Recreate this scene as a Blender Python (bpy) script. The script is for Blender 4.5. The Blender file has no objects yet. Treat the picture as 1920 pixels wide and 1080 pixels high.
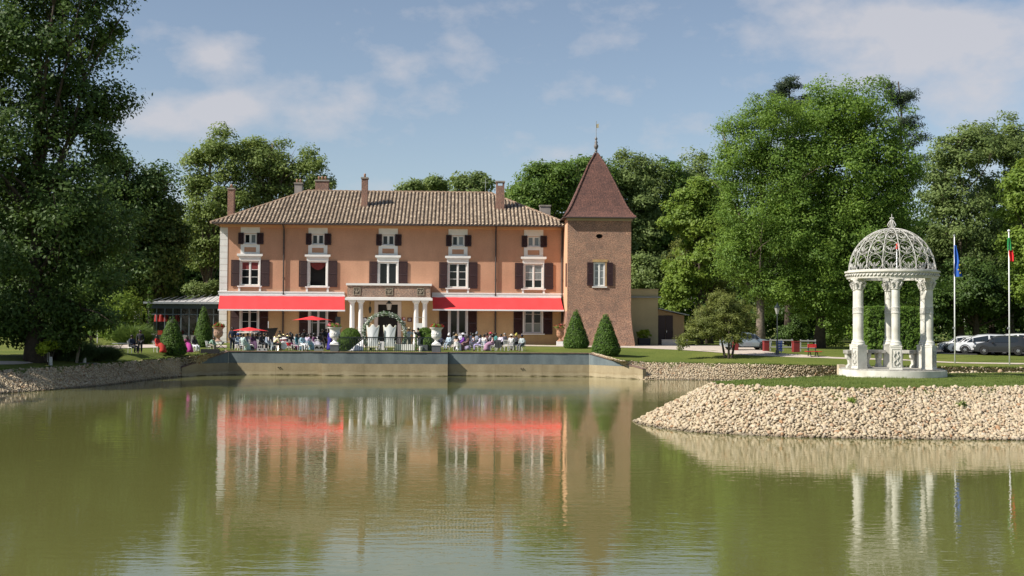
import bpy, bmesh, math, random
import numpy as np
from mathutils import Vector, Matrix
random.seed(7)
R = math.radians
sc = bpy.context.scene
col = sc.collection

# ------------------------------------------------------------------ camera, sky, sun, exposure
FPX = 2250.0
CAM_Z = 4.37
PITCH, ROLL = R(1.655), R(0.35)
cam_d = bpy.data.cameras.new('camera'); cam = bpy.data.objects.new('camera', cam_d); col.objects.link(cam)
cam_d.sensor_width = 36.0; cam_d.lens = FPX * 36.0 / 1920.0; cam_d.clip_start = 0.1; cam_d.clip_end = 3000
CM = Matrix.Rotation(R(90) + PITCH, 3, 'X') @ Matrix.Rotation(ROLL, 3, 'Z')
cam.matrix_world = Matrix.Translation((0, 0, CAM_Z)) @ CM.to_4x4()
sc.camera = cam

SUN = Vector((-4.2, -1.7, 4.0)).normalized()          # direction towards the sun
sun_d = bpy.data.lights.new('sun', 'SUN'); sun = bpy.data.objects.new('sun', sun_d); col.objects.link(sun)
sun_d.energy = 5.0; sun_d.angle = R(0.53); sun_d.color = (1.0, 0.93, 0.82)
sun.rotation_euler = SUN.to_track_quat('Z', 'Y').to_euler()
sun.location = (-60, -20, 60)

w = bpy.data.worlds.new('World'); sc.world = w; w.use_nodes = True
nt = w.node_tree; nt.nodes.clear()
N = nt.nodes.new; L = nt.links.new
sky = N('ShaderNodeTexSky'); sky.sky_type = 'NISHITA'; sky.sun_disc = False
sky.sun_elevation = math.asin(SUN.z); sky.sun_rotation = math.atan2(SUN.x, SUN.y)
sky.altitude = 200; sky.air_density = 1.0; sky.dust_density = 0.4; sky.ozone_density = 2.0
tc = N('ShaderNodeTexCoord')
def mth(op, a, b=None, c=None):
    n_ = N('ShaderNodeMath'); n_.operation = op
    for i_, x_ in enumerate((a, b, c)):
        if x_ is None: continue
        if isinstance(x_, (int, float)): n_.inputs[i_].default_value = x_
        else: L(x_, n_.inputs[i_])
    return n_.outputs[0]
sep = N('ShaderNodeSeparateXYZ'); L(tc.outputs['Generated'], sep.inputs[0])
yy = mth('MAXIMUM', mth('ABSOLUTE', sep.outputs['Y']), 0.05)
px_n, pz_n = mth('DIVIDE', sep.outputs['X'], yy), mth('DIVIDE', sep.outputs['Z'], yy)
mp = N('ShaderNodeMapping'); mp.inputs['Scale'].default_value = (1, 1, 1.7); mp.inputs['Location'].default_value = (0.35, 0.2, 0.1)
L(tc.outputs['Generated'], mp.inputs['Vector'])
n1 = N('ShaderNodeTexNoise'); n1.inputs['Scale'].default_value = 11.0; n1.inputs['Detail'].default_value = 10; n1.inputs['Roughness'].default_value = 0.58
L(mp.outputs['Vector'], n1.inputs['Vector'])
n0 = N('ShaderNodeTexNoise'); n0.inputs['Scale'].default_value = 3.2; n0.inputs['Detail'].default_value = 4
L(mp.outputs['Vector'], n0.inputs['Vector'])
bump = None
for (u_, v_, ru, rv, st_) in ((330, 222, 170, 42, .62), (420, 195, 60, 28, .30), (395, 105, 55, 32, .34), (870, 95, 62, 42, .42), (770, 115, 50, 26, .26), (590, 248, 60, 22, .22), (1180, 55, 120, 45, .26), (1680, 40, 240, 70, .42), (1880, 110, 170, 80, .40), (1070, 278, 45, 20, .26), (700, 20, 160, 25, .16), (1400, 200, 200, 60, .12)):
    dx = mth('DIVIDE', mth('SUBTRACT', px_n, (u_ - 960) / 2250), ru / 2250); dz = mth('DIVIDE', mth('SUBTRACT', pz_n, (605 - v_) / 2250), rv / 2250)
    e_ = mth('MULTIPLY', mth('POWER', 2.718, mth('MULTIPLY', mth('ADD', mth('MULTIPLY', dx, dx), mth('MULTIPLY', dz, dz)), -1.0)), st_)
    bump = e_ if bump is None else mth('ADD', bump, e_)
cl = mth('ADD', mth('ADD', mth('MULTIPLY', n1.outputs['Fac'], 1.0), mth('MULTIPLY', n0.outputs['Fac'], 0.2)), mth('MULTIPLY', bump, 0.62))
r1 = N('ShaderNodeValToRGB'); r1.color_ramp.elements[0].position = 0.63; r1.color_ramp.elements[1].position = 0.90
r1.color_ramp.elements[0].color = (0, 0, 0, 1); r1.color_ramp.elements[1].color = (1, 1, 1, 1)
L(cl, r1.inputs['Fac'])
mx = N('ShaderNodeMix'); mx.data_type = 'RGBA'
ml = N('ShaderNodeMath'); ml.operation = 'MULTIPLY'; ml.inputs[1].default_value = 0.8
L(r1.outputs['Color'], ml.inputs[0]); L(ml.outputs[0], mx.inputs['Factor'])
L(sky.outputs['Color'], mx.inputs['A']); mx.inputs['B'].default_value = (5.6, 5.5, 5.9, 1)
hs = N('ShaderNodeHueSaturation'); hs.inputs['Saturation'].default_value = 0.82
L(mx.outputs['Result'], hs.inputs['Color'])
bg = N('ShaderNodeBackground'); bg.inputs['Strength'].default_value = 0.078
L(hs.outputs['Color'], bg.inputs['Color'])
wo = N('ShaderNodeOutputWorld'); L(bg.outputs['Background'], wo.inputs['Surface'])

vs = sc.view_settings
sc.display_settings.display_device = 'sRGB'
vs.view_transform = 'Standard'; vs.look = 'None'; vs.exposure = 0.52; vs.gamma = 1.0
sc.render.engine = 'CYCLES'
cy = sc.cycles
cy.max_bounces = 6; cy.diffuse_bounces = 3; cy.glossy_bounces = 3; cy.transmission_bounces = 3; cy.transparent_max_bounces = 6
cy.caustics_reflective = False; cy.caustics_refractive = False
cy.use_denoising = True
try:
    cy.denoiser = 'OPENIMAGEDENOISE'; cy.denoising_prefilter = 'ACCURATE'; cy.denoising_input_passes = 'RGB_ALBEDO_NORMAL'
except Exception:
    pass

# ------------------------------------------------------------------ measuring the photograph
def ray(u, v):
    return CM @ Vector(((u - 960) / FPX, -(v - 540) / FPX, -1.0))
def at_z(u, v, z):
    d = ray(u, v); t = (z - CAM_Z) / d.z
    return Vector((0, 0, CAM_Z)) + d * t
def at_y(u, v, Y):
    d = ray(u, v); return Vector((0, 0, CAM_Z)) + d * (Y / d.y)
def sm(t):
    t = max(0.0, min(1.0, t)); return t * t * (3 - 2 * t)

# ------------------------------------------------------------------ mesh helpers
class MB:
    def __init__(s): s.v = []; s.f = []; s.m = []; s.cur = 0
    def q(s, *pts):
        b = len(s.v); s.v += [tuple(p) for p in pts]; s.f.append(tuple(range(b, b + len(pts)))); s.m.append(s.cur); return s
    def raw(s, vs_, fs_):
        b = len(s.v); s.v += [tuple(p) for p in vs_]
        for f in fs_: s.f.append(tuple(b + i for i in f)); s.m.append(s.cur)
        return s
    def bb(s, x0, x1, y0, y1, z0, z1):
        return s.raw([(x0, y0, z0), (x1, y0, z0), (x1, y1, z0), (x0, y1, z0), (x0, y0, z1), (x1, y0, z1), (x1, y1, z1), (x0, y1, z1)],
                     [(0, 3, 2, 1), (4, 5, 6, 7), (0, 1, 5, 4), (1, 2, 6, 5), (2, 3, 7, 6), (3, 0, 4, 7)])
    def box(s, c, sz, rz=0.0, rx=0.0, ry=0.0):
        M = Matrix.Translation(c) @ Matrix.Rotation(rz, 4, 'Z') @ Matrix.Rotation(ry, 4, 'Y') @ Matrix.Rotation(rx, 4, 'X')
        a, b, h = sz[0] / 2, sz[1] / 2, sz[2] / 2
        P = [M @ Vector(p) for p in ((-a, -b, -h), (a, -b, -h), (a, b, -h), (-a, b, -h), (-a, -b, h), (a, -b, h), (a, b, h), (-a, b, h))]
        return s.raw(P, [(0, 3, 2, 1), (4, 5, 6, 7), (0, 1, 5, 4), (1, 2, 6, 5), (2, 3, 7, 6), (3, 0, 4, 7)])
    def tube(s, pts, r, n=6, cap=True, closed=False):
        pts = [Vector(p) for p in pts]; k = len(pts)
        rs = r if isinstance(r, (list, tuple)) else [r] * k
        T = []
        for i in range(k):
            a = pts[(i - 1) % k] if (closed or i > 0) else pts[i]
            b = pts[(i + 1) % k] if (closed or i < k - 1) else pts[i]
            d = b - a; T.append(d.normalized() if d.length > 1e-9 else Vector((0, 0, 1)))
        u = T[0].orthogonal().normalized()
        ring = []
        for i in range(k):
            u = (u - T[i] * u.dot(T[i]))
            u = u.normalized() if u.length > 1e-6 else T[i].orthogonal().normalized()
            w_ = T[i].cross(u)
            ring.append([pts[i] + (u * math.cos(2 * math.pi * j / n) + w_ * math.sin(2 * math.pi * j / n)) * rs[i] for j in range(n)])
        V = [p for rr in ring for p in rr]; F = []
        for i in range(k if closed else k - 1):
            i2 = (i + 1) % k
            for j in range(n):
                j2 = (j + 1) % n
                F.append((i * n + j, i * n + j2, i2 * n + j2, i2 * n + j))
        if cap and not closed:
            F.append(tuple(range(n - 1, -1, -1))); F.append(tuple(range((k - 1) * n, k * n)))
        return s.raw(V, F)
    def lathe(s, prof, n=20, c=(0, 0, 0), cap=True):
        V = []; F = []; k = len(prof)
        for (r, z) in prof:
            for j in range(n):
                a = 2 * math.pi * j / n
                V.append((c[0] + r * math.cos(a), c[1] + r * math.sin(a), c[2] + z))
        for i in range(k - 1):
            for j in range(n):
                j2 = (j + 1) % n
                F.append((i * n + j, i * n + j2, (i + 1) * n + j2, (i + 1) * n + j))
        if cap:
            F.append(tuple(range(n - 1, -1, -1))); F.append(tuple(range((k - 1) * n, k * n)))
        return s.raw(V, F)
    def prism(s, poly, y0, y1):                       # poly in (x,z), counter-clockwise seen from -y
        n = len(poly)
        V = [(x, y0, z) for x, z in poly] + [(x, y1, z) for x, z in poly]
        F = [tuple(range(n)), tuple(range(2 * n - 1, n - 1, -1))]
        for i in range(n):
            j = (i + 1) % n; F.append((i, i + n, j + n, j))
        return s.raw(V, F)
    def slab(s, poly, z0, z1):                        # poly in (x,y), ccw from above
        n = len(poly)
        V = [(x, y, z0) for x, y in poly] + [(x, y, z1) for x, y in poly]
        F = [tuple(range(n - 1, -1, -1)), tuple(range(n, 2 * n))]
        for i in range(n):
            j = (i + 1) % n; F.append((i, j, j + n, i + n))
        return s.raw(V, F)
    def mesh(s, name, mats, smooth=False, angle=None):
        me = bpy.data.meshes.new(name); me.from_pydata(s.v, [], s.f)
        for m_ in (mats if isinstance(mats, (list, tuple)) else [mats]): me.materials.append(m_)
        if any(s.m): me.polygons.foreach_set('material_index', s.m)
        if smooth:
            me.polygons.foreach_set('use_smooth', [True] * len(me.polygons))
            if angle: me.set_sharp_from_angle(angle=angle)
        me.update(); return me
    def build(s, name, mats, parent=None, smooth=False, angle=None, loc=None, rz=0.0):
        return inst(name, s.mesh(name, mats, smooth, angle), parent, loc, rz)

def each(mb, name, matl, parent):                     # one object for every box collected in mb
    for i in range(0, len(mb.v), 8):
        k_ = MB(); k_.v = mb.v[i:i + 8]; k_.f = [(0, 3, 2, 1), (4, 5, 6, 7), (0, 1, 5, 4), (1, 2, 6, 5), (2, 3, 7, 6), (3, 0, 4, 7)]; k_.m = [0] * 6
        k_.build(name, matl, parent)
def inst(name, me, parent=None, loc=None, rz=0.0, scale=None):
    o = bpy.data.objects.new(name, me); col.objects.link(o)
    if parent is not None: o.parent = parent
    if loc is not None: o.location = loc
    if rz: o.rotation_euler.z = rz
    if scale is not None: o.scale = scale if isinstance(scale, (tuple, list)) else (scale,) * 3
    return o
def tag(o, label=None, cat=None, group=None, kind=None):
    if label: o['label'] = label
    if cat: o['category'] = cat
    if group: o['group'] = group
    if kind: o['kind'] = kind
    return o
def empty(name, loc, rz=0.0, label=None, cat=None, group=None):
    o = bpy.data.objects.new(name, None); col.objects.link(o); o.location = loc; o.rotation_euler.z = rz; o.empty_display_size = 0.3
    return tag(o, label, cat, group)
KIDS = {}
def copy_tree(o, loc, rz=0.0, label=None, scale=None, par=None):
    c = o.copy(); col.objects.link(c)
    if par is not None: c.parent = par
    else:
        c.location = loc; c.rotation_euler.z = rz
        if scale is not None: c.scale = scale if isinstance(scale, (tuple, list)) else (scale,) * 3
        if label: c['label'] = label
    for ch in list(o.children): copy_tree(ch, None, par=c)
    return c

# ------------------------------------------------------------------ materials
MATS = {}
def mat(name, c, rough=0.7, var=0.0, vscale=2.0, c2=None, bump=0.0, bscale=20.0, metal=0.0, spec=0.5, coat=0.0, attr=None, detail=5.0):
    if name in MATS: return MATS[name]
    m = bpy.data.materials.new(name); m.use_nodes = True
    t = m.node_tree; b = t.nodes['Principled BSDF']
    b.inputs['Base Color'].default_value = (*c, 1); b.inputs['Roughness'].default_value = rough
    b.inputs['Metallic'].default_value = metal; b.inputs['Specular IOR Level'].default_value = spec
    if coat: b.inputs['Coat Weight'].default_value = coat; b.inputs['Coat Roughness'].default_value = 0.08
    need = var or c2 or bump
    if need:
        tc_ = t.nodes.new('ShaderNodeTexCoord')
    src = None
    if var or c2:
        nz = t.nodes.new('ShaderNodeTexNoise'); nz.inputs['Scale'].default_value = vscale; nz.inputs['Detail'].default_value = detail
        t.links.new(tc_.outputs['Object'], nz.inputs['Vector'])
        rp = t.nodes.new('ShaderNodeValToRGB'); rp.color_ramp.elements[0].position = 0.3; rp.color_ramp.elements[1].position = 0.72
        d = c2 if c2 else tuple(x * (1 - var) for x in c)
        h = c if c2 else tuple(min(1, x * (1 + var * 0.6)) for x in c)
        rp.color_ramp.elements[0].color = (*d, 1); rp.color_ramp.elements[1].color = (*h, 1)
        t.links.new(nz.outputs['Fac'], rp.inputs['Fac']); src = rp.outputs['Color']
    if attr:
        at = t.nodes.new('ShaderNodeAttribute'); at.attribute_name = attr
        mr = t.nodes.new('ShaderNodeMapRange'); mr.inputs['To Min'].default_value = 0.66; mr.inputs['To Max'].default_value = 1.22
        t.links.new(at.outputs['Fac'], mr.inputs['Value'])
        mm = t.nodes.new('ShaderNodeVectorMath'); mm.operation = 'SCALE'
        if src: t.links.new(src, mm.inputs[0])
        else: mm.inputs[0].default_value = c
        t.links.new(mr.outputs['Result'], mm.inputs['Scale']); src = mm.outputs['Vector']
    if src: t.links.new(src, b.inputs['Base Color'])
    if bump:
        nb = t.nodes.new('ShaderNodeTexNoise'); nb.inputs['Scale'].default_value = bscale; nb.inputs['Detail'].default_value = 4
        t.links.new(tc_.outputs['Object'], nb.inputs['Vector'])
        bp = t.nodes.new('ShaderNodeBump'); bp.inputs['Strength'].default_value = bump; bp.inputs['Distance'].default_value = 0.03
        t.links.new(nb.outputs['Fac'], bp.inputs['Height']); t.links.new(bp.outputs['Normal'], b.inputs['Normal'])
    MATS[name] = m; return m

def leaf_mat(name, c, c2, trans=0.35):
    m = bpy.data.materials.new(name); m.use_nodes = True; t = m.node_tree; t.nodes.clear()
    at = t.nodes.new('ShaderNodeAttribute'); at.attribute_name = 'tint'
    rp = t.nodes.new('ShaderNodeValToRGB'); rp.color_ramp.elements[0].color = (*c2, 1); rp.color_ramp.elements[1].color = (*c, 1)
    t.links.new(at.outputs['Fac'], rp.inputs['Fac'])
    pb = t.nodes.new('ShaderNodeBsdfPrincipled'); pb.inputs['Roughness'].default_value = 0.55; pb.inputs['Specular IOR Level'].default_value = 0.3
    t.links.new(rp.outputs['Color'], pb.inputs['Base Color'])
    tr = t.nodes.new('ShaderNodeBsdfTranslucent')
    hs_ = t.nodes.new('ShaderNodeHueSaturation'); hs_.inputs['Value'].default_value = 1.5; hs_.inputs['Hue'].default_value = 0.485
    t.links.new(rp.outputs['Color'], hs_.inputs['Color']); t.links.new(hs_.outputs['Color'], tr.inputs['Color'])
    mx_ = t.nodes.new('ShaderNodeMixShader'); mx_.inputs['Fac'].default_value = trans
    t.links.new(pb.outputs[0], mx_.inputs[1]); t.links.new(tr.outputs[0], mx_.inputs[2])
    o = t.nodes.new('ShaderNodeOutputMaterial'); t.links.new(mx_.outputs[0], o.inputs['Surface'])
    return m

def brick_mat(name, ca, cb, mortar, bw=0.24, bh=0.075, ms=0.012, patch=None):
    m = bpy.data.materials.new(name); m.use_nodes = True; t = m.node_tree; b = t.nodes['Principled BSDF']
    tc_ = t.nodes.new('ShaderNodeTexCoord'); sp = t.nodes.new('ShaderNodeSeparateXYZ'); t.links.new(tc_.outputs['Object'], sp.inputs[0])
    ad = t.nodes.new('ShaderNodeMath'); t.links.new(sp.outputs['X'], ad.inputs[0]); t.links.new(sp.outputs['Y'], ad.inputs[1])
    cb_ = t.nodes.new('ShaderNodeCombineXYZ'); t.links.new(ad.outputs[0], cb_.inputs['X']); t.links.new(sp.outputs['Z'], cb_.inputs['Y'])
    br = t.nodes.new('ShaderNodeTexBrick'); br.inputs['Scale'].default_value = 1.0
    br.inputs['Brick Width'].default_value = bw; br.inputs['Row Height'].default_value = bh; br.inputs['Mortar Size'].default_value = ms
    br.inputs['Mortar Smooth'].default_value = 0.3; br.inputs['Bias'].default_value = 0.0
    br.inputs['Color1'].default_value = (*ca, 1); br.inputs['Color2'].default_value = (*cb, 1); br.inputs['Mortar'].default_value = (*mortar, 1)
    t.links.new(cb_.outputs[0], br.inputs['Vector'])
    nz = t.nodes.new('ShaderNodeTexNoise'); nz.inputs['Scale'].default_value = 1.1; nz.inputs['Detail'].default_value = 8
    t.links.new(tc_.outputs['Object'], nz.inputs['Vector'])
    rp = t.nodes.new('ShaderNodeValToRGB'); rp.color_ramp.elements[0].position = 0.32; rp.color_ramp.elements[1].position = 0.68
    rp.color_ramp.elements[0].color = (0.78, 0.78, 0.8, 1); rp.color_ramp.elements[1].color = (1.15, 1.1, 1.05, 1)
    t.links.new(nz.outputs['Fac'], rp.inputs['Fac'])
    n2 = t.nodes.new('ShaderNodeTexNoise'); n2.inputs['Scale'].default_value = 9.5; n2.inputs['Detail'].default_value = 8
    t.links.new(tc_.outputs['Object'], n2.inputs['Vector'])
    r2 = t.nodes.new('ShaderNodeValToRGB'); r2.color_ramp.elements[0].position = 0.35; r2.color_ramp.elements[1].position = 0.65
    r2.color_ramp.elements[0].color = (0.6, 0.6, 0.62, 1); r2.color_ramp.elements[1].color = (1.36, 1.34, 1.3, 1)
    t.links.new(n2.outputs['Fac'], r2.inputs['Fac'])
    m1 = t.nodes.new('ShaderNodeMix'); m1.data_type = 'RGBA'; m1.blend_type = 'MULTIPLY'; m1.inputs['Factor'].default_value = 1
    t.links.new(br.outputs['Color'], m1.inputs['A']); t.links.new(rp.outputs['Color'], m1.inputs['B'])
    m2 = t.nodes.new('ShaderNodeMix'); m2.data_type = 'RGBA'; m2.blend_type = 'MULTIPLY'; m2.inputs['Factor'].default_value = 1
    t.links.new(m1.outputs['Result'], m2.inputs['A']); t.links.new(r2.outputs['Color'], m2.inputs['B'])
    t.links.new(m2.outputs['Result'], b.inputs['Base Color'])
    bp = t.nodes.new('ShaderNodeBump'); bp.inputs['Strength'].default_value = 0.5; bp.inputs['Distance'].default_value = 0.02; bp.invert = True
    t.links.new(br.outputs['Fac'], bp.inputs['Height']); t.links.new(bp.outputs['Normal'], b.inputs['Normal'])
    b.inputs['Roughness'].default_value = 0.85
    return m

def render_mat(name, c, dirt, zlow=0.0):
    m = bpy.data.materials.new(name); m.use_nodes = True; t = m.node_tree; b = t.nodes['Principled BSDF']; b.inputs['Roughness'].default_value = .9; b.inputs['Specular IOR Level'].default_value = .2
    tc_ = t.nodes.new('ShaderNodeTexCoord')
    def nz(scale, detail, vec=(1, 1, 1)):
        mp_ = t.nodes.new('ShaderNodeMapping'); mp_.inputs['Scale'].default_value = vec; t.links.new(tc_.outputs['Object'], mp_.inputs['Vector'])
        n_ = t.nodes.new('ShaderNodeTexNoise'); n_.inputs['Scale'].default_value = scale; n_.inputs['Detail'].default_value = detail; t.links.new(mp_.outputs[0], n_.inputs['Vector']); return n_.outputs['Fac']
    def ramp(f, p0, p1, c0, c1):
        r_ = t.nodes.new('ShaderNodeValToRGB'); e = r_.color_ramp.elements; e[0].position, e[1].position = p0, p1; e[0].color, e[1].color = (*c0, 1), (*c1, 1); t.links.new(f, r_.inputs['Fac']); return r_.outputs['Color']
    def mul(a, b_):
        x = t.nodes.new('ShaderNodeMix'); x.data_type = 'RGBA'; x.blend_type = 'MULTIPLY'; x.inputs['Factor'].default_value = 1; t.links.new(a, x.inputs['A']); t.links.new(b_, x.inputs['B']); return x.outputs['Result']
    base = ramp(nz(.45, 7), .32, .7, tuple(x * .90 for x in c), tuple(x * 1.06 for x in c))
    streak = ramp(nz(1.0, 7, (1.1, 1.1, .25)), .30, .62, dirt, (1, 1, 1)); fine = ramp(nz(7, 5), .3, .7, (.93, .93, .93), (1.05, 1.05, 1.05))
    t.links.new(mul(mul(base, streak), fine), b.inputs['Base Color'])
    bp = t.nodes.new('ShaderNodeBump'); bp.inputs['Strength'].default_value = .2; bp.inputs['Distance'].default_value = .02; t.links.new(nz(24, 4), bp.inputs['Height']); t.links.new(bp.outputs['Normal'], b.inputs['Normal'])
    return m
M_orange = render_mat('orange_render', (0.545, 0.305, 0.20), (.91, .90, .89))
M_tan = render_mat('tan_render', (0.54, 0.37, 0.20), (.9, .89, .88))
M_beige = mat('beige_render', (0.62, 0.51, 0.30), 0.9, var=0.12, vscale=0.6, bump=0.1)
M_white = mat('white_paint', (0.78, 0.77, 0.75), 0.6, var=0.06, vscale=1.5)
M_quoin = mat('white_stone', (0.74, 0.73, 0.71), 0.8, var=0.1, vscale=1.2, bump=0.2)
M_shut = mat('maroon_shutter_paint', (0.040, 0.017, 0.018), 0.5, var=0.15, vscale=3)
M_pane = mat('window_glass', (0.010, 0.012, 0.014), 0.05, spec=0.35)
M_panel = mat('pale_curtain_glass', (0.16, 0.18, 0.19), 0.06, spec=0.7)
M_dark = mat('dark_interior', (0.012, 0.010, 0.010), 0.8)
M_pipe = mat('brown_downpipe', (0.055, 0.042, 0.038), 0.5)
M_zinc = mat('zinc_metal', (0.33, 0.35, 0.37), 0.45, metal=0.3, var=0.1)
M_red = mat('red_awning_canvas', (0.68, 0.042, 0.048), 0.8, var=0.12, vscale=.9)
M_alu = mat('white_aluminium', (0.72, 0.73, 0.75), 0.4)
M_brick = brick_mat('tower_brick', (0.33, 0.135, 0.083), (0.20, 0.085, 0.058), (0.42, 0.34, 0.26))
M_brick2 = brick_mat('chimney_brick', (0.30, 0.12, 0.08), (0.19, 0.085, 0.062), (0.30, 0.24, 0.2))
M_bbrick = brick_mat('balcony_brick', (0.33, 0.17, 0.11), (0.17, 0.10, 0.075), (0.42, 0.36, 0.30), 0.22, 0.07)
M_tile = mat('canal_tile', (0.50, 0.405, 0.30), 0.9, c2=(0.33, 0.255, 0.185), vscale=0.9, attr='tint', bump=0.2)
M_tilebed = mat('canal_tile_bed', (0.12, 0.085, 0.062), 0.95, var=0.3, vscale=2)
M_ttile = brick_mat('tower_roof_tile', (0.165, 0.078, 0.062), (0.125, 0.062, 0.052), (0.055, 0.03, 0.028), 0.17, 0.14, 0.012)
M_stonew = mat('weathered_white_stone', (0.70, 0.69, 0.64), 0.8, c2=(0.46, 0.445, 0.39), vscale=1.8, detail=9.0, bump=0.25, bscale=14)
M_stoned = mat('mossy_seat_stone', (0.42, 0.41, 0.37), 0.85, c2=(0.20, 0.19, 0.165), vscale=6, bump=0.3)
M_iron = mat('white_wrought_iron', (0.62, 0.62, 0.60), 0.55, c2=(0.40, 0.38, 0.35), vscale=5)
M_blkiron = mat('black_iron', (0.014, 0.022, 0.022), 0.45)
M_plinth = mat('grey_plinth_stone', (0.105, 0.115, 0.125), 0.8, var=0.2)
M_wallgrey = mat('grey_waterproof_coat', (0.105, 0.135, 0.15), 0.7, c2=(0.165, 0.195, 0.205), vscale=1.1, bump=0.2)
def tide_mat():
    m = render_mat('tan_concrete', (0.37, 0.305, 0.20), (.78, .76, .72)); t = m.node_tree; b_ = t.nodes['Principled BSDF']
    old = b_.inputs['Base Color'].links[0].from_socket
    tc_ = t.nodes.new('ShaderNodeTexCoord'); sp = t.nodes.new('ShaderNodeSeparateXYZ'); t.links.new(tc_.outputs['Object'], sp.inputs[0])
    mp_ = t.nodes.new('ShaderNodeMapping'); mp_.inputs['Scale'].default_value = (.5, .5, 3); t.links.new(tc_.outputs['Object'], mp_.inputs['Vector'])
    nz = t.nodes.new('ShaderNodeTexNoise'); nz.inputs['Scale'].default_value = 2.2; nz.inputs['Detail'].default_value = 8; t.links.new(mp_.outputs[0], nz.inputs['Vector'])
    ad = t.nodes.new('ShaderNodeMath'); ad.operation = 'MULTIPLY_ADD'; t.links.new(nz.outputs['Fac'], ad.inputs[0]); ad.inputs[1].default_value = .5; t.links.new(sp.outputs['Z'], ad.inputs[2])
    rp = t.nodes.new('ShaderNodeValToRGB'); e = rp.color_ramp.elements; e[0].position = .22; e[0].color = (.25, .26, .22, 1); e[1].position = 1.0; e[1].color = (1, 1, 1, 1)
    for p_, c_ in ((.27, (.62, .62, .60)), (.34, (1.15, 1.18, 1.22)), (.5, (1.1, 1.12, 1.15)), (.62, (.92, .9, .86)), (.72, (1, 1, 1))): k_ = e.new(p_); k_.color = (*c_, 1)
    t.links.new(ad.outputs[0], rp.inputs['Fac'])
    x = t.nodes.new('ShaderNodeMix'); x.data_type = 'RGBA'; x.blend_type = 'MULTIPLY'; x.inputs['Factor'].default_value = 1; t.links.new(old, x.inputs['A']); t.links.new(rp.outputs['Color'], x.inputs['B']); t.links.new(x.outputs['Result'], b_.inputs['Base Color'])
    return m
M_wallconc = tide_mat()
M_wallgrey = render_mat('grey_waterproof_coat_streaked', (0.125, 0.155, 0.17), (1.5, 1.45, 1.4))
M_cope = mat('brick_coping', (0.19, 0.12, 0.095), 0.9, var=0.3, vscale=6)
M_path = mat('gravel_path', (0.50, 0.43, 0.37), 0.95, var=0.12, vscale=3, bump=0.4, bscale=60)
M_asph = mat('asphalt', (0.075, 0.075, 0.078), 0.9, var=0.2, vscale=4, bump=0.3, bscale=80)
M_terra = mat('terracotta', (0.40, 0.20, 0.11), 0.8, c2=(0.30, 0.17, 0.11), vscale=4)
M_terra_pale = mat('pale_terracotta', (0.42, 0.27, 0.20), 0.8, c2=(0.30, 0.19, 0.14), vscale=4)
M_bark = mat('bark', (0.085, 0.065, 0.048), 0.95, c2=(0.045, 0.034, 0.026), vscale=5, bump=0.8, bscale=16)
M_barkl = mat('pale_bark', (0.20, 0.165, 0.125), 0.95, c2=(0.09, 0.072, 0.055), vscale=6, bump=0.8, bscale=16)
M_wood = mat('grey_wood', (0.24, 0.21, 0.17), 0.9, var=0.25, vscale=6)
M_chair = mat('white_chair_paint', (0.78, 0.77, 0.78), 0.45)
M_black = mat('black_plastic', (0.014, 0.014, 0.016), 0.5)
M_steel = mat('polished_steel', (0.6, 0.6, 0.6), 0.25, metal=0.9)
M_redp = mat('red_paint', (0.20, 0.02, 0.02), 0.55, var=0.15, vscale=3)
M_redu = mat('red_parasol_canvas', (0.72, 0.03, 0.035), 0.75)
M_soil = mat('soil', (0.10, 0.055, 0.035), 0.95, var=0.3)

LF = leaf_mat('leaf_mid', (0.165, 0.255, 0.045), (0.068, 0.135, 0.024), .4)
LF_pale = leaf_mat('leaf_pale', (0.225, 0.295, 0.075), (0.115, 0.17, 0.045), 0.42)
LF_great = leaf_mat('leaf_great', (0.205, 0.315, 0.05), (0.085, 0.165, 0.028), 0.45)
LF_dark = leaf_mat('leaf_dark', (0.100, 0.165, 0.034), (0.036, 0.076, 0.018), 0.34)
LF_light = leaf_mat('leaf_light', (0.235, 0.325, 0.052), (0.11, 0.19, 0.03), 0.42)
LF_olive = leaf_mat('leaf_olive', (0.24, 0.275, 0.072), (0.125, 0.155, 0.04), 0.4)
LF_grey = leaf_mat('leaf_greygreen', (0.225, 0.295, 0.092), (0.110, 0.165, 0.052), 0.42)
LF_pine = leaf_mat('leaf_pine', (0.050, 0.078, 0.036), (0.020, 0.034, 0.018), 0.1)
LF_yew = leaf_mat('leaf_topiary', (0.105, 0.19, 0.020), (0.042, 0.095, 0.013), 0.2)
LF_hedge = leaf_mat('leaf_hedge', (0.14, 0.235, 0.030), (0.058, 0.12, 0.018), 0.25)
LF_grass = leaf_mat('grass_blade', (0.185, 0.245, 0.058), (0.095, 0.150, 0.032), 0.4)
LF_arch = leaf_mat('arch_garland', (0.45, 0.50, 0.40), (0.05, 0.13, 0.04), 0.2)
LF_flower = leaf_mat('flower_pink', (0.70, 0.10, 0.16), (0.60, 0.25, 0.22), 0.2)
LF_flowerr = leaf_mat('flower_red', (0.62, 0.05, 0.05), (0.35, 0.07, 0.04), 0.2)
LF_spiky = leaf_mat('leaf_spiky', (0.40, 0.36, 0.10), (0.12, 0.14, 0.04), 0.2)
LF_spikyr = leaf_mat('leaf_spiky_bronze', (0.28, 0.16, 0.10), (0.14, 0.06, 0.05), 0.2)
LF_bright = leaf_mat('leaf_bright', (0.40, 0.50, 0.045), (0.20, 0.30, 0.03), 0.4)

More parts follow.
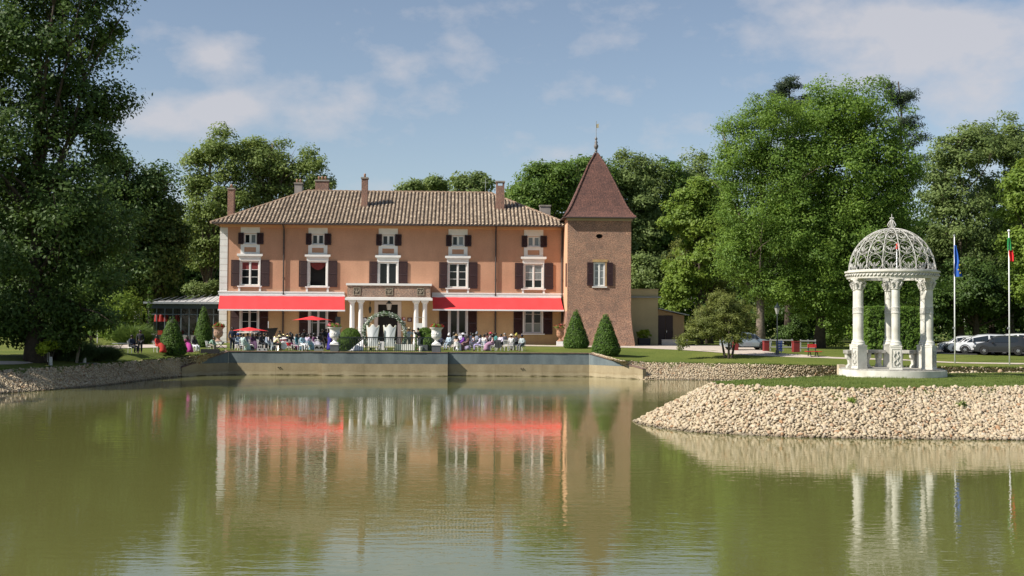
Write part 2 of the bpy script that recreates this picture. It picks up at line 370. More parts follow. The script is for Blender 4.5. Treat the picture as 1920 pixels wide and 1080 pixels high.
# lawn
def lawn_mat():
    m = bpy.data.materials.new('lawn_grass'); m.use_nodes = True; t = m.node_tree; b = t.nodes['Principled BSDF']
    tc_ = t.nodes.new('ShaderNodeTexCoord')
    a = t.nodes.new('ShaderNodeTexNoise'); a.inputs['Scale'].default_value = 0.22; a.inputs['Detail'].default_value = 6
    c = t.nodes.new('ShaderNodeTexNoise'); c.inputs['Scale'].default_value = 14; c.inputs['Detail'].default_value = 4
    t.links.new(tc_.outputs['Object'], a.inputs['Vector']); t.links.new(tc_.outputs['Object'], c.inputs['Vector'])
    ra = t.nodes.new('ShaderNodeValToRGB'); ra.color_ramp.elements[0].position = 0.3; ra.color_ramp.elements[1].position = 0.7
    ra.color_ramp.elements[0].color = (0.105, 0.14, 0.030, 1); ra.color_ramp.elements[1].color = (0.165, 0.185, 0.045, 1)
    t.links.new(a.outputs['Fac'], ra.inputs['Fac'])
    rc = t.nodes.new('ShaderNodeValToRGB'); rc.color_ramp.elements[0].position = 0.3; rc.color_ramp.elements[1].position = 0.75
    rc.color_ramp.elements[0].color = (0.6, 0.66, 0.6, 1); rc.color_ramp.elements[1].color = (1.25, 1.2, 1.1, 1)
    t.links.new(c.outputs['Fac'], rc.inputs['Fac'])
    mm = t.nodes.new('ShaderNodeMix'); mm.data_type = 'RGBA'; mm.blend_type = 'MULTIPLY'; mm.inputs['Factor'].default_value = 1
    t.links.new(ra.outputs['Color'], mm.inputs['A']); t.links.new(rc.outputs['Color'], mm.inputs['B'])
    t.links.new(mm.outputs['Result'], b.inputs['Base Color']); b.inputs['Roughness'].default_value = 0.9; b.inputs['Specular IOR Level'].default_value = 0.15
    bp = t.nodes.new('ShaderNodeBump'); bp.inputs['Strength'].default_value = 0.9; bp.inputs['Distance'].default_value = 0.06
    t.links.new(c.outputs['Fac'], bp.inputs['Height']); t.links.new(bp.outputs['Normal'], b.inputs['Normal'])
    return m
M_lawn = lawn_mat()

def water_mat():
    m = bpy.data.materials.new('pond_water_murky'); m.use_nodes = True; t = m.node_tree; b = t.nodes['Principled BSDF']
    b.inputs['Base Color'].default_value = (0.132, 0.136, 0.042, 1); b.inputs['Roughness'].default_value = 0.012
    b.inputs['IOR'].default_value = 1.85; b.inputs['Specular IOR Level'].default_value = 0.5
    tc_ = t.nodes.new('ShaderNodeTexCoord')
    def wave(sx, sy, detail, rough):
        mp_ = t.nodes.new('ShaderNodeMapping'); mp_.inputs['Scale'].default_value = (sx, sy, 1)
        t.links.new(tc_.outputs['Object'], mp_.inputs['Vector'])
        nz = t.nodes.new('ShaderNodeTexNoise'); nz.inputs['Scale'].default_value = 1; nz.inputs['Detail'].default_value = detail; nz.inputs['Roughness'].default_value = rough
        t.links.new(mp_.outputs[0], nz.inputs['Vector']); return nz.outputs['Fac']
    w1 = wave(0.9, 2.6, 3, 0.5); w2 = wave(4.0, 9.0, 2, 0.5)
    # calm and ruffled patches
    pt = wave(0.05, 0.11, 2, 0.5)
    rp = t.nodes.new('ShaderNodeMapRange'); rp.inputs['From Min'].default_value = 0.35; rp.inputs['From Max'].default_value = 0.65
    rp.inputs['To Min'].default_value = 0.3; rp.inputs['To Max'].default_value = 1.5; t.links.new(pt, rp.inputs['Value'])
    a1 = t.nodes.new('ShaderNodeMath'); a1.operation = 'MULTIPLY'; t.links.new(w1, a1.inputs[0]); a1.inputs[1].default_value = 0.75
    a2 = t.nodes.new('ShaderNodeMath'); a2.operation = 'MULTIPLY'; t.links.new(w2, a2.inputs[0]); a2.inputs[1].default_value = 0.22
    ad = t.nodes.new('ShaderNodeMath'); t.links.new(a1.outputs[0], ad.inputs[0]); t.links.new(a2.outputs[0], ad.inputs[1])
    mu = t.nodes.new('ShaderNodeMath'); mu.operation = 'MULTIPLY'; t.links.new(ad.outputs[0], mu.inputs[0]); t.links.new(rp.outputs[0], mu.inputs[1])
    bp = t.nodes.new('ShaderNodeBump'); bp.inputs['Strength'].default_value = 1.0; bp.inputs['Distance'].default_value = 0.0085
    t.links.new(mu.outputs[0], bp.inputs['Height']); t.links.new(bp.outputs['Normal'], b.inputs['Normal'])
    return m
M_water = water_mat()

def stone_mat():
    m = bpy.data.materials.new('river_stone'); m.use_nodes = True; t = m.node_tree; b = t.nodes['Principled BSDF']
    at = t.nodes.new('ShaderNodeAttribute'); at.attribute_name = 'tint'
    oi = t.nodes.new('ShaderNodeObjectInfo')
    ad = t.nodes.new('ShaderNodeMath'); ad.operation = 'ADD'; t.links.new(at.outputs['Fac'], ad.inputs[0]); t.links.new(oi.outputs['Random'], ad.inputs[1])
    fr = t.nodes.new('ShaderNodeMath'); fr.operation = 'FRACT'; t.links.new(ad.outputs[0], fr.inputs[0])
    rp = t.nodes.new('ShaderNodeValToRGB'); e = rp.color_ramp.elements
    e[0].position = 0.0; e[0].color = (0.48, 0.38, 0.25, 1); e[1].position = 1.0; e[1].color = (0.68, 0.62, 0.52, 1)
    for p, c in ((0.18, (0.62, 0.51, 0.36)), (0.4, (0.68, 0.58, 0.42)), (0.55, (0.57, 0.47, 0.34)), (0.72, (0.72, 0.62, 0.47)), (0.86, (0.52, 0.44, 0.34)), (0.93, (0.48, 0.28, 0.15))):
        k = e.new(p); k.color = (*c, 1)
    t.links.new(fr.outputs[0], rp.inputs['Fac'])
    tc_ = t.nodes.new('ShaderNodeTexCoord'); nz = t.nodes.new('ShaderNodeTexNoise'); nz.inputs['Scale'].default_value = 25
    t.links.new(tc_.outputs['Object'], nz.inputs['Vector'])
    r2 = t.nodes.new('ShaderNodeValToRGB'); r2.color_ramp.elements[0].color = (0.50, 0.49, 0.47, 1); r2.color_ramp.elements[1].color = (0.90, 0.885, 0.85, 1)
    t.links.new(nz.outputs['Fac'], r2.inputs['Fac'])
    mm = t.nodes.new('ShaderNodeMix'); mm.data_type = 'RGBA'; mm.blend_type = 'MULTIPLY'; mm.inputs['Factor'].default_value = 1
    t.links.new(rp.outputs['Color'], mm.inputs['A']); t.links.new(r2.outputs['Color'], mm.inputs['B'])
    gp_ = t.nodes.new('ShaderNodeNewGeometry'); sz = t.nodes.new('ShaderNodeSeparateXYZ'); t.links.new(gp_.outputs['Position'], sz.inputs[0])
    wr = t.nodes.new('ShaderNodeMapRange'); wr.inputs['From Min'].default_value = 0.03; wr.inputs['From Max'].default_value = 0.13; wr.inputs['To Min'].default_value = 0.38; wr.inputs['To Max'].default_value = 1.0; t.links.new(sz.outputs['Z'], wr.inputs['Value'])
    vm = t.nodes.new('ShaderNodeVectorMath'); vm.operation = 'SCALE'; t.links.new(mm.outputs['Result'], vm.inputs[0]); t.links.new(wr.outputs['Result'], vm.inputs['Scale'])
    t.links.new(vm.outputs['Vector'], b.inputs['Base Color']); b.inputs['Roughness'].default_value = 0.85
    return m
M_stone = stone_mat()
M_bankbed = mat('bank_gravel_bed', (0.40, 0.32, 0.22), 0.95, var=0.35, vscale=8, bump=0.6, bscale=20)

# ------------------------------------------------------------------ ground, pond, banks
class Z3:
    pass
WL = at_z(428, 702.6, 0.0); WR = at_z(1105, 706.2, 0.0)              # water corners of the retaining wall
WINGL = at_z(340, 706.0, 0.0); WINGR = at_z(1206, 711.5, 0.0)
wd = (WR - WL); wd.z = 0; WLEN = wd.length; wdir = wd.normalized(); WANG = math.atan2(wdir.y, wdir.x)
wnor = Vector((-wdir.y, wdir.x, 0))
ZT = 1.93
def top(u, v, z): return at_z(u, v, z)
left_pairs = [(top(-700, 738, 1.2), at_z(-720, 800, 0)), (top(-400, 716, 1.2), at_z(-420, 770, 0)), (top(-150, 702, 1.22), at_z(-150, 748, 0)),
              (top(0, 694, 1.25), at_z(0, 738, 0)), (top(100, 689, 1.32), at_z(100, 731, 0)), (top(200, 682, 1.38), at_z(200, 722, 0)),
              (top(255, 677, 1.42), at_z(262, 714, 0)), (top(300, 673, 1.46), at_z(310, 708.5, 0)), (top(338, 669.5, 1.50), at_z(346, 705.5, 0) + Vector((0, 0, 0)))]
wl_top0 = WL + Vector((0, 0, ZT)); wl_end = WINGL + Vector((0, 0, 0.67))
left_pairs += [(top(385, 664.5, 1.72), wl_top0.lerp(wl_end, 0.45)), (wl_top0 + Vector((-0.25, 0.35, 0)), wl_top0 + Vector((-0.2, 0.1, -0.02)))]
wr_top0 = WR + Vector((0, 0, ZT)); wr_end = WINGR + Vector((0, 0, 0.78))
right_pairs = [(wr_top0 + Vector((0.3, 0.3, 0)), wr_top0 + Vector((0.2, 0.05, -0.02))), (top(1165, 676.5, 1.42), wr_top0.lerp(wr_end, 0.55)),
               (top(1212, 679.5, 1.27), at_z(1214, 711.8, 0)), (top(1300, 681, 1.25), at_z(1300, 712.5, 0)), (top(1400, 683, 1.25), at_z(1400, 713.5, 0)),
               (top(1570, 686, 1.25), at_z(1570, 716, 0)), (top(1800, 688, 1.25), at_z(1800, 718.5, 0)), (top(1960, 690, 1.25), at_z(1960, 720, 0)),
               (top(2300, 692, 1.25), at_z(2300, 724, 0)), (top(2900, 696, 1.25), at_z(2900, 730, 0))]
edge = [p[0] for p in left_pairs] + [wl_top0 + wdir * (WLEN * k / 6) + wnor * 0.3 for k in range(1, 6)] + [p[0] for p in right_pairs]
edge = [Vector((-190, edge[0].y - 20, 1.2))] + edge + [Vector((190, edge[-1].y + 5, 1.3))]
EX = np.array([p.x for p in edge]); EY = np.array([p.y for p in edge]); EZ = np.array([p.z for p in edge])
ISL_Z = 1.75
def ground_z(x, y):
    ye = float(np.interp(x, EX, EY)); ze = float(np.interp(x, EX, EZ))
    zt = ZT + 0.22 * max(0.0, min(1.0, (y - 97.5) / 18.0))
    return ze + (zt - ze) * sm((y - ye) / 12.0)
def gp(u, v, dz=0.0):                                  # first point of the far ground on the photo ray
    d = ray(u, v); d = d / d.y; Y = 62.0; hit = None
    while Y < 420:
        x, z = d.x * Y, CAM_Z + d.z * Y
        if Y >= np.interp(x, EX, EY) - 0.3 and z <= ground_z(x, Y): break
        Y += 0.4
    lo, hi = Y - 0.4, Y
    for _ in range(12):
        m_ = (lo + hi) / 2
        if CAM_Z + d.z * m_ <= ground_z(d.x * m_, m_): hi = m_
        else: lo = m_
    return Vector((d.x * hi, hi, ground_z(d.x * hi, hi) + dz))
def gy(u, Y, dz=0.0):
    p = at_y(u, 620, Y); return Vector((p.x, Y, ground_z(p.x, Y) + dz))

def strip(xs, offs):
    m = MB(); nx = len(xs); no = len(offs)
    V = []
    for o_ in offs:
        for x in xs:
            ye = float(np.interp(x, EX, EY)); y = ye + o_
            V.append((x, y, ground_z(x, y)))
    F = [(j * nx + i, j * nx + i + 1, (j + 1) * nx + i + 1, (j + 1) * nx + i) for j in range(no - 1) for i in range(nx - 1)]
    return m.raw(V, F)
xs = sorted(set([-700, -400, -190, -120, -90, -70] + [-60 + i * 0.9 for i in range(140)] + [70, 80, 95, 120, 150, 190, 300, 500, 700] + list(map(float, EX[1:-1]))))
lawn = strip(xs, [0, 0.4, 0.9, 1.6, 2.5, 3.6, 5, 7, 9, 12, 15, 20, 28, 40, 70, 150, 400, 1500]).build('lawn_ground', M_lawn, smooth=True)
tag(lawn, 'mown green lawn stretching from the pond edge to the trees', 'lawn', kind='structure')
near = MB(); near.q((-700, -4, -0.4), (700, -4, -0.4), (700, -14, 2.75), (-700, -14, 2.75)).q((-700, -14, 2.75), (700, -14, 2.75), (700, -400, 2.9), (-700, -400, 2.9))
tag(near.build('near_shore_ground', M_lawn), 'grassy near shore of the pond', 'lawn', kind='structure')
wm = MB(); wm.q((-700, -60, 0), (700, -60, 0), (700, 104, 0), (-700, 104, 0))
water = tag(wm.build('pond_water', M_water), 'murky green pond mirroring the house and sky', 'water', kind='structure')

# island
isl = [  # (top edge point, water point)
    (Vector((60, 70, ISL_Z)), Vector((62, 74, 0))),
    (Vector((45, 69, ISL_Z)), Vector((46, 73, 0))),
    (Vector((30, 68, ISL_Z)), Vector((29, 72, 0))),
    (at_z(1700, 700.5, ISL_Z), at_z(1700, 700.5, ISL_Z) + Vector((-2.0, 3.3, -ISL_Z))),
    (at_z(1600, 705.0, ISL_Z), at_z(1600, 705.0, ISL_Z) + Vector((-2.3, 2.6, -ISL_Z))),
    (at_z(1500, 709.5, ISL_Z), at_z(1500, 709.5, ISL_Z) + Vector((-2.5, 2.2, -ISL_Z))),
    (at_z(1420, 713.0, ISL_Z), at_z(1420, 713.0, ISL_Z) + Vector((-2.7, 1.7, -ISL_Z))),
    (at_z(1365, 715.5, ISL_Z), at_z(1365, 715.5, ISL_Z) + Vector((-2.9, 1.0, -ISL_Z))),
    (at_z(1336, 718.0, ISL_Z), at_z(1190, 790, 0)),
    (at_z(1342, 720.5, ISL_Z), at_z(1203, 796, 0)), (at_z(1365, 722.0, ISL_Z), at_z(1245, 804, 0)), (at_z(1400, 723.5, ISL_Z), at_z(1310, 811, 0)),
    (at_z(1460, 725.5, ISL_Z), at_z(1410, 816.5, 0)), (at_z(1530, 727.5, ISL_Z), at_z(1500, 820, 0)), (at_z(1600, 728.5, ISL_Z), at_z(1590, 822, 0)),
    (at_z(1700, 727.5, ISL_Z), at_z(1700, 823.5, 0)), (at_z(1800, 726.5, ISL_Z), at_z(1805, 824.5, 0)), (at_z(1920, 725, ISL_Z), at_z(1930, 826, 0)),
    (at_z(2080, 724.5, ISL_Z), at_z(2100, 828, 0)), (at_z(2300, 724, ISL_Z), at_z(2330, 830, 0)), (at_z(2700, 724, ISL_Z), at_z(2740, 832, 0)), (Vector((60, 50, ISL_Z)), Vector((62, 47, 0)))]
ib = MB(); k = len(isl); V = []
for t_, b_ in isl:
    d_ = (b_ - t_) * 0.15
    V += [t_ + Vector((0, 0, 0.0)), t_.lerp(b_, 0.5) + Vector((0, 0, -0.07)), b_ + Vector((0, 0, -0.03)), b_ + d_ + Vector((0, 0, -0.15))]
F = []
for i in range(k):
    j = (i + 1) % k
    for c in range(3): F.append((i * 4 + c, j * 4 + c, j * 4 + c + 1, i * 4 + c + 1))
ib.raw(V, [f[::-1] for f in F])
island = tag(ib.build('island_bank', M_bankbed, smooth=True), 'island bank heaped with pale round river stones', 'bank', kind='structure')
# island lawn: grid fan with a little swelling
il = MB(); cx_ = Vector((28, 58, ISL_Z + 0.03))
V = [cx_]; F = []
ringN = [0.35, 0.7, 0.92, 1.0]
for fr_ in ringN:
    for t_, b_ in isl:
        p = cx_.lerp(t_, fr_); p.z = ISL_Z + (0.05 if fr_ < 0.8 else 0.03 if fr_ < 1 else 0.012); V.append(p)
for i in range(k):
    j = (i + 1) % k; F.append((0, 1 + j, 1 + i))
    for c in range(3): F.append((1 + c * k + i, 1 + c * k + j, 1 + (c + 1) * k + j, 1 + (c + 1) * k + i))
il.raw(V, F)
bm_ = il.mesh('island_lawn', M_lawn, True)
ILAWN = tag(inst('island_lawn', bm_), 'short grass on top of the stone island', 'lawn', kind='structure')

# ---- stones
def ico(sub):
    b = bmesh.new(); bmesh.ops.create_icosphere(b, subdivisions=sub, radius=0.5)
    v = np.array([p.co[:] for p in b.verts]); f = np.array([[q.index for q in fc.verts] for fc in b.faces]); b.free(); return v, f
rng = np.random.default_rng(11)
def quad_ball():                                       # 24 faces, 48 triangles
    b = bmesh.new(); bmesh.ops.create_cube(b, size=1.0); bmesh.ops.subdivide_edges(b, edges=b.edges[:], cuts=1, use_grid_fill=True)
    bmesh.ops.triangulate(b, faces=b.faces[:])
    v = np.array([q_.co[:] for q_ in b.verts]); v = v / np.linalg.norm(v, axis=1, keepdims=True) * .5; f = np.array([[q_.index for q_ in fc.verts] for fc in b.faces]); b.free(); return v, f
def protos(sub, n):
    v, f = quad_ball() if sub == 2 else ico(sub); out = []
    for i in range(n):
        d = v.copy()
        for _ in range(3):
            ax = rng.normal(size=3); ax /= np.linalg.norm(ax)
            d += ax * (np.clip(v @ ax, -1, 1) ** 2)[:, None] * rng.uniform(-0.25, 0.25)
        d += rng.normal(size=d.shape) * 0.022
        out.append(d)
    return out, f
def bank_points(pairs, step, t0=0.0, closed=False):
    tops = np.array([p[0][:] for p in pairs]); lows = np.array([p[1][:] for p in pairs])
    if closed: tops = np.vstack([tops, tops[:1]]); lows = np.vstack([lows, lows[:1]])
    pts = []; nrm = []
    for i in range(len(tops) - 1):
        a0, a1, b0, b1 = tops[i], tops[i + 1], lows[i], lows[i + 1]
        ln = max(np.linalg.norm(a1 - a0), np.linalg.norm(b1 - b0)); hh = max(np.linalg.norm(a0 - b0), np.linalg.norm(a1 - b1))
        nu = max(1, int(ln / step)); nv = max(1, int(hh / step))
        g = np.stack(np.meshgrid(np.arange(nu), np.arange(-1, nv)), -1).reshape(-1, 2).astype(float)
        keep = rng.random(len(g)) < (np.linalg.norm(a1 - a0) + (np.linalg.norm(b1 - b0) - np.linalg.norm(a1 - a0)) * (1 - np.clip(g[:, 1] / nv, 0, 1))) / ln + 0.05
        g = g[keep]; g += rng.random(g.shape)
        s_ = (g[:, 0] / nu)[:, None]; w_ = (g[:, 1] / nv)[:, None]
        p = (b0 + (b1 - b0) * s_) * (1 - w_) + (a0 + (a1 - a0) * s_) * w_
        n_ = np.cross(a1 - b0 + (b1 - b0), a0 - b0); n_ = n_ / (np.linalg.norm(n_) + 1e-9)
        if n_[2] < 0: n_ = -n_
        pts.append(p); nrm.append(np.repeat(n_[None], len(p), 0))
    return np.vstack(pts), np.vstack(nrm)
def rot_frames(nrm, tilt):
    n_ = nrm + rng.normal(size=nrm.shape) * tilt; n_ /= np.linalg.norm(n_, axis=1, keepdims=True)
    a = rng.normal(size=n_.shape); t_ = np.cross(n_, a); t_ /= np.linalg.norm(t_, axis=1, keepdims=True)
    return np.stack([t_, np.cross(n_, t_), n_], -1)
def fast_mesh(name, V, F, matl, tint=None, smooth=True):
    me = bpy.data.meshes.new(name); n = F.shape[1]
    me.vertices.add(len(V)); me.vertices.foreach_set('co', np.ascontiguousarray(V, dtype=np.float32).ravel())
    me.loops.add(F.size); me.loops.foreach_set('vertex_index', np.ascontiguousarray(F, dtype=np.int32).ravel())
    me.polygons.add(len(F)); me.polygons.foreach_set('loop_start', np.arange(0, F.size, n, dtype=np.int32))
    try: me.polygons.foreach_set('loop_total', np.full(len(F), n, dtype=np.int32))
    except Exception: pass
    if smooth: me.polygons.foreach_set('use_smooth', np.ones(len(F), dtype=bool))
    if tint is not None:
        at = me.attributes.new('tint', 'FLOAT', 'POINT'); at.data.foreach_set('value', np.ascontiguousarray(tint, dtype=np.float32))
    me.materials.append(matl); me.update(calc_edges=True); return me
def stones_mesh(name, pts, frames, sizes, PR, f):
    pid = rng.integers(0, len(PR), len(pts)); PA = np.array(PR)
    nv = PA.shape[1]
    loc = PA[pid] * sizes[:, None, :]
    V = np.einsum('nij,nvj->nvi', frames, loc) + pts[:, None, :]
    F = (f[None] + (np.arange(len(pts)) * nv)[:, None, None]).reshape(-1, 3)
    return fast_mesh(name, V.reshape(-1, 3), F, M_stone, np.repeat(rng.random(len(pts)), nv))
def sizes_for(n, s0):
    k_ = s0 * np.exp(np.clip(rng.normal(size=n) * 0.36, -.7, .55) - .03)
    return np.stack([k_ * rng.uniform(0.95, 1.5, n), k_ * rng.uniform(0.75, 1.1, n), k_ * rng.uniform(0.5, 0.8, n)], -1)
PR2, F2 = protos(2, 8); PR1, F1 = protos(1, 8)
def stone_bank(parent, pairs, step, size, PR, f, singles=0, closed=False):
    P_, Nn = bank_points(pairs, step, closed=closed)
    ok = P_[:, 2] > -0.12; P_ = P_[ok]; Nn = Nn[ok]
    S_ = sizes_for(len(P_), size); P_ = P_ + Nn * (rng.random(len(P_))[:, None] - 0.25) * size * 0.55
    Fr = rot_frames(Nn, 0.45)
    if singles:
        dist = np.hypot(P_[:, 0], P_[:, 1]); vis = (P_[:, 1] < 57) & (P_[:, 0] / P_[:, 1] < 0.43) & (P_[:, 2] > 0.02)
        app = S_[:, 0] * S_[:, 1] / dist ** 2 * vis; order = np.argsort(-app)[:singles]
        base = [fast_mesh('stone', p, f, M_stone, np.full(len(p), 0.3)) for p in PR]
        for i in order:
            o = inst('stone', base[int(rng.integers(len(base)))], parent)
            R3 = Matrix(Fr[i].tolist()); 
            o.matrix_basis = Matrix.Translation(P_[i].tolist()) @ R3.to_4x4() @ Matrix.Diagonal((*S_[i].tolist(), 1))
        msk = np.ones(len(P_), bool); msk[order] = False; P_, S_, Fr = P_[msk], S_[msk], Fr[msk]
    o = inst('small_stones', stones_mesh('small_stones', P_, Fr, S_, PR, f), parent); o['kind'] = 'stuff'
    return o
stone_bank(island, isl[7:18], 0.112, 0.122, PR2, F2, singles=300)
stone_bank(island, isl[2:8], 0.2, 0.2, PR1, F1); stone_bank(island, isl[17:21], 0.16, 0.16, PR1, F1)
def bed(name, pairs, label):
    m = MB(); V = []
    for t_, b_ in pairs: V += [t_ + Vector((0, 0.15, 0.01)), b_ + Vector((0, 0, -0.04)), b_ + (b_ - t_) * 0.2 + Vector((0, 0, -0.1))]
    F = [(i * 3 + c, i * 3 + c + 1, i * 3 + 4 + c, i * 3 + 3 + c) for i in range(len(pairs) - 1) for c in range(2)]
    m.raw(V, F)
    return tag(m.build(name, M_bankbed, smooth=True), label, 'bank', kind='structure')
lb = bed('left_stone_bank', left_pairs, 'shaded stone bank along the left shore of the pond')
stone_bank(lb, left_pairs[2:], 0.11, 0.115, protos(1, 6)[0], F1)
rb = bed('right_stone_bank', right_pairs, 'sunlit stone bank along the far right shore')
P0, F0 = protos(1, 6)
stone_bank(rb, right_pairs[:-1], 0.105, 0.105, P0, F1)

# ---- paths (draped sheets)
def drape(name, front, back, matl, label, dz=0.012, n=40, rows=6, cat='path'):
    def rs(pl):
        d = [0]
        for a, b in zip(pl, pl[1:]): d.append(d[-1] + (b - a).length)
        out = []
        for i in range(n):
            s_ = d[-1] * i / (n - 1)
            j = max(0, min(len(pl) - 2, int(np.searchsorted(d, s_, side='right')) - 1))
            t_ = (s_ - d[j]) / max(1e-9, d[j + 1] - d[j]); out.append(pl[j].lerp(pl[j + 1], t_))
        return out
    A = rs(front); B = rs(back); V = []; F = []
    for r_ in range(rows):
        for i in range(n):
            p = A[i].lerp(B[i], r_ / (rows - 1)); V.append((p.x, p.y, ground_z(p.x, p.y) + dz))
    for r_ in range(rows - 1):
        for i in range(n - 1): F.append((r_ * n + i, r_ * n + i + 1, (r_ + 1) * n + i + 1, (r_ + 1) * n + i))
    m = MB(); m.raw(V, F); o = m.build(name, matl, smooth=True)
    return tag(o, label, cat, kind='structure')
drape('forecourt_path', [gp(985, 649), gp(1060, 650), gp(1180, 652), gp(1290, 657), gp(1400, 666), gp(1490, 670), gp(1580, 673), gp(1700, 676)],
      [gy(985, 120.6), gy(1060, 117.3), gy(1190, 124), gp(1330, 647.5), gp(1420, 652.5), gp(1440, 661.5), gp(1560, 669.5), gp(1700, 674)], M_path, 'pale gravel forecourt before the brick tower')
drape('right_path', [gp(1690, 676.0), gp(1800, 681.5), gp(1960, 684.5)], [gp(1690, 674.0), gp(1800, 679.5), gp(1960, 682.3)], M_path, 'narrow pale path crossing the lawn by the flagpoles', dz=0.02)
drape('terrace_path', [gp(440, 652.5), gp(620, 651.5), gp(830, 651), gp(985, 649.2)], [gy(440, 120.5), gy(620, 120.8), gy(830, 121.2), gy(985, 121.5)], M_path, 'gravel terrace along the foot of the house')
drape('left_drive', [gp(-30, 684), gp(30, 683.5), gp(62, 681)], [gp(-30, 677.5), gp(30, 677.5), gp(62, 679.5)], M_path, 'pale drive end at the far left under the big tree', dz=0.02)
drape('conservatory_path', [gp(170, 656), gp(240, 653), gp(330, 651), gp(425, 652)], [gp(170, 649), gp(240, 646.5), gp(330, 646), gp(425, 647.5)], M_path, 'gravel path in front of the glass conservatory', dz=0.016)
drape('car_park', [gp(1715, 662), gp(1800, 664.5), gp(1960, 668)], [gp(1715, 654), gp(1800, 655), gp(1960, 657)], M_asph, 'asphalt car park on the right', dz=0.014)

# ---- retaining wall of the terrace
rw = empty('retaining_wall', WL, WANG, 'long terrace retaining wall with grey band over tan concrete', 'wall'); rw['kind'] = 'thing'
def lw(p): return Matrix.Rotation(-WANG, 3, 'Z') @ (Vector(p) - WL)
def ux(u):                                             # photo column -> x along the wall
    d = ray(u, 690); t_ = (WL - Vector((0, 0, CAM_Z))).dot(wnor) / d.dot(wnor); return (Vector((0, 0, CAM_Z)) + d * t_ - WL).dot(wdir)
xa, xb = ux(606), ux(840)
def wall_bay(x0, x1, y0, name_s):
    npn = max(1, round((x1 - x0) / 3.3)); gw = random.Random(int(x0 * 7))
    for i in range(npn):
        a, b = x0 + (x1 - x0) * i / npn, x0 + (x1 - x0) * (i + 1) / npn; j_ = gw.uniform(-.008, .008)
        MB().bb(a + .006, b - .006, y0 - 0.05 + j_, y0 + 0.40, -1.2, 0.97 - abs(j_)).build('concrete_panel', M_wallconc, rw)
    MB().bb(x0 + .02, x1 - .02, y0 + 0.0, y0 + 0.38, -1.2, 0.94).build('wall_core', M_cope, rw)
    MB().bb(x0 + .004, x1 - .004, y0, y0 + 0.42, 0.975, 1.875).build('grey_band', M_wallgrey, rw)
    n = int((x1 - x0) / 0.9); me = None
    for i in range(n):
        a = x0 + (x1 - x0) * i / n
        if me is None: me = MB().bb(0.006, (x1 - x0) / n - 0.006, -0.05, 0.45, 0, 0.055).mesh('coping_block', M_cope)
        inst('coping_block', me, rw, (a, y0 + random.uniform(-.012, .012), 1.879 + random.uniform(0, .012)))
wall_bay(0.0, xa - 0.003, 0.0, 'l'); wall_bay(xb + 0.003, WLEN - 0.02, 0.0, 'r'); wall_bay(xa, xb, -0.62, 'p')
MB().bb(xa + 0.01, xb - 0.01, 0.04, 1.0, -1, 1.93).build('pier_core', M_wallconc, rw)
def wing(p0, p1, ztop0, ztop1, sgn):
    a = lw(p0); b = lw(p1); d = (b - a); d.z = 0; n_ = Vector((-d.y, d.x, 0)).normalized() * 0.35 * sgn
    def seg(lo0, lo1, hi0, hi1, A, B, nm, m_, off=0.0):
        o_ = -n_.normalized() * off
        MB().raw([A + o_ + Vector((0, 0, lo0)), B + o_ + Vector((0, 0, lo1)), B + n_ + Vector((0, 0, lo1)), A + n_ + Vector((0, 0, lo0)),
                  A + o_ + Vector((0, 0, hi0)), B + o_ + Vector((0, 0, hi1)), B + n_ + Vector((0, 0, hi1)), A + n_ + Vector((0, 0, hi0))],
                 [(0, 3, 2, 1), (4, 5, 6, 7), (0, 1, 5, 4), (1, 2, 6, 5), (2, 3, 7, 6), (3, 0, 4, 7)]).build(nm, m_, rw)
    a.z = b.z = 0
    tt = (ztop0 - 0.97) / (ztop0 - ztop1); c = a.lerp(b, tt)
    seg(-1.2, -1.2, 0.97, 0.96, a, c, 'wing_base', M_wallconc, 0.05); seg(-1.2, -1.2, 0.96, ztop1, c, b, 'wing_base', M_wallconc, 0.05)
    seg(0.975, 0.975, ztop0 - 0.06, 0.985, a, c, 'wing_band', M_wallgrey)
    seg(ztop0 - 0.055, ztop1 + 0.005, ztop0, ztop1 + 0.06, a, b, 'wing_coping', M_cope, 0.08)
wing(WR, WINGR, ZT, 0.78, 1); wing(WL, WINGL, ZT, 0.67, -1)
# drain spouts and stains low on the wall
for u_ in (522, 526, 977, 981):
    MB().lathe([(0.045, 0), (0.045, 0.06), (0.03, 0.06), (0.03, 0.0)], 8).build('drain_hole', M_black, rw, loc=(ux(u_), -0.06, 0.62)).rotation_euler.x = R(90)

# ------------------------------------------------------------------ the manor house
HPHI = R(2.5); HA = at_y(411, 645, 120.8); HZ = 2.14; HA.z = HZ
he = Vector((math.cos(HPHI), math.sin(HPHI), 0)); hn = Vector((-math.sin(HPHI), math.cos(HPHI), 0))
def FP(u, v, off=0.0):                                # photo point on a plane parallel to the facade -> local (x, z)
    d = ray(u, v); o = Vector((0, 0, CAM_Z))
    t_ = ((HA - o).dot(hn) + off) / d.dot(hn); p = o + d * t_
    return ((p - HA).dot(he), p.z - HZ)
def FX(u, off=0.0): return FP(u, 560, off)[0]
def FZ(u, v, off=0.0): return FP(u, v, off)[1]
HW = FX(1058); HD = 15.0
house = empty('manor_house', HA, HPHI, 'long orange manor house with tiled hip roof, white window surrounds and red awnings', 'house')
ZE = FZ(730, 428); ZS0, ZS1 = FZ(730, 555), FZ(730, 549)      # wall top, string course
cols = [468, 595, 727, 858, 1000]
def dv(u): return (u - 468) * 0.0105                    # the rows drop a little towards the right
up_holes, lo_holes = [], []
W1, W2, W0 = [], [], []
for i, u in enumerate(cols):
    d_ = dv(u)
    W2.append((FX(u - 11.5), FX(u + 11.5), FZ(u, 457.0 + d_), FZ(u, 438.0 + d_)))
    W1.append((FX(u - 17.5), FX(u + 17.5), FZ(u, 535.5 + d_), FZ(u, 489.0 + d_)))
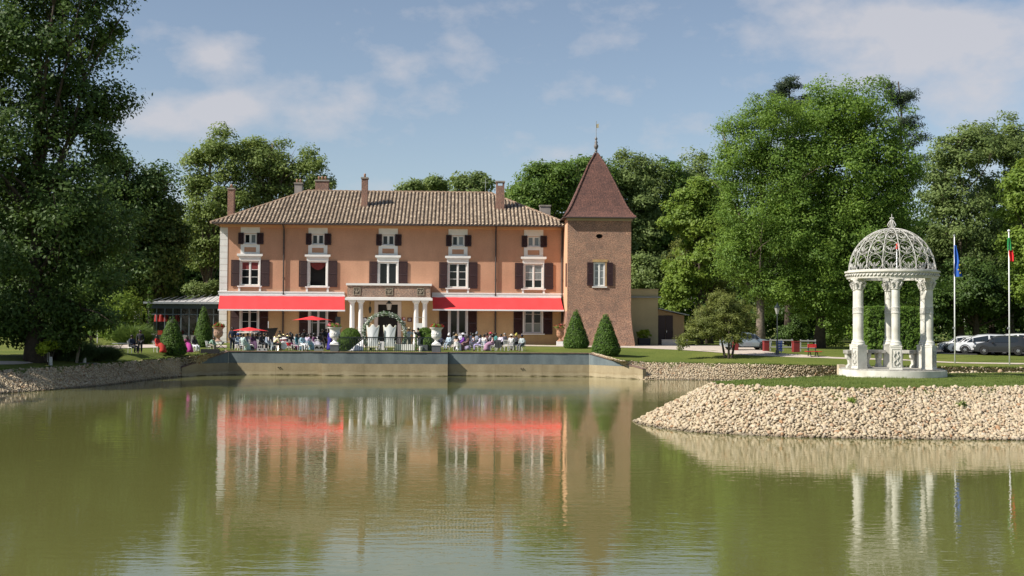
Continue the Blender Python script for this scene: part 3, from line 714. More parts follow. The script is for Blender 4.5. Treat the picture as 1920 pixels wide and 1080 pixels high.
W0 = [(FX(468 - 16), FX(468 + 16), 1.15, 4.15), (FX(597 - 16), FX(597 + 16), 0.05, 4.15), (FX(709), FX(746), 0.05, FZ(727, 571)), (FX(858 - 15), FX(858 + 17), 0.05, 4.15), (FX(998 - 15), FX(998 + 18), 1.15, 4.15)]
def wall_holes(m, x0, x1, z0, z1, holes, depth=0.22):
    xs_ = sorted(set([x0, x1] + [h for H in holes for h in H[:2]])); zs_ = sorted(set([z0, z1] + [h for H in holes for h in H[2:]]))
    for i in range(len(xs_) - 1):
        for j in range(len(zs_) - 1):
            cx, cz = (xs_[i] + xs_[i + 1]) / 2, (zs_[j] + zs_[j + 1]) / 2
            if any(H[0] < cx < H[1] and H[2] < cz < H[3] for H in holes): continue
            m.q((xs_[i], 0, zs_[j]), (xs_[i + 1], 0, zs_[j]), (xs_[i + 1], 0, zs_[j + 1]), (xs_[i], 0, zs_[j + 1]))
    for a, b, c, d in holes:
        m.q((a, 0, c), (a, 0, d), (a, depth, d), (a, depth, c)); m.q((b, 0, d), (b, 0, c), (b, depth, c), (b, depth, d))
        m.q((a, 0, d), (b, 0, d), (b, depth, d), (a, depth, d)); m.q((a, 0, c), (a, depth, c), (b, depth, c), (b, 0, c))
m = MB(); wall_holes(m, 0, HW, ZS0, ZE + 0.3, W1 + W2)
m.q((0, HD, ZS0), (0, 0, ZS0), (0, 0, ZE + .3), (0, HD, ZE + .3)).q((HW, 0, ZS0), (HW, HD, ZS0), (HW, HD, ZE + .3), (HW, 0, ZE + .3)).q((HW, HD, ZS0), (0, HD, ZS0), (0, HD, ZE + .3), (HW, HD, ZE + .3))
m.build('upper_wall', M_orange, house)
m = MB(); wall_holes(m, 0, HW, -0.3, ZS0, W0, 0.3)
m.q((0, HD, -.3), (0, 0, -.3), (0, 0, ZS0), (0, HD, ZS0)).q((HW, 0, -.3), (HW, HD, -.3), (HW, HD, ZS0), (HW, 0, ZS0)).q((HW, HD, -.3), (0, HD, -.3), (0, HD, ZS0), (HW, HD, ZS0))
m.build('ground_floor_wall', M_tan, house)
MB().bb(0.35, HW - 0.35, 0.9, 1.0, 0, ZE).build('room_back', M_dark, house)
# cornice under the eaves, string course, quoins
MB().prism([(-0.10, ZE - 0.02), (HW + 0.02, ZE - 0.02), (HW + 0.02, ZE + 0.22), (-0.10, ZE + 0.22)], -0.16, -0.004).build('eaves_cornice', mat('orange_cornice', (0.66, 0.38, 0.22), 0.85), house)
sc_ = MB().bb(-0.12, FX(646), -0.14, -0.004, ZS0 + 0.05, ZS1 + 0.05).bb(FX(810), HW - 0.02, -0.14, -0.004, ZS0 + 0.05, ZS1 + 0.05).bb(-0.16, FX(646), -0.2, -0.145, ZS1 - 0.06, ZS1 + 0.06).bb(FX(810), HW - 0.02, -0.2, -0.145, ZS1 - 0.06, ZS1 + 0.06)
each(sc_, 'string_course', M_white, house)
nq = 19
for i in range(nq):
    z0 = -0.2 + (ZE + 0.15) * i / nq; z1 = -0.2 + (ZE + 0.15) * (i + 1) / nq - 0.025
    MB().bb(-0.05, 0.72, -0.045, 0.5, z0, z1).build('quoin_stone', M_quoin, house)
# eaves soffit, gutter, downpipes
OV = 1.25; ER = ZE + 0.28
MB().bb(-0.6, HW + 0.4, -OV, -0.165, ER - 0.06, ER - 0.02).build('soffit', mat('soffit_wood', (0.22, 0.14, 0.10), 0.8), house)
MB().tube([(-0.65, -OV - 0.04, ER - 0.02), (HW + 0.1, -OV - 0.04, ER - 0.02)], 0.075, 8).build('gutter', M_pipe, house)
for u in (531.5, 929.0, 1053.5):
    x = FX(u); dp = MB().tube([(x, -OV + 0.05, ER - 0.05), (x, -0.25, ZE - 0.1), (x, -0.14, ZE - 0.4), (x, -0.14, 0.1)], 0.085, 8)
    for zz in (3.0, 6.6, 9.6): dp.bb(x - 0.1, x + 0.1, -0.15, -0.01, zz, zz + 0.05)
    dp.build('downpipe', M_pipe, house)

def casement(x0, x1, z0, z1, nx, nz, pm=None, y=0.12, fr=0.09, bars=0.045, name='window', open_left=False, frame_mat=None):
    fm = frame_mat or M_white
    m = MB(); m.bb(x0, x0 + fr, y - .05, y + .05, z0, z1).bb(x1 - fr, x1, y - .05, y + .05, z0, z1).bb(x0 + fr, x1 - fr, y - .05, y + .05, z0, z0 + fr).bb(x0 + fr, x1 - fr, y - .05, y + .05, z1 - fr, z1)
    w_ = m.build(name, fm, house)
    xm = (x0 + x1) / 2
    MB().bb(xm - 0.06, xm + 0.06, y - .055, y + .045, z0 + fr, z1 - fr).build('mullion', fm, w_)
    for side, (a, b) in enumerate(((x0 + fr, xm - .06), (xm + .06, x1 - fr))):
        sash = MB(); s_ = 0.05
        sash.bb(a + .002, a + s_, y - .03, y + .03, z0 + fr + .002, z1 - fr - .002).bb(b - s_, b - .002, y - .03, y + .03, z0 + fr + .002, z1 - fr - .002).bb(a + s_, b - s_, y - .03, y + .03, z0 + fr + .002, z0 + fr + s_).bb(a + s_, b - s_, y - .03, y + .03, z1 - fr - s_, z1 - fr - .002)
        sash.build('sash', fm, w_)
        a2, b2, c2_, d2 = a + s_, b - s_, z0 + fr + s_, z1 - fr - s_
        for k_ in range(1, nz):
            zz = c2_ + (d2 - c2_) * k_ / nz; MB().bb(a2, b2, y - .022, y + .012, zz - bars / 2, zz + bars / 2).build('glazing_bar', fm, w_)
        for k_ in range(nz):
            za, zb = c2_ + (d2 - c2_) * k_ / nz, c2_ + (d2 - c2_) * (k_ + 1) / nz
            pmx = pm(side, k_) if callable(pm) else (pm or M_pane)
            tl = 0.012 * math.sin(3.1 * x0 + side * 2 + k_)
            MB().q((a2, y - .004 + tl, za), (b2, y + .004 - tl, za), (b2, y + .004 - tl, zb), (a2, y - .004 + tl, zb)).build('pane', pmx, w_)
    return w_
def shutter(x0, x1, z0, z1, y=-0.06, rails=(0.5,)):
    m = MB(); t_ = 0.05; fw = 0.07
    m.bb(x0, x0 + fw, y - t_, y, z0, z1).bb(x1 - fw, x1, y - t_, y, z0, z1).bb(x0 + fw, x1 - fw, y - t_, y, z0, z0 + 0.09).bb(x0 + fw, x1 - fw, y - t_, y, z1 - 0.09, z1)
    for r_ in rails: zc = z0 + (z1 - z0) * r_; m.bb(x0 + fw, x1 - fw, y - t_, y, zc - 0.05, zc + 0.05)
    sh = m.build('shutter', M_shut, house)
    n = max(4, int((z1 - z0) / 0.085)); sl = MB()
    for i in range(n):
        zc = z0 + 0.09 + (z1 - z0 - 0.18) * (i + .5) / n
        sl.box(((x0 + x1) / 2, y - 0.024, zc), (x1 - x0 - 2 * fw, 0.012, 0.075), rx=R(-28))
    o = sl.build('louvres', M_shut, sh); o['kind'] = 'stuff'
    hg = MB()
    for zz in (z0 + 0.25, z1 - 0.25): hg.bb(x1 - 0.01 if x0 < x1 else x0, x1 + 0.03, y - 0.03, y + 0.0, zz, zz + 0.09)
    each(hg, 'hinge', M_black, sh)
M_curt = mat('net_curtain_pane', (0.20, 0.22, 0.23), 0.08, var=0.3, vscale=5, spec=0.7)
M_redc = mat('red_curtain', (0.20, 0.03, 0.03), 0.8, var=0.3, vscale=8)
for i, u in enumerate(cols):
    a, b, c, d = W2[i]; d_ = dv(u)
    casement(a, b, c, d, 2, 1, pm=(lambda s_, k_, i=i: M_panel if (i == 4 or (i == 3 and s_ == 1) or (i == 0 and s_ == 1)) else M_pane), fr=0.07)
    sx0, sx1 = FX(u - 18), FX(u + 18); zt_ = ZE - 0.025; zb_ = FZ(u, 476 + d_)
    # white surround, with an orange recessed panel under the attic window
    s_ = MB(); y0, y1 = -0.05, -0.003
    s_.bb(sx0, sx1, y0, y1, d + 0.03, zt_).bb(sx0, a - 0.02, y0, y1, c, d + 0.03).bb(b + 0.02, sx1, y0, y1, c, d + 0.03)
    pz0, pz1 = FZ(u, 472.5 + d_), FZ(u, 463.5 + d_)
    s_.bb(sx0, sx1, y0, y1, pz1, c - 0.08).bb(sx0, sx1, y0, y1, zb_, pz0).bb(sx0, FX(u - 11), y0, y1, pz0, pz1).bb(FX(u + 11), sx1, y0, y1, pz0, pz1)
    each(s_, 'attic_surround', M_white, house)
    MB().bb(FX(u - 13), FX(u + 13), -0.13, -0.003, c - 0.078, c - 0.004).build('attic_sill', M_white, house)
    shutter(FX(u - 22.5), FX(u - 12), FZ(u, 457.8 + d_), FZ(u, 436.4 + d_), rails=()); shutter(FX(u + 12.5), FX(u + 25), FZ(u, 457.8 + d_), FZ(u, 436.4 + d_), rails=())
    # first-floor window
    a, b, c, d = W1[i]
    if i == 1:                                         # open window with a red swag
        m = MB(); m.bb(a, a + .1, 0, .12, c, d).bb(b - .1, b, 0, .12, c, d).bb(a + .1, b - .1, 0, .12, d - .1, d).bb(a + .1, b - .1, 0, .12, c, c + .08)
        w_ = m.build('window', M_white, house)
        for (px, sg) in ((a + .12, 1), (b - .12, -1)):
            sash = MB(); sash.box((px, 0.42, (c + d) / 2), (0.05, 0.6, d - c - .25)); sash.build('sash', M_white, w_)
        cur = MB(); nn = 12; V = []; F = []
        for k_ in range(nn + 1):
            t_ = k_ / nn; x = a + .1 + (b - a - .2) * t_; sag = 0.62 * math.sin(math.pi * t_) ** 0.8 + 0.12
            V += [(x, 0.35 + 0.02 * math.sin(k_ * 2.2), d - .1), (x, 0.33 + 0.03 * math.cos(k_ * 2.2), d - .1 - sag)]
        F = [(2 * k_, 2 * k_ + 1, 2 * k_ + 3, 2 * k_ + 2) for k_ in range(nn)]
        cur.raw(V, F).build('curtain', M_redc, w_, smooth=True)
    else:
        def pmf(s_, k_, i=i):
            if i == 4 and k_ >= 1: return M_curt
            if i == 0 and k_ == 2: return M_redc
            return M_pane
        casement(a, b, c, d, 2, 1 if i == 2 else 3, pm=pmf)
    zc0, zc1 = FZ(u, 480 + d_), FZ(u, 475.8 + d_)
    each(MB().bb(FX(u - 24), FX(u + 24), -0.22, -0.003, zc0, zc1).bb(FX(u - 22), FX(u + 22), -0.15, -0.003, zc0 - 0.09, zc0 - 0.003).bb(FX(u - 20.5), FX(u + 20.5), -0.07, -0.003, d + 0.015, zc0 - 0.093), 'window_hood', M_white, house)
    each(MB().bb(a - .12, a - .004, -.05, -.003, c, d + .012).bb(b + .004, b + .12, -.05, -.003, c, d + .012), 'window_casing', M_white, house)
    shutter(FX(u - 35), FX(u - 19.5), FZ(u, 536.8 + d_), FZ(u, 487.5 + d_)); shutter(FX(u + 20), FX(u + 37), FZ(u, 536.8 + d_), FZ(u, 487.5 + d_))
    if i != 2:
        sl = MB().bb(FX(u - 23), FX(u + 23), -0.2, -0.003, c - 0.14, c - 0.02)
        for sg in (-1, 1):
            xx = FX(u + sg * 19.5); sl.bb(xx - .1, xx + .1, -0.13, -0.003, c - 0.55, c - 0.143)
        each(sl, 'window_sill', M_white, house)
# ground floor windows and doors
for i in (0, 1, 3, 4):
    a, b, c, d = W0[i]
    french = i in (1, 3)
    casement(a, b, c, d, 2, 1 if i == 3 else (3 if not french else 2), pm=(lambda s_, k_, i=i: (M_panel if (i == 4 and k_ == 0) else M_pane)), frame_mat=mat('grey_white_frame', (0.55, 0.55, 0.56), 0.6))
    each(MB().bb(a - .14, a - .004, -.05, -.003, c, d + .1).bb(b + .004, b + .14, -.05, -.003, c, d + .1).bb(a - .004, b + .004, -.05, -.003, d + .004, d + .1), 'window_casing', M_white, house)
    w_ = (b - a) * 0.5 + .02
    shutter(a - .16 - w_, a - .16, max(c - .1, 0.12), d + 0.05); shutter(b + .16, b + .16 + w_, max(c - .1, 0.12), d + 0.05)
    if not french: MB().bb(a - .3, b + .3, -.2, -.003, c - .14, c - .02).build('window_sill', M_white, house)
# front door
a, b, c, d = W0[2]
MB().bb(a, b, 0.31, 0.36, c, d).build('door', M_dark, house)
each(MB().bb(a - .36, a - .004, -.07, -.003, c, d + .32).bb(b + .004, b + .36, -.07, -.003, c, d + .32).bb(a - .004, b + .004, -.07, -.003, d + .004, d + .32), 'door_surround', mat('pale_pink_stone', (0.66, 0.58, 0.54), 0.8), house)

# ---- portico with brick balcony
PD = 2.3
bx0, bx1 = FX(651, -PD), FX(807, -PD)
bz0, bz1, bz2, bz3 = FZ(730, 563, -PD), FZ(730, 557.5, -PD), FZ(730, 535.5, -PD), FZ(730, 531.5, -PD)
MB().bb(bx0, bx1, -PD, -0.01, bz1 + .003, bz2).build('balcony_parapet', M_bbrick, house)
MB().bb(bx0 - .12, bx1 + .12, -PD - .12, -0.01, bz2 + .003, bz3).build('balcony_cap', M_white, house)
MB().bb(bx0 - .2, bx1 + .2, -PD - .2, -0.01, bz0, bz1 - .06).bb(bx0 - .1, bx1 + .1, -PD - .1, -0.01, bz1 - .058, bz1).build('balcony_cornice', M_white, house)
M_carv = mat('carved_stone', (0.42, 0.37, 0.28), 0.9, c2=(0.20, 0.17, 0.13), vscale=9, bump=0.8, bscale=18)
for u in (669, 729.5, 788.5):
    x = FX(u, -PD); zc = (bz1 + bz2) / 2; h = 0.36
    f = MB().bb(x - h, x - h + .07, -PD - .06, -PD - .002, zc - h, zc + h).bb(x + h - .07, x + h, -PD - .06, -PD - .002, zc - h, zc + h).bb(x - h + .07, x + h - .07, -PD - .06, -PD - .002, zc - h, zc - h + .07).bb(x - h + .07, x + h - .07, -PD - .06, -PD - .002, zc + h - .07, zc + h)
    fr_ = f.build('carved_plaque', M_carv, house)
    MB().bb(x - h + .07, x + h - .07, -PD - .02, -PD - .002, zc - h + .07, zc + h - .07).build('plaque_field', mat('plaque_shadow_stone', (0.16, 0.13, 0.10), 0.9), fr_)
    for k_ in range(3):
        MB().lathe([(0.02, -0.2), (0.055, -0.1), (0.03, 0), (0.06, 0.1), (0.015, 0.2)], 8).build('carved_leaf', M_carv, fr_, loc=(x - 0.14 + 0.14 * k_, -PD - .03, zc)).rotation_euler.y = R(-35 + 35 * k_)
for u in (660.6, 676.8, 780.5, 796.8):
    x = FX(u, -PD + .35); y = -PD + .35
    pr = [(0.30, 0), (0.30, 0.12), (0.33, 0.13), (0.33, 0.2), (0.26, 0.27), (0.255, 0.4), (0.25, 1.6), (0.22, bz0 - 0.5), (0.25, bz0 - .42), (0.23, bz0 - .38), (0.27, bz0 - .28), (0.34, bz0 - .18)]
    cl = MB().lathe(pr, 20).build('column', M_white, house, smooth=True, angle=R(40), loc=(x, y, 0.0))
    MB().bb(-.36, .36, -.36, .36, bz0 - .18, bz0 - .01).build('capital', M_white, cl)
# wall lantern, hanging lantern, hotel plaques
wl_ = MB().tube([(0, 0, 0.5), (0, -.25, 0.75), (0, -.4, 0.5), (0, -.4, 0.25)], 0.03, 6).lathe([(0.02, 0.25), (0.12, 0.15), (0.15, -0.05), (0.08, -0.4), (0.02, -.5)], 8, (0, -.4, 0))
wl_.build('wall_lantern', M_blkiron, house, loc=(FX(694.5), 0, FZ(694, 579)))
hl = MB().tube([(0, 0, 0.3), (0, 0, 0.55)], 0.02, 6).lathe([(0.02, 0.32), (0.1, 0.25), (0.30, 0.02), (0.32, 0)], 6).build('hanging_lantern', M_blkiron, house, loc=(FX(729.5, -1.3), -1.3, FZ(729, 569.5, -1.3)))
MB().lathe([(0.28, -0.01), (0.19, -0.58), (0.16, -.62)], 6).build('lantern_glass', mat('lantern_glass', (0.50, 0.47, 0.43), 0.2), hl)
pl = MB().bb(FX(754), FX(760.6), -.06, -.003, FZ(757, 600.6), FZ(757, 594.6)).build('hotel_plaque', mat('plaque_red', (0.32, 0.04, 0.05), 0.4), house)
x, z = FX(756.6), FZ(757, 599.2); MB().bb(x, x + .05, -.068, -.061, z, z + .2).bb(x + .12, x + .17, -.068, -.061, z, z + .2).bb(x + .05, x + .12, -.068, -.061, z + .08, z + .12).build('plaque_letter', M_white, pl)
MB().bb(FX(754), FX(760.6), -.05, -.003, FZ(757, 604), FZ(757, 602.5)).build('star_plate', M_white, house)
pl = MB().bb(FX(764), FX(772.8), -.06, -.003, FZ(768, 603.6), FZ(768, 595.4)).build('guide_plaque', mat('plaque_dark_red', (0.10, 0.02, 0.02), 0.4), house)
MB().lathe([(0.05, 0), (0.15, 0.004)], 12).build('plaque_emblem', mat('plaque_grey', (0.3, 0.3, 0.3), .5), pl, loc=(FX(768.4), -.066, FZ(768, 599.4))).rotation_euler.x = R(90)
nb = MB().bb(FX(679), FX(688.5), -.1, -.003, FZ(684, 610), FZ(684, 595)).build('notice_board', M_black, house)
MB().bb(FX(681), FX(687), -.11, -.102, FZ(684, 606), FZ(684, 597)).build('notice_sheet', mat('paper', (0.45, 0.47, 0.5), 0.7), nb)
MB().bb(FX(631), FX(640.5), -.9, -.84, FZ(636, 625, -.9), FZ(636, 594, -.9)).build('menu_board', mat('slate_board', (0.03, 0.045, 0.05), 0.6), house)

# ---- awnings
def awning(ua, ub, u2a, u2b):
    zt_ = ZS0 - 0.02; p = 1.95
    x0, x1 = FX(ua, -.2), FX(ub, -.2); y0, y1 = FX(u2a, -p), FX(u2b, -p)
    zb = FZ((ua + ub) / 2, 580.5, -p)
    box_ = MB().bb(x0 - .05, x1 + .05, -0.34, -0.06, zt_ - .1, zt_ + .06).build('awning_cassette', M_alu, house)
    n = 96; rows = 8; V = []; F = []; wid = (x1 - x0); pan_n = round(wid / 1.2)
    for j in range(rows + 1):
        t_ = j / rows
        for i in range(n + 1):
            s_ = i / n; xa_, xb_ = x0 + (y0 - x0) * t_, x1 + (y1 - x1) * t_
            sag = 0.05 * math.sin(math.pi * t_) + 0.035 * abs(math.sin(math.pi * s_ * 3.06)) * t_ + 0.014 * abs(math.sin(math.pi * s_ * pan_n)) + 0.006 * math.sin(i * .37 + t_ * 5)
            V.append((xa_ + (xb_ - xa_) * s_, -0.3 + (-p + 0.3) * t_, zt_ - .03 + (zb - zt_ + .03) * t_ - sag))
    for j in range(rows):
        for i in range(n): F.append((j * (n + 1) + i, (j + 1) * (n + 1) + i, (j + 1) * (n + 1) + i + 1, j * (n + 1) + i + 1))
    MB().raw(V, F).build('awning_canvas', M_red, house, smooth=True)
    MB().bb(y0 - .04, y1 + .04, -p - .06, -p + .06, zb - .13, zb + .02).build('awning_bar', M_alu, house)
    for s_ in (0.03, 0.35, 0.65, 0.97):
        xx = y0 + (y1 - y0) * s_; MB().tube([(xx, -0.15, zt_ - .25), (xx + .3 * (1 if s_ < .5 else -1), -1.0, zb + .15), (xx, -p + .08, zb - .03)], 0.035, 6).build('awning_arm', M_alu, house)
awning(412, 646, 409.5, 646.5); awning(811, 1051, 812, 1057)

# ---- roof
rp = MB()
HB = HD + OV; rz = FZ(740, 360, 7.3); e0 = ER + 0.03
X0, X1 = -0.75, HW + 0.75
hx = 7.8
rl, rr = FX(574, 7.3), FX(918, 7.3); ym = 7.3
A_, B_, C_, D_ = Vector((X0, -OV, e0)), Vector((X1, -OV, e0)), Vector((X1, HB, e0)), Vector((X0, HB, e0))
E_, G_ = Vector((rl, ym, rz)), Vector((rr, ym, rz))
rp.q(A_, B_, G_, E_).q(B_, C_, G_).q(C_, D_, E_, G_).q(D_, A_, E_)
rp.q(A_, D_, C_, B_)
roof = rp.build('roof', M_tilebed, house)
def tiles_on(e0_, e1_, q0, q1, pitch=0.385, expo=0.43):
    """barrel tiles in columns from the eave line e0-e1 up to the line q0-q1"""
    ed = (e1_ - e0_); ln = ed.length; ex = ed.normalized()
    nrm = ex.cross((q0 - e0_).normalized()); nrm = nrm if nrm.z > 0 else -nrm; nrm.normalize()
    sl_ = nrm.cross(ex); sl_ = sl_ if sl_.z > 0 else -sl_
    h = (q0 - e0_).dot(sl_); xq0, xq1 = (q0 - e0_).dot(ex), (q1 - e0_).dot(ex)
    V = []; F = []; T = []
    nc = int(ln / pitch); rng_ = random.Random(3)
    for c in range(nc):
        x = (c + .5) * ln / nc
        lim = h
        if x < xq0: lim = h * x / max(1e-6, xq0)
        elif x > xq1: lim = h * (ln - x) / max(1e-6, ln - xq1)
        s_ = -0.08
        while s_ < lim - 0.1:
            r0 = 0.135 + rng_.uniform(-.01, .01); r1 = r0 * 0.84; ll = min(expo + .06, lim - s_ + 0.05)
            jx = rng_.uniform(-.015, .015); b = len(V); t_ = rng_.random(); 
            for (ss, rr_, up) in ((s_, r0, 0.035), (s_ + ll, r1, 0.0)):
                for k_ in range(6):
                    a = math.pi * k_ / 5
                    V.append(e0_ + ex * (x + jx + rr_ * math.cos(a)) + sl_ * ss + nrm * (rr_ * math.sin(a) * 0.85 + up + .01)); T.append(t_)
            F += [(b + k_, b + k_ + 1, b + 7 + k_, b + 6 + k_) for k_ in range(5)]
            s_ += expo
    return V, F, T
allV, allF, allT = [], [], []
for args in ((A_, B_, E_, G_), (D_, A_, E_, E_), (B_, C_, G_, G_)):
    V, F, T = tiles_on(*args); b = len(allV)
    allV += V; allF += [tuple(b + i for i in f) for f in F]; allT += T
to = inst('roof_tiles', fast_mesh('roof_tiles', np.array([v[:] for v in allV]), np.array(allF), M_tile, np.array(allT)), house); to['kind'] = 'stuff'
M_ridge = mat('ridge_tile', (0.36, 0.26, 0.18), 0.9, c2=(0.22, 0.14, 0.10), vscale=4, bump=0.3)
def ridge(p, q, n):
    for i in range(n):
        a = p.lerp(q, i / n); b = p.lerp(q, (i + 1.08) / n)
        MB().tube([a + Vector((0, 0, .02)), b + Vector((0, 0, .0))], [0.15, 0.12], 7).build('ridge_tile', M_ridge, house, smooth=True, angle=R(50))
ridge(E_, G_, 34); ridge(A_, E_, 22); ridge(B_, G_, 22)
# chimneys: (u, v top, v base, half width m, y offset, pots)
def chimney(u, vt, vb, hw_, y, pots=1, m_=None, cap=0.12, hollow=False):
    x = FX(u, y); z1 = FZ(u, vt, y); z0 = FZ(u, vb, y) - 0.7; d_ = 0.45
    c_ = MB().bb(x - hw_, x + hw_, y - d_, y + d_, z0, z1 - (0.5 if hollow else 0.16)).build('chimney', m_ or M_brick2, house)
    if hollow:
        pm_ = MB()
        for sx in (-1, 1):
            for sy in (-1, 1): pm_.box((x + sx * (hw_ - .09), y + sy * (d_ - .09), z1 - .33), (.17, .17, .33))
        each(pm_, 'chimney_pier', m_ or M_brick2, c_)
    MB().bb(x - hw_ - .07, x + hw_ + .07, y - d_ - .07, y + d_ + .07, z1 - .157, z1).build('chimney_cap', mat('chimney_cap_stone', (0.30, 0.27, 0.24), .9, var=.3), c_)
    for k_ in range(pots):
        xx = x + (k_ - (pots - 1) / 2) * 0.36
        MB().lathe([(0.12, 0), (0.10, 0.25), (0.13, 0.3), (0.09, 0.42)], 10).build('chimney_pot', M_terra, c_, smooth=True, loc=(xx, y, z1))
chimney(431.5, 353, 403, 0.31, 3.2); chimney(558, 343, 358, 0.42, 11.0, 2, mat('grey_chimney_render', (0.30, 0.27, 0.25), .9, var=.25)); chimney(602, 338, 358, 0.72, 9.5, 3)
chimney(682, 333, 387, 0.31, 3.4); chimney(936.5, 340, 391, 0.43, 3.1, 0, hollow=True)
chimney(1021, 385, 404, 0.55, 6.0, 0, mat('grey_chimney_render', (0.30, 0.27, 0.25)))
MB().tube([(FX(909, 8), 8, rz - .3), (FX(909, 8), 8, rz + 1.7)], 0.025, 5).bb(FX(909, 8) - .35, FX(909, 8) + .35, 7.98, 8.02, rz + 1.2, rz + 1.23).build('aerial', M_zinc, house)

# ------------------------------------------------------------------ the brick tower
TP = -4.4
tx0, tx1 = FX(1063.5, TP), FX(1183, TP); TW = tx1 - tx0; TX = (tx0 + tx1) / 2; TYc = TP + TW / 2
TL = HA + he * TX + hn * TYc; TL.z = HZ
tower = empty('brick_tower', TL, HPHI, 'square brick tower with steep red-brown pyramid roof and spire', 'tower')
h = TW / 2
def TXU(u, off=0.0): return FP(u, 560, TP + off)[0] - TX
def TZU(u, v, off=0.0): return FP(u, v, TP + off)[1]
tz = TZU(1120, 408.5)
fl = TXU(1189.5) - h
zz_ = [-0.3, 0.3, 1.0, 1.8, 2.6, 3.4, tz + 0.2]; ff = [fl + .02, fl, fl * .66, fl * .36, fl * .14, 0, 0]
whole = (TXU(1112.5), TXU(1134.5), TZU(1123, 537), TZU(1123, 491.5))
oc = (TXU(1117), TXU(1129.5), TZU(1123, 447.0), TZU(1123, 438.5))
m = MB()
for i in range(len(zz_) - 1):
    a, b = h + ff[i], h + ff[i + 1]
    if i == len(zz_) - 2: continue
    for s_ in range(4):
        c_, n_ = [((-1, -1), (1, -1)), ((1, -1), (1, 1)), ((1, 1), (-1, 1)), ((-1, 1), (-1, -1))][s_]
        m.q((c_[0] * a, c_[1] * a, zz_[i]), (n_[0] * a, n_[1] * a, zz_[i]), (n_[0] * b, n_[1] * b, zz_[i + 1]), (c_[0] * b, c_[1] * b, zz_[i + 1]))
z0 = zz_[-2]; z1 = zz_[-1]
fm = MB(); wall_holes(fm, -h, h, z0, z1, [whole, oc], 0.3)
m.raw([(x, y - h, z) for x, y, z in fm.v], fm.f)
for (a, b) in (((h, -h), (h, h)), ((h, h), (-h, h))): m.q((*a, z0), (*b, z0), (*b, z1), (*a, z1))
m.build('brick_wall', M_brick, tower)
MB().q((-h, h, z0), (-h, -h, z0), (-h, -h, z1), (-h, h, z1)).build('rendered_side', mat('pale_orange_render', (0.62, 0.36, 0.22), .9, var=.1), tower)
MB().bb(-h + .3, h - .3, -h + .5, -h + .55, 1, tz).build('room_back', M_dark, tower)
# oval eye
ov = MB(); cx, cz = (oc[0] + oc[1]) / 2, (oc[2] + oc[3]) / 2; rx_, rz_ = (oc[1] - oc[0]) / 2 * .98, (oc[3] - oc[2]) / 2 * .98
V = []; n_ = 24; sqv = []
for k_ in range(n_):
    a = 2 * math.pi * k_ / n_; ca, sa = math.cos(a), math.sin(a); q_ = max(abs(ca), abs(sa))
    V += [(cx + rx_ * ca, -h - .006, cz + rz_ * sa), (cx + (rx_ * 1.03) * ca / q_, -h - .006, cz + (rz_ * 1.03) * sa / q_)]
ov.raw(V, [(2 * k_, 2 * k_ + 1, (2 * k_ + 3) % (2 * n_), (2 * k_ + 2) % (2 * n_)) for k_ in range(n_)]).build('oval_window', M_brick, tower)
_house = house; house = tower
_fx = FX
def t_casement():
    a, b, c, d = whole
    w_ = casement(a + .02, b - .02, c + .02, d - .02, 2, 3, y=-h + .12, pm=lambda s_, k_: M_curt)
    return w_
t_casement()
shutter(TXU(1100.5), TXU(1111.8), TZU(1123, 535.8), TZU(1123, 492), y=-h - .05); shutter(TXU(1137.5), TXU(1148.8), TZU(1123, 535.8), TZU(1123, 492), y=-h - .05)
house = _house
each(MB().bb(TXU(1111), TXU(1139), -h - .05, -h - .003, whole[3] + .01, whole[3] + .26).bb(TXU(1135.4), TXU(1137.2), -h - .03, -h - .003, whole[2], whole[3]), 'stone_lintel', mat('yellow_lintel', (0.45, 0.30, 0.14), .9, var=.2), tower)
each(MB().bb(TXU(1110), TXU(1138), -h - .1, -h - .003, whole[2] - .12, whole[2] - .01), 'window_sill', M_quoin, tower)
# thin shutter seen edge-on at the rendered side
MB().bb(-h - .09, -h - .004, -h + .5, -h + 1.1, TZU(1060, 537), TZU(1060, 493)).build('side_shutter', M_shut, tower)
# roof with bell-cast eaves
TC = h + 0.42; ap = FP(1119.5, 289, TP + h)[1]
lev = [(1.0, 0.0), (0.93, 0.035), (0.86, 0.085), (0.76, 0.18), (0.62, 0.345), (0.45, 0.555), (0.25, 0.80), (0.035, 1.0)]
m = MB(); m.q((-TC, -TC, tz), (-TC, TC, tz), (TC, TC, tz), (TC, -TC, tz))
for (s0, t0), (s1, t1) in zip(lev, lev[1:]):
    a, b = TC * s0, TC * s1; za, zb = tz + .06 + (ap - tz) * t0, tz + .06 + (ap - tz) * t1
    for c_, n_ in (((-1, -1), (1, -1)), ((1, -1), (1, 1)), ((1, 1), (-1, 1)), ((-1, 1), (-1, -1))):
        m.q((c_[0] * a, c_[1] * a, za), (n_[0] * a, n_[1] * a, za), (n_[0] * b, n_[1] * b, zb), (c_[0] * b, c_[1] * b, zb))
troof = m.build('tower_roof', M_ttile, tower)
MB().bb(-TC - .06, TC + .06, -TC - .08, -TC + .02, tz - .05, tz + .055).bb(-TC - .06, -TC + .02, -TC + .021, TC, tz - .05, tz + .055).build('tower_gutter', M_pipe, troof)
MB().bb(-h - .12, h + .12, -h - .12, -h - .004, tz - .28, tz - .055).build('tower_cornice', mat('tower_cornice', (0.42, 0.33, 0.22), .9), tower)
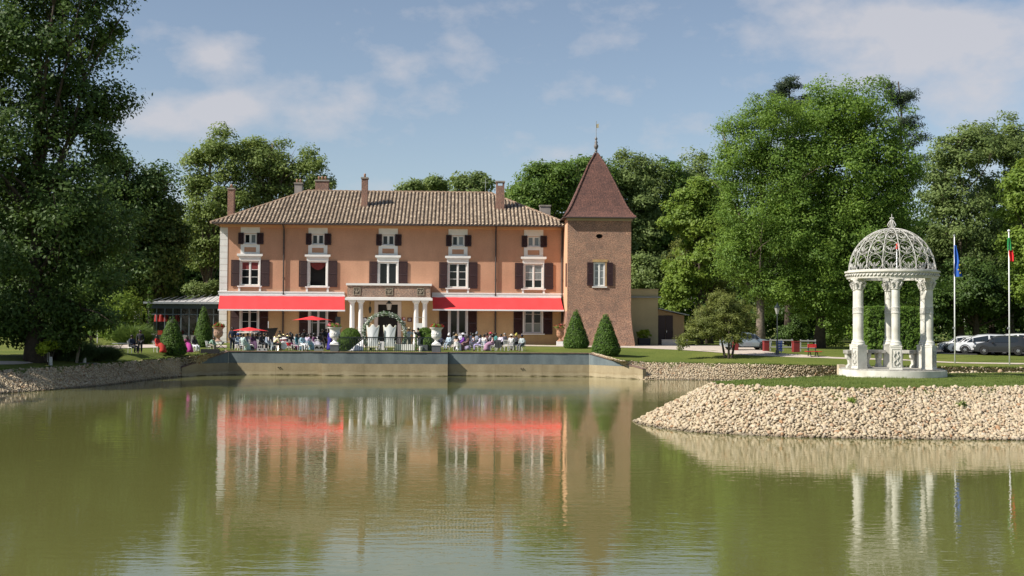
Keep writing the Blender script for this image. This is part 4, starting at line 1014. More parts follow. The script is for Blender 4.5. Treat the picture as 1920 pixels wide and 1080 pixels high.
for sx, sy in ((-1, -1), (1, -1)):
    pts = [(sx * TC * s_, sy * TC * s_, tz + .08 + (ap - tz) * t_) for s_, t_ in lev]
    P_ = []
    for a, b in zip(pts, pts[1:]):
        nseg = max(2, int((Vector(b) - Vector(a)).length / .3))
        for k_ in range(nseg): P_.append((Vector(a).lerp(Vector(b), k_ / nseg), Vector(a).lerp(Vector(b), (k_ + 1.1) / nseg)))
    for a, b in P_: MB().tube([a, b], [0.11, 0.085], 6).build('hip_tile', M_ttile, troof)
for (u, v) in ((1122.5, 336.5),):
    pass
fin = MB().lathe([(0.22, -0.25), (0.14, 0.0), (0.10, 0.35), (0.17, 0.42), (0.09, 0.55), (0.20, 0.75), (0.24, 0.95), (0.12, 1.15), (0.17, 1.3), (0.07, 1.5), (0.13, 1.62), (0.14, 1.7), (0.05, 1.82), (0.03, 1.9)], 12)
fin_o = fin.build('finial', mat('zinc_finial', (0.16, 0.15, 0.15), .5, var=.2), tower, smooth=True, angle=R(50), loc=(0, 0, ap - .1))
MB().tube([(0, 0, 1.85), (0, 0, FP(1119, 227, TP + h)[1] - ap + .1)], 0.035, 6).build('spire_rod', M_zinc, fin_o)
MB().prism([(0.04, 2.75), (0.28, 2.8), (0.24, 3.0), (0.3, 3.2), (0.04, 3.15)], -.012, .012).build('weather_vane', mat('gilt', (0.5, 0.42, 0.25), .4), fin_o)

# ------------------------------------------------------------------ annexe and conservatory
AX0 = FX(1186, 3.0); AX1 = FX(1234, 3.0); AXL = HA + he * AX0 + hn * 3.0; AXL.z = HZ
annexe = empty('annexe', AXL, HPHI, 'flat-roofed beige annexe with lean-to and dark double door beside the tower', 'building')
aw = AX1 - AX0; az = FZ(1210, 543, 3.0)
MB().bb(-3, aw, 0, 7, -.3, az).build('annexe_wall', M_beige, annexe)
zg = FZ(1210, 556.5, 3.0); MB().bb(-3, aw + .28, -.3, -.003, zg - .1, zg + .02).build('annexe_canopy', M_zinc, annexe)
MB().bb(-3, aw + .05, -.05, 7.05, az + .003, az + .08).build('annexe_coping', M_beige, annexe)
lx1 = FX(1291, 3.0) - AX0; lz0 = FZ(1234, 577.5, 3.0); lz1 = FZ(1290, 590, 3.0)
dx0, dx1, dz_ = FX(1233.5, 3.0) - AX0 + .05, FX(1262.5, 3.0) - AX0, FZ(1248, 591.5, 3.0)
MB().raw([(aw + .003, .3, -.3), (lx1 - .4, .3, -.3), (lx1 - .4, .3, lz1 - .12), (aw + .003, .3, lz0 - .12), (aw + .003, 6, -.3), (lx1 - .4, 6, -.3), (lx1 - .4, 6, lz1 - .12), (aw + .003, 6, lz0 - .12)],
         [(0, 1, 2, 3), (1, 5, 6, 2), (5, 4, 7, 6), (4, 0, 3, 7), (3, 2, 6, 7)]).build('lean_to_wall', M_tan, annexe)
MB().raw([(aw + .004, -.35, lz0), (lx1, -.35, lz1), (lx1, 6.3, lz1), (aw + .004, 6.3, lz0), (aw + .004, -.35, lz0 - .1), (lx1, -.35, lz1 - .1), (lx1, 6.3, lz1 - .1), (aw + .004, 6.3, lz0 - .1)],
         [(0, 1, 2, 3), (4, 7, 6, 5), (0, 4, 5, 1), (1, 5, 6, 2), (2, 6, 7, 3), (3, 7, 4, 0)]).build('lean_to_roof', M_zinc, annexe)
xm = (dx0 + dx1) / 2
for a, b in ((dx0, xm - .02), (xm + .02, dx1)):
    dd = MB().bb(a, b, .2, .295, 0.0, dz_).build('door_leaf', M_shut, annexe)
    for (p, q) in ((.12, .45), (.52, .92)): MB().bb(a + .15, b - .15, .18, .198, dz_ * p, dz_ * q).build('door_panel', M_shut, dd)
MB().bb(xm + .1, xm + .14, .1, .196, dz_ * .42, dz_ * .5).build('door_handle', M_steel, annexe)
lowwall = MB().bb(0, 2.6, 0, .25, -.2, 0.58).bb(-.04, 2.64, -.04, .29, .583, .63)
p_ = gp(1241, 648.2); tag(lowwall.build('low_wall', mat('pale_grey_render', (0.42, 0.41, 0.40), .9, var=.1), loc=(p_.x, p_.y, p_.z), rz=HPHI), 'low pale grey wall in front of the dark double door', 'wall', kind='thing')

CXL = HA + he * FX(276, 1.5) + hn * 1.5; CXL.z = HZ
cons = empty('conservatory', CXL, HPHI, 'dark-framed glass conservatory with seamed metal roof left of the house', 'conservatory')
cx0 = FX(276, 1.5)
def CX(u): return FX(u, 1.5) - cx0
def CZ(v, u=340): return FZ(u, v, 1.5)
M_frame = mat('slate_metal_frame', (0.12, 0.15, 0.17), .5)
M_cglass = bpy.data.materials.new('conservatory_glass'); M_cglass.use_nodes = True
_t = M_cglass.node_tree; _t.nodes.clear(); _tr = _t.nodes.new('ShaderNodeBsdfTransparent'); _tr.inputs['Color'].default_value = (.72, .78, .78, 1); _gl = _t.nodes.new('ShaderNodeBsdfGlossy'); _gl.inputs['Roughness'].default_value = .03
_fr = _t.nodes.new('ShaderNodeFresnel'); _fr.inputs['IOR'].default_value = 1.5; _mx = _t.nodes.new('ShaderNodeMixShader'); _t.links.new(_fr.outputs[0], _mx.inputs[0]); _t.links.new(_tr.outputs[0], _mx.inputs[1]); _t.links.new(_gl.outputs[0], _mx.inputs[2]); _o = _t.nodes.new('ShaderNodeOutputMaterial'); _t.links.new(_mx.outputs[0], _o.inputs['Surface'])
cw = -cx0 - 0.06
MB().bb(0.05, cw, -.1, 5.0, -.25, 0.10).build('floor_slab', M_quoin, cons)
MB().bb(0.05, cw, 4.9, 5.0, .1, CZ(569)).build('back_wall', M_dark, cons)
MB().bb(0.05, cw, 0.04, .3, .1, CZ(628)).build('dwarf_wall', mat('grey_stone_wall', (0.26, 0.25, 0.24), .9, var=.3, vscale=4), cons)
npst = 9
for i in range(npst + 1):
    xx = CX(278) + (cw - CX(278) - .06) * i / npst
    MB().bb(xx, xx + (.16 if i in (0, npst) else .08), -.02, .08, .1, CZ(578.5)).build('post', M_frame, cons)
for i in range(npst):
    xa_ = CX(278) + (cw - CX(278) - .06) * i / npst; xb_ = CX(278) + (cw - CX(278) - .06) * (i + 1) / npst
    MB().q((xa_ + .08, .03, CZ(628)), (xb_, .03, CZ(628)), (xb_, .03, CZ(590.5)), (xa_ + .08, .03, CZ(590.5))).build('pane', M_cglass, cons)
    MB().q((xa_ + .08, .03, CZ(588.5)), (xb_, .03, CZ(588.5)), (xb_, .03, CZ(579)), (xa_ + .08, .03, CZ(579))).build('transom_pane', M_cglass, cons)
MB().bb(0, cw, -.03, .09, CZ(590.3), CZ(588.7)).build('transom', M_frame, cons)
MB().bb(0, cw, -.06, .2, CZ(578.5), CZ(570.5)).build('fascia', mat('dark_fascia', (0.05, 0.07, 0.085), .5), cons)
MB().bb(-.25, cw, -.55, -.35, CZ(569.8), CZ(566.2)).build('conservatory_gutter', M_zinc, cons)
rzA, rzB = CZ(566), FZ(410, 551.5, 4.5)
m = MB().raw([(-.25, -.4, rzA), (cw, -.4, rzA), (cw, 5.2, rzB), (2.6, 5.2, rzB - .5), (-.25, 2.0, rzA + .02)], [(0, 1, 2, 3, 4)])
M_roofm = mat('pale_seamed_roof', (0.50, 0.51, 0.52), .5, var=.08)
croof = m.build('seamed_roof', M_roofm, cons)
for i in range(11):
    xx = 0.35 + (cw - .4) * i / 10
    yt = 5.15 if xx > 2.6 else 2.0 + 3.1 * (xx + .25) / 2.85
    zt_ = rzA + (rzB - rzA) * ((yt + .4) / 5.6) * (1 if xx > 2.6 else .9) + .02
    MB().tube([(xx, -.4, rzA + .02), (xx + (.45 * (1 - i / 10)), yt, zt_)], .03, 4).build('roof_seam', M_frame, croof)
MB().bb(CX(267), CX(268.2), -1.4, -.1, .1, CZ(579)).bb(CX(267), CX(268.2) + .02, -1.4, -1.3, .1, CZ(579)).build('open_door_frame', M_frame, cons)
# red chairs, hanging lamps and clothed tables behind the glass are seen dimly; a white cloth table and red seats stand in the open bay
MR_ = mat('red_lacquer', (.42, .03, .025), .5)
for k_, u_ in enumerate((294, 304, 314.5, 337)):
    xx = FX(u_, 3.4); t = empty('pendant_lamp', HA + he * xx + hn * (3.4 - .3 * k_) + Vector((0, 0, FZ(u_, 600, 3.4))), 0, ['red pendant lamp at the left end of the conservatory', 'second red pendant lamp in the conservatory', 'third red pendant lamp in the conservatory', 'red pendant lamp half behind the dark cone'][k_], 'lamp', 'red pendant lamps in the conservatory')
    MB().lathe([(.16, .55), (.18, .5), (.26, -.15), (.25, -.16)], 12).build('lamp_shade', MR_, t); MB().tube([(0, 0, .5), (0, 0, 1.3)], .012, 4).build('cord', M_black, t)
for k_, (u_, off) in enumerate(((289, 2.6), (351, 2.8))):
    b_ = HA + he * FX(u_, off) + hn * off + Vector((0, 0, .1)); t = empty('dining_table', b_, 0, ['white clothed round table at the left end of the conservatory', 'white clothed round table in the right bay of the conservatory'][k_], 'table')
    MB().lathe([(.62, .02), (.58, .3), (.55, .74), (.54, .76)], 20).build('tablecloth', M_white, t, smooth=True, angle=R(40)); MB().lathe([(.5, .762), (.5, .775)], 16).build('table_top', M_white, t)
for k_, (u_, off) in enumerate(((300, 2.0), (307, 2.4), (318, 2.0), (341, 2.6), (362, 2.2))):
    b_ = HA + he * FX(u_, off) + hn * off + Vector((0, 0, .1)); t = empty('dining_chair', b_, k_ * 1.1, ['leftmost red dining chair in the conservatory', 'second red dining chair in the conservatory', 'third red dining chair in the conservatory', 'red dining chair right of the dark cone', 'red dining chair at the right end of the conservatory'][k_], 'chair', 'red dining chairs in the conservatory')
    MB().bb(-.24, .24, -.24, .24, .40, .50).build('seat', MR_, t); MB().bb(-.24, .24, .18, .26, .51, 1.12).build('backrest', MR_, t)
    for sx in (-.2, .2):
        for sy in (-.2, .2): MB().bb(sx - .02, sx + .02, sy - .02, sy + .02, 0, .4).build('leg', M_black, t)
# ------------------------------------------------------------------ vegetation builders
def leaves(C, out, n_per, spread, leaf, flat=0.65, seed=0, up=0.40, rnd=0.50, outw=0.8, asp=0.55, long=1.0):
    g = np.random.default_rng(seed); nC = len(C)
    idx = np.repeat(np.arange(nC), n_per); n = len(idx)
    sp = spread if np.isscalar(spread) else spread[idx][:, None]
    off = g.normal(size=(n, 3)); off /= np.linalg.norm(off, axis=1, keepdims=True) + 1e-9
    off *= (g.random(n) ** 0.45)[:, None] * sp * np.array([1, 1, flat])
    pos = C[idx] + off
    nr = out[idx] * outw + off / (np.linalg.norm(off, axis=1, keepdims=True) + 1e-6) * 0.35 + np.array([0, 0, up]) + g.normal(size=(n, 3)) * rnd
    nr /= np.linalg.norm(nr, axis=1, keepdims=True)
    t = np.cross(nr, g.normal(size=(n, 3))); t /= np.linalg.norm(t, axis=1, keepdims=True) + 1e-9
    b = np.cross(nr, t); Ls = (leaf * (0.6 + 0.8 * g.random(n)))[:, None]
    V = np.stack([pos - t * Ls * .5 * long, pos + b * Ls * asp * .5 - nr * Ls * .06, pos + t * Ls * .5 * long, pos - b * Ls * asp * .5 - nr * Ls * .06], 1).reshape(-1, 3)
    F = np.arange(4 * n).reshape(-1, 4)
    ct = g.random(nC)
    tint = np.clip(0.68 * ct[idx] + 0.32 * g.random(n), 0, 1)
    return V, F, np.repeat(tint, 4)
def lobes_clumps(lobes, n, seed, inner=0.5, lump=0.16, bough=7, fill=0.42):
    """clump centres gathered into boughs over the lobes, so that crowns show sprays, hollows and gaps"""
    g = np.random.default_rng(seed); Lb = np.array(lobes, float); nb = max(len(Lb), n // bough)
    wt = (Lb[:, 3] * Lb[:, 4] * Lb[:, 5]) ** 0.667; wt /= wt.sum()
    k_ = g.choice(len(Lb), size=nb, p=wt); d = g.normal(size=(nb, 3)); d /= np.linalg.norm(d, axis=1, keepdims=True)
    nz = np.zeros(nb)
    for _ in range(5):
        f_ = g.normal(size=3) * 3.2; nz += np.sin(d @ f_ + g.uniform(0, 6.3) + k_ * 1.7)
    r_ = (1 - (1 - inner) * g.random(nb) ** 1.5) * (1 + lump * nz / 2.0)
    B = Lb[k_, :3] + d * r_[:, None] * Lb[k_, 3:]
    ob = d / Lb[k_, 3:]; ob /= np.linalg.norm(ob, axis=1, keepdims=True)
    br = .27 * (Lb[k_, 3] * Lb[k_, 4] * Lb[k_, 5]) ** (1 / 3) * g.uniform(.6, 1.3, nb)
    nf = int(n * fill); kf = g.choice(len(Lb), size=nf, p=wt); df = g.normal(size=(nf, 3)); df /= np.linalg.norm(df, axis=1, keepdims=True)
    Cf = Lb[kf, :3] + df * (1 - (1 - inner) * g.random(nf))[:, None] * .95 * Lb[kf, 3:]; of = df / Lb[kf, 3:]; of /= np.linalg.norm(of, axis=1, keepdims=True)
    n = n - nf
    i_ = g.integers(0, nb, n); o_ = g.normal(size=(n, 3)); o_ /= np.linalg.norm(o_, axis=1, keepdims=True)
    C = B[i_] + o_ * (g.random(n) ** .4)[:, None] * br[i_][:, None] * np.array([1, 1, .62])
    out = ob[i_] * .7 + o_ * .7 + np.array([0, 0, .15]); out /= np.linalg.norm(out, axis=1, keepdims=True)
    return np.vstack([C, Cf]), np.vstack([out, of])
def trunk_mesh(h, r0, C, seed, limbs=14, bark=None, lean=(0, 0), fork=0.32, stems=1):
    g = random.Random(seed); m = MB()
    for s_ in range(stems):
        a0 = 6.28 * s_ / stems + 0.4; sx, sy = (math.cos(a0) * .25 * (stems > 1), math.sin(a0) * .25 * (stems > 1))
        pts = []; n = 9
        for i in range(n):
            t_ = i / (n - 1)
            pts.append(Vector((sx * (1 + 3 * t_) + lean[0] * t_ + g.uniform(-.15, .15) * t_ * h * .05, sy * (1 + 3 * t_) + lean[1] * t_ + g.uniform(-.15, .15) * t_ * h * .05, -0.3 + (h + .3) * t_)))
        rs = [r0 * (1.45 if i == 0 else 1.0) * (1 - 0.82 * i / (n - 1)) for i in range(n)]
        if stems > 1: rs = [x * .6 for x in rs]
        m.tube(pts, rs, 9)
        for k_ in range(limbs // stems):
            c = Vector(C[g.randrange(len(C))]); t_ = g.uniform(fork, 0.9)
            i = min(n - 2, int(t_ * (n - 1))); p = pts[i].lerp(pts[i + 1], t_ * (n - 1) - i)
            if c.z < p.z + .3: p = pts[max(1, int(fork * (n - 1)))]
            mid = p.lerp(c, .5) + Vector((g.uniform(-.5, .5), g.uniform(-.5, .5), -0.08 * (c - p).length + .4))
            rr_ = rs[i] * g.uniform(.35, .6); m.tube([p, p.lerp(mid, .5) + Vector((0, 0, .05)), mid, c], [rr_, rr_ * .8, rr_ * .55, rr_ * .12], 6)
            e = mid.lerp(c, .4)
            for q_ in range(2):
                tip = c + Vector((g.uniform(-2, 2), g.uniform(-2, 2), g.uniform(-.5, 1.5))) * (h / 22)
                m.tube([e, e.lerp(tip, .55) + Vector((0, 0, .2)), tip], [rr_ * .42, rr_ * .28, rr_ * .06], 5)
    return m.mesh('trunk', bark or M_bark, True)
def tree(name, label, base, lobes, n_leaf, leaf, matl, r0=0.4, seed=1, per=60, spread=1.1, group=None, bark=None, limbs=16, lean=(0, 0), inner=0.5, lump=0.16, flat=0.65, stems=1, trunk_h=None, fork=.32, up=.45, long=1.0, asp=.55, fill=.42):
    """lobes: (x,y,z,rx,ry,rz) relative to the base"""
    nC = max(8, n_leaf // per); C, out = lobes_clumps(lobes, nC, seed, inner, lump, fill=fill)
    g = np.random.default_rng(seed + 5); sp = spread * g.uniform(.65, 1.35, nC)
    V, F, T = leaves(C, out, per, sp, leaf, flat, seed + 9, up=up, long=long, asp=asp)
    t = empty(name, base, 0, label, 'tree', group)
    inst('crown', fast_mesh('crown', V, F, matl, T, smooth=False), t)
    Lb = np.array(lobes); th = trunk_h or float((Lb[:, 2] + Lb[:, 5] * .55).max())
    inst('trunk', trunk_mesh(th, r0, C, seed, limbs, bark, lean, fork, stems), t)
    return t
def px_lobes(base, Y, lst, depth=.85):
    o = []
    for (u, v, ru, rv, *dy) in lst:
        d_ = dy[0] if dy else 0.0
        c = at_y(u, v, Y + d_); s_ = FPX / (Y + d_)
        o.append((c.x - base.x, c.y - base.y, c.z - base.z, ru / s_, depth * ru / s_ if depth else ru / s_, rv / s_))
    return o
def ptree(name, label, u, Y, lst, *a, depth=.85, **k):
    base = gy(u, Y); return tree(name, label, base, px_lobes(base, Y, lst, depth), *a, **k)
TG = 'trees around the park'
# left: the big dark tree by the pond
ptree('broadleaf_tree', 'huge dark tree towering over the left shore, leaving the frame at the top', 66, 80.0,
      [(60, 60, 170, 150), (110, -60, 120, 110), (140, 190, 95, 90, 1), (20, 260, 150, 130), (130, 360, 110, 120), (60, 450, 150, 130), (170, 470, 95, 110, 2), (40, 570, 120, 70), (150, 590, 70, 45), (25, 618, 90, 38), (115, 622, 45, 28), (-90, 200, 120, 200), (185, 40, 48, 60), (180, 280, 60, 60)],
      112000, .265, LF_dark, r0=.55, seed=21, per=70, spread=1.1, limbs=34, group=None, lump=.2, inner=.42, trunk_h=22, fill=.5)
ptree('broadleaf_tree', 'dark tree half hidden behind the big left tree, crown top below the clouds', 232, 127,
      [(225, 400, 62, 105), (245, 480, 65, 90), (190, 480, 70, 100), (215, 330, 38, 50)], 34000, .38, LF_dark, r0=.5, seed=22, per=60, spread=1.5, group=TG, limbs=14)
ptree('broadleaf_tree', 'dark rounded tree standing left of the sparse pale tree', 296, 129,
      [(290, 370, 50, 75), (300, 450, 52, 90), (270, 520, 60, 70)], 30000, .38, LF_dark, r0=.5, seed=23, per=60, spread=1.4, group=TG, limbs=14)
# pale sparse trees left of the house
ptree('broadleaf_tree', 'pale open tree with visible limbs just left of the house roof', 388, 141,
      [(392, 275, 42, 32), (430, 300, 40, 50), (372, 330, 34, 48), (365, 420, 36, 50), (405, 395, 48, 55), (440, 385, 40, 45), (395, 470, 46, 40)], 26000, .34, LF_pale, r0=.5, seed=24, per=38, spread=1.15, group=TG, bark=M_barkl, limbs=26, inner=.3, fill=.25)
ptree('broadleaf_tree', 'pale open tree rising behind the left hip of the house roof', 505, 143,
      [(470, 285, 38, 30), (500, 300, 45, 42), (555, 320, 42, 36), (520, 350, 52, 40), (585, 305, 30, 24), (600, 340, 28, 22), (480, 370, 50, 40)], 26000, .34, LF_pale, r0=.5, seed=25, per=38, spread=1.1, group=TG, bark=M_barkl, limbs=26, inner=.3, fill=.25)
ptree('broadleaf_tree', 'small pale treetop showing over the house ridge left of the aerial', 800, 190, [(770, 354, 26, 12), (815, 345, 24, 14)], 5000, .5, LF_grey, seed=26, per=45, spread=1.3, group=TG, limbs=6)
ptree('broadleaf_tree', 'pale treetop over the house ridge beside the aerial', 880, 185, [(872, 340, 28, 18), (905, 345, 20, 16), (880, 370, 40, 30)], 6500, .5, LF_grey, seed=27, per=45, spread=1.3, group=TG, limbs=6)
# wood behind the tower
for i, (u, Y, ls, mt, lab) in enumerate([
    (1010, 150, [(1010, 350, 50, 48), (985, 385, 45, 40), (1045, 345, 40, 45)], LF, 'dark tree between the right chimney and the tower roof'),
    (1080, 156, [(1075, 345, 60, 52), (1110, 350, 50, 60), (1060, 420, 60, 60)], LF, 'rounded green tree directly behind the tower roof'),
    (1178, 158, [(1165, 350, 52, 62), (1205, 370, 50, 80), (1190, 460, 60, 80)], LF_grey, 'grey-green tree just right of the tower roof'),
    (1250, 160, [(1240, 360, 55, 72), (1270, 430, 60, 80), (1225, 500, 60, 70)], LF, 'green tree rising right of the tower above the annexe'),
    (1318, 162, [(1305, 360, 50, 70), (1330, 430, 55, 80)], LF_grey, 'grey-green tree left of the great right-hand tree')]):
    ptree('broadleaf_tree', lab, u, Y, ls, 30000, .38, mt, r0=.5, seed=30 + i, per=50, spread=1.2, group=TG, limbs=10)
ptree('broadleaf_tree', 'bright yellow-green chestnut crown beside the great right-hand tree', 1312, 131, [(1312, 370, 40, 38), (1290, 410, 36, 40), (1330, 430, 40, 50), (1305, 490, 44, 46), (1285, 540, 40, 36)], 22000, .36, LF_light, r0=.35, seed=36, per=60, spread=1.0, group=TG, limbs=8)
ptree('conifer_tree', 'brownish drooping conifer below the bright chestnut', 1330, 134, [(1315, 470, 52, 40), (1300, 520, 36, 36), (1345, 525, 46, 45)], 15000, .26, LF_olive, r0=.4, seed=37, per=60, spread=.9, group=TG, limbs=18, inner=.3, asp=.35)
ptree('broadleaf_tree', 'bright green bushy tree above the lean-to roof', 1266, 139, [(1266, 530, 26, 38), (1262, 575, 28, 30), (1255, 500, 14, 16)], 11000, .28, LF_light, r0=.2, seed=38, per=60, spread=.75, group=TG, limbs=8)
ptree('broadleaf_tree', 'soft grey-green tree over the flat annexe roof', 1215, 141, [(1212, 510, 40, 40), (1235, 530, 36, 40)], 9000, .34, LF_grey, r0=.25, seed=39, per=60, spread=1.0, group=TG, limbs=8)
# the great right-hand trees
ptree('broadleaf_tree', 'tall feathery ash left of the dense right-hand tree, pale trunk at its foot', 1426, 112,
      [(1400, 270, 62, 70), (1440, 220, 55, 45), (1370, 330, 40, 55), (1470, 320, 80, 80), (1420, 410, 85, 80), (1490, 450, 85, 80), (1385, 480, 50, 60), (1450, 535, 70, 45)],
      95000, .245, LF_great, r0=.44, seed=41, per=55, spread=1.05, group=None, limbs=26, bark=M_barkl, inner=.38, asp=.42, trunk_h=20)
ptree('broadleaf_tree', 'great dense dark-green tree with bright top right of centre', 1536, 114,
      [(1590, 195, 85, 62), (1530, 250, 70, 80), (1650, 270, 75, 75), (1600, 330, 110, 100), (1680, 380, 60, 90), (1560, 430, 110, 100), (1650, 480, 85, 100), (1530, 530, 85, 70), (1610, 560, 105, 75), (1690, 560, 60, 80), (1500, 350, 60, 80)],
      135000, .255, LF_great, r0=.48, seed=42, per=60, spread=1.1, limbs=30, inner=.42, lump=.2, lean=(1.0, 0), trunk_h=20, fill=.55)
for u, Y, ls, lab, sd in ((1690, 128, [(1668, 160, 24, 14), (1690, 185, 30, 22), (1710, 230, 26, 20), (1722, 262, 24, 18), (1690, 240, 30, 40), (1700, 320, 40, 50)], 'dark pine top poking out right of the great tree', 44),
                          (1478, 130, [(1475, 158, 26, 14), (1460, 175, 22, 12), (1490, 200, 34, 26)], 'dark pine top peeping over the feathery ash', 45)):
    ptree('pine_tree', lab, u, Y, ls, 11000, .28, LF_pine, r0=.4, seed=sd, per=60, spread=.8, limbs=5, inner=.3, asp=.3, flat=.5)
# far right wood
for i, (u, Y, ls, mt, lab) in enumerate([
    (1800, 150, [(1790, 310, 55, 60), (1830, 270, 55, 50), (1760, 360, 45, 60), (1800, 420, 75, 90), (1770, 520, 60, 80)], LF_grey, 'grey-green airy tree behind the blue flag'),
    (1895, 153, [(1890, 265, 60, 48), (1930, 300, 60, 70), (1880, 380, 70, 80), (1850, 500, 80, 80)], LF_grey, 'grey-green tall tree at the right edge behind the flags'),
    (1930, 132, [(1925, 360, 48, 60), (1915, 460, 40, 45), (1940, 520, 50, 60)], LF_light, 'bright green branches entering at the right edge'),
    (1830, 146, [(1830, 540, 80, 60), (1900, 560, 70, 50), (1770, 570, 50, 45)], LF_dark, 'dark low tree behind the parked cars')]):
    ptree('broadleaf_tree', lab, u, Y, ls, 34000, .37, mt, r0=.45, seed=50 + i, per=50, spread=1.15, group=TG, limbs=20, inner=.35, bark=M_barkl if i < 2 else None)
# background and shade trees share two crowns
pA = tree('broadleaf_tree', 'dark far tree closing the view behind the conservatory', gy(330, 165), [(0, 0, 10, 6.5, 6.5, 6), (-3, 1, 14, 4.5, 4.5, 4.5), (3.5, 0, 13, 4.5, 4.5, 5), (0, 0, 5, 7, 7, 4)], 15000, .6, LF_dark, r0=.45, seed=61, per=50, spread=1.7, group='far trees closing the view', limbs=10)
def far(u, Y, label, s=1.0, rz=0.0):
    c = copy_tree(pA, gy(u, Y), rz, label, (s, s, s)); return c
for i, (u, Y, s_, lab) in enumerate([
    (100, 150, 1.0, 'dark far tree seen low behind the big left tree'), (170, 158, 1.15, 'dark far tree behind the narrow cypress'), (245, 165, 1.1, 'dark far tree left of the conservatory roof'),
    (20, 155, 1.2, 'dark far tree at the left edge of the view'), (410, 172, 0.95, 'dark far tree low behind the left corner of the house'), (1140, 178, 1.1, 'dark far tree low behind the tower'),
    (1235, 172, 1.0, 'dark far tree low behind the flat annexe'), (1330, 168, 1.05, 'dark far tree behind the small foreground tree'), (1400, 150, 0.9, 'dark far tree behind the pale tree trunk'),
    (1480, 148, 0.95, 'dark far tree behind the blue sign'), (1560, 150, 1.0, 'dark far tree behind the red bench'), (1640, 150, 1.0, 'dark far tree behind the gazebo'), (1720, 160, 1.0, 'dark far tree between gazebo and blue flag'),
    (1860, 170, 1.0, 'dark far tree deep behind the car park'), (1960, 165, 1.1, 'dark far tree off the right edge'), (2080, 150, 1.1, 'tree beyond the right edge behind the car park, nearest the frame'), (2220, 155, 1.2, 'tree beyond the right edge, second from the frame'), (2380, 150, 1.15, 'tree beyond the right edge, third from the frame')]):
    far(u, Y, lab, s_, i * 1.3)
for i, (x, y, s_) in enumerate([(-52, 72, 1.2), (-50, 58, 1.1)]):
    copy_tree(pA, (x, y, ground_z(x, y)), i * 2.1, 'tree beyond the left edge, %s nearest the pond' % ['second', 'first'][i], (s_,) * 3)

# far undergrowth closing the gaps under the crowns
g = np.random.default_rng(77); nC = 1700
ang = g.uniform(-.50, .50, nC); dist = g.uniform(172, 186, nC); hz_ = g.random(nC) ** 1.3 * (7 + 2.5 * np.sin(ang * 31) + 1.5 * np.sin(ang * 77))
C = np.stack([dist * np.tan(ang), dist, 2.0 + hz_], -1); out_ = np.tile(np.array([[0, -.8, .3]]), (nC, 1))
V, F, T = leaves(C, out_, 26, 1.5, .62, .8, 77)
ug = inst('undergrowth', fast_mesh('undergrowth', V, F, LF_dark, T, smooth=False)); tag(ug, 'dark mass of far undergrowth under the park trees', 'undergrowth', kind='stuff')
# small foreground tree on the right lawn
sb = gp(1366, 671.5); sY = sb.y
tree('small_tree', 'small many-stemmed olive-green tree on the lawn right of the tower', sb,
     px_lobes(sb, sY, [(1365, 578, 46, 34), (1330, 598, 42, 34), (1395, 592, 34, 30), (1310, 622, 30, 22), (1370, 620, 52, 26), (1280, 640, 16, 16), (1345, 560, 26, 18)]), 30000, .15, LF_olive, r0=.20, seed=71, per=50, spread=.42, stems=3, limbs=24, inner=.25, asp=.45, trunk_h=3.2, fork=.4, fill=.75)

# ---- bushes, cypresses
def bush(name, label, base, lobes, n, leaf, matl, seed, cat='shrub', spread=.3, group=None, per=40, inner=.6, up=.45, long=1.0, asp=.55):
    C, out = lobes_clumps(lobes, max(6, n // per), seed, inner, .12, fill=.8)
    V, F, T = leaves(C, out, per, spread, leaf, .8, seed, up=up, long=long, asp=asp)
    t = empty(name, base, 0, label, cat, group); inst('foliage', fast_mesh('foliage', V, F, matl, T, smooth=False), t)
    st = MB()
    g = random.Random(seed)
    for k_ in range(5):
        c = Vector(C[g.randrange(len(C))]); st.tube([(g.uniform(-.1, .1), g.uniform(-.1, .1), -.1), c * .5, c], [.05, .035, .012], 5)
    inst('stem', st.mesh('stem', M_bark, True), t); return t
def pbush(name, label, u, Y, lst, *a, **k):
    b = gy(u, Y); return bush(name, label, b, px_lobes(b, Y, lst, .9), *a, **k)
pbush('shrub_tree', 'bright green spreading shrub between the dark trees and the conservatory', 225, 116, [(225, 570, 42, 30), (195, 590, 30, 40), (250, 595, 26, 40), (220, 615, 40, 25)], 12000, .22, LF_light, 81, spread=.6)
pbush('shrub', 'bushy pale green shrub beside the left corner of the house behind the glass roof', 380, 136, [(372, 545, 30, 14), (400, 540, 18, 12), (380, 570, 34, 30)], 6000, .26, LF_grey, 82, spread=.6)
pbush('cypress', 'narrow upright cypress on the left lawn', 172, 101, [(172, 565, 7, 30), (172, 610, 9, 36)], 5000, .10, LF_yew, 83, spread=.16)
pbush('cypress', 'slim cypress at the left end of the conservatory', 281, 119, [(281, 560, 5.5, 26), (281, 600, 6, 40)], 3500, .11, LF_yew, 84, spread=.16)
pbush('shrub', 'yellow-green low shrub at the foot of the big left tree', 92, 79, [(92, 648, 16, 10), (78, 655, 10, 8)], 1500, .16, LF_bright, 85, spread=.25)
pbush('shrub', 'low dark understorey shrub left of the pale tree trunk', 1480, 122, [(1480, 625, 26, 20), (1500, 610, 18, 24)], 3500, .2, LF_dark, 86, spread=.45)
pbush('shrub', 'leafy green shrub behind the leaning trunk', 1548, 121, [(1548, 630, 22, 26), (1570, 620, 18, 30)], 3500, .2, LF, 87, spread=.45)
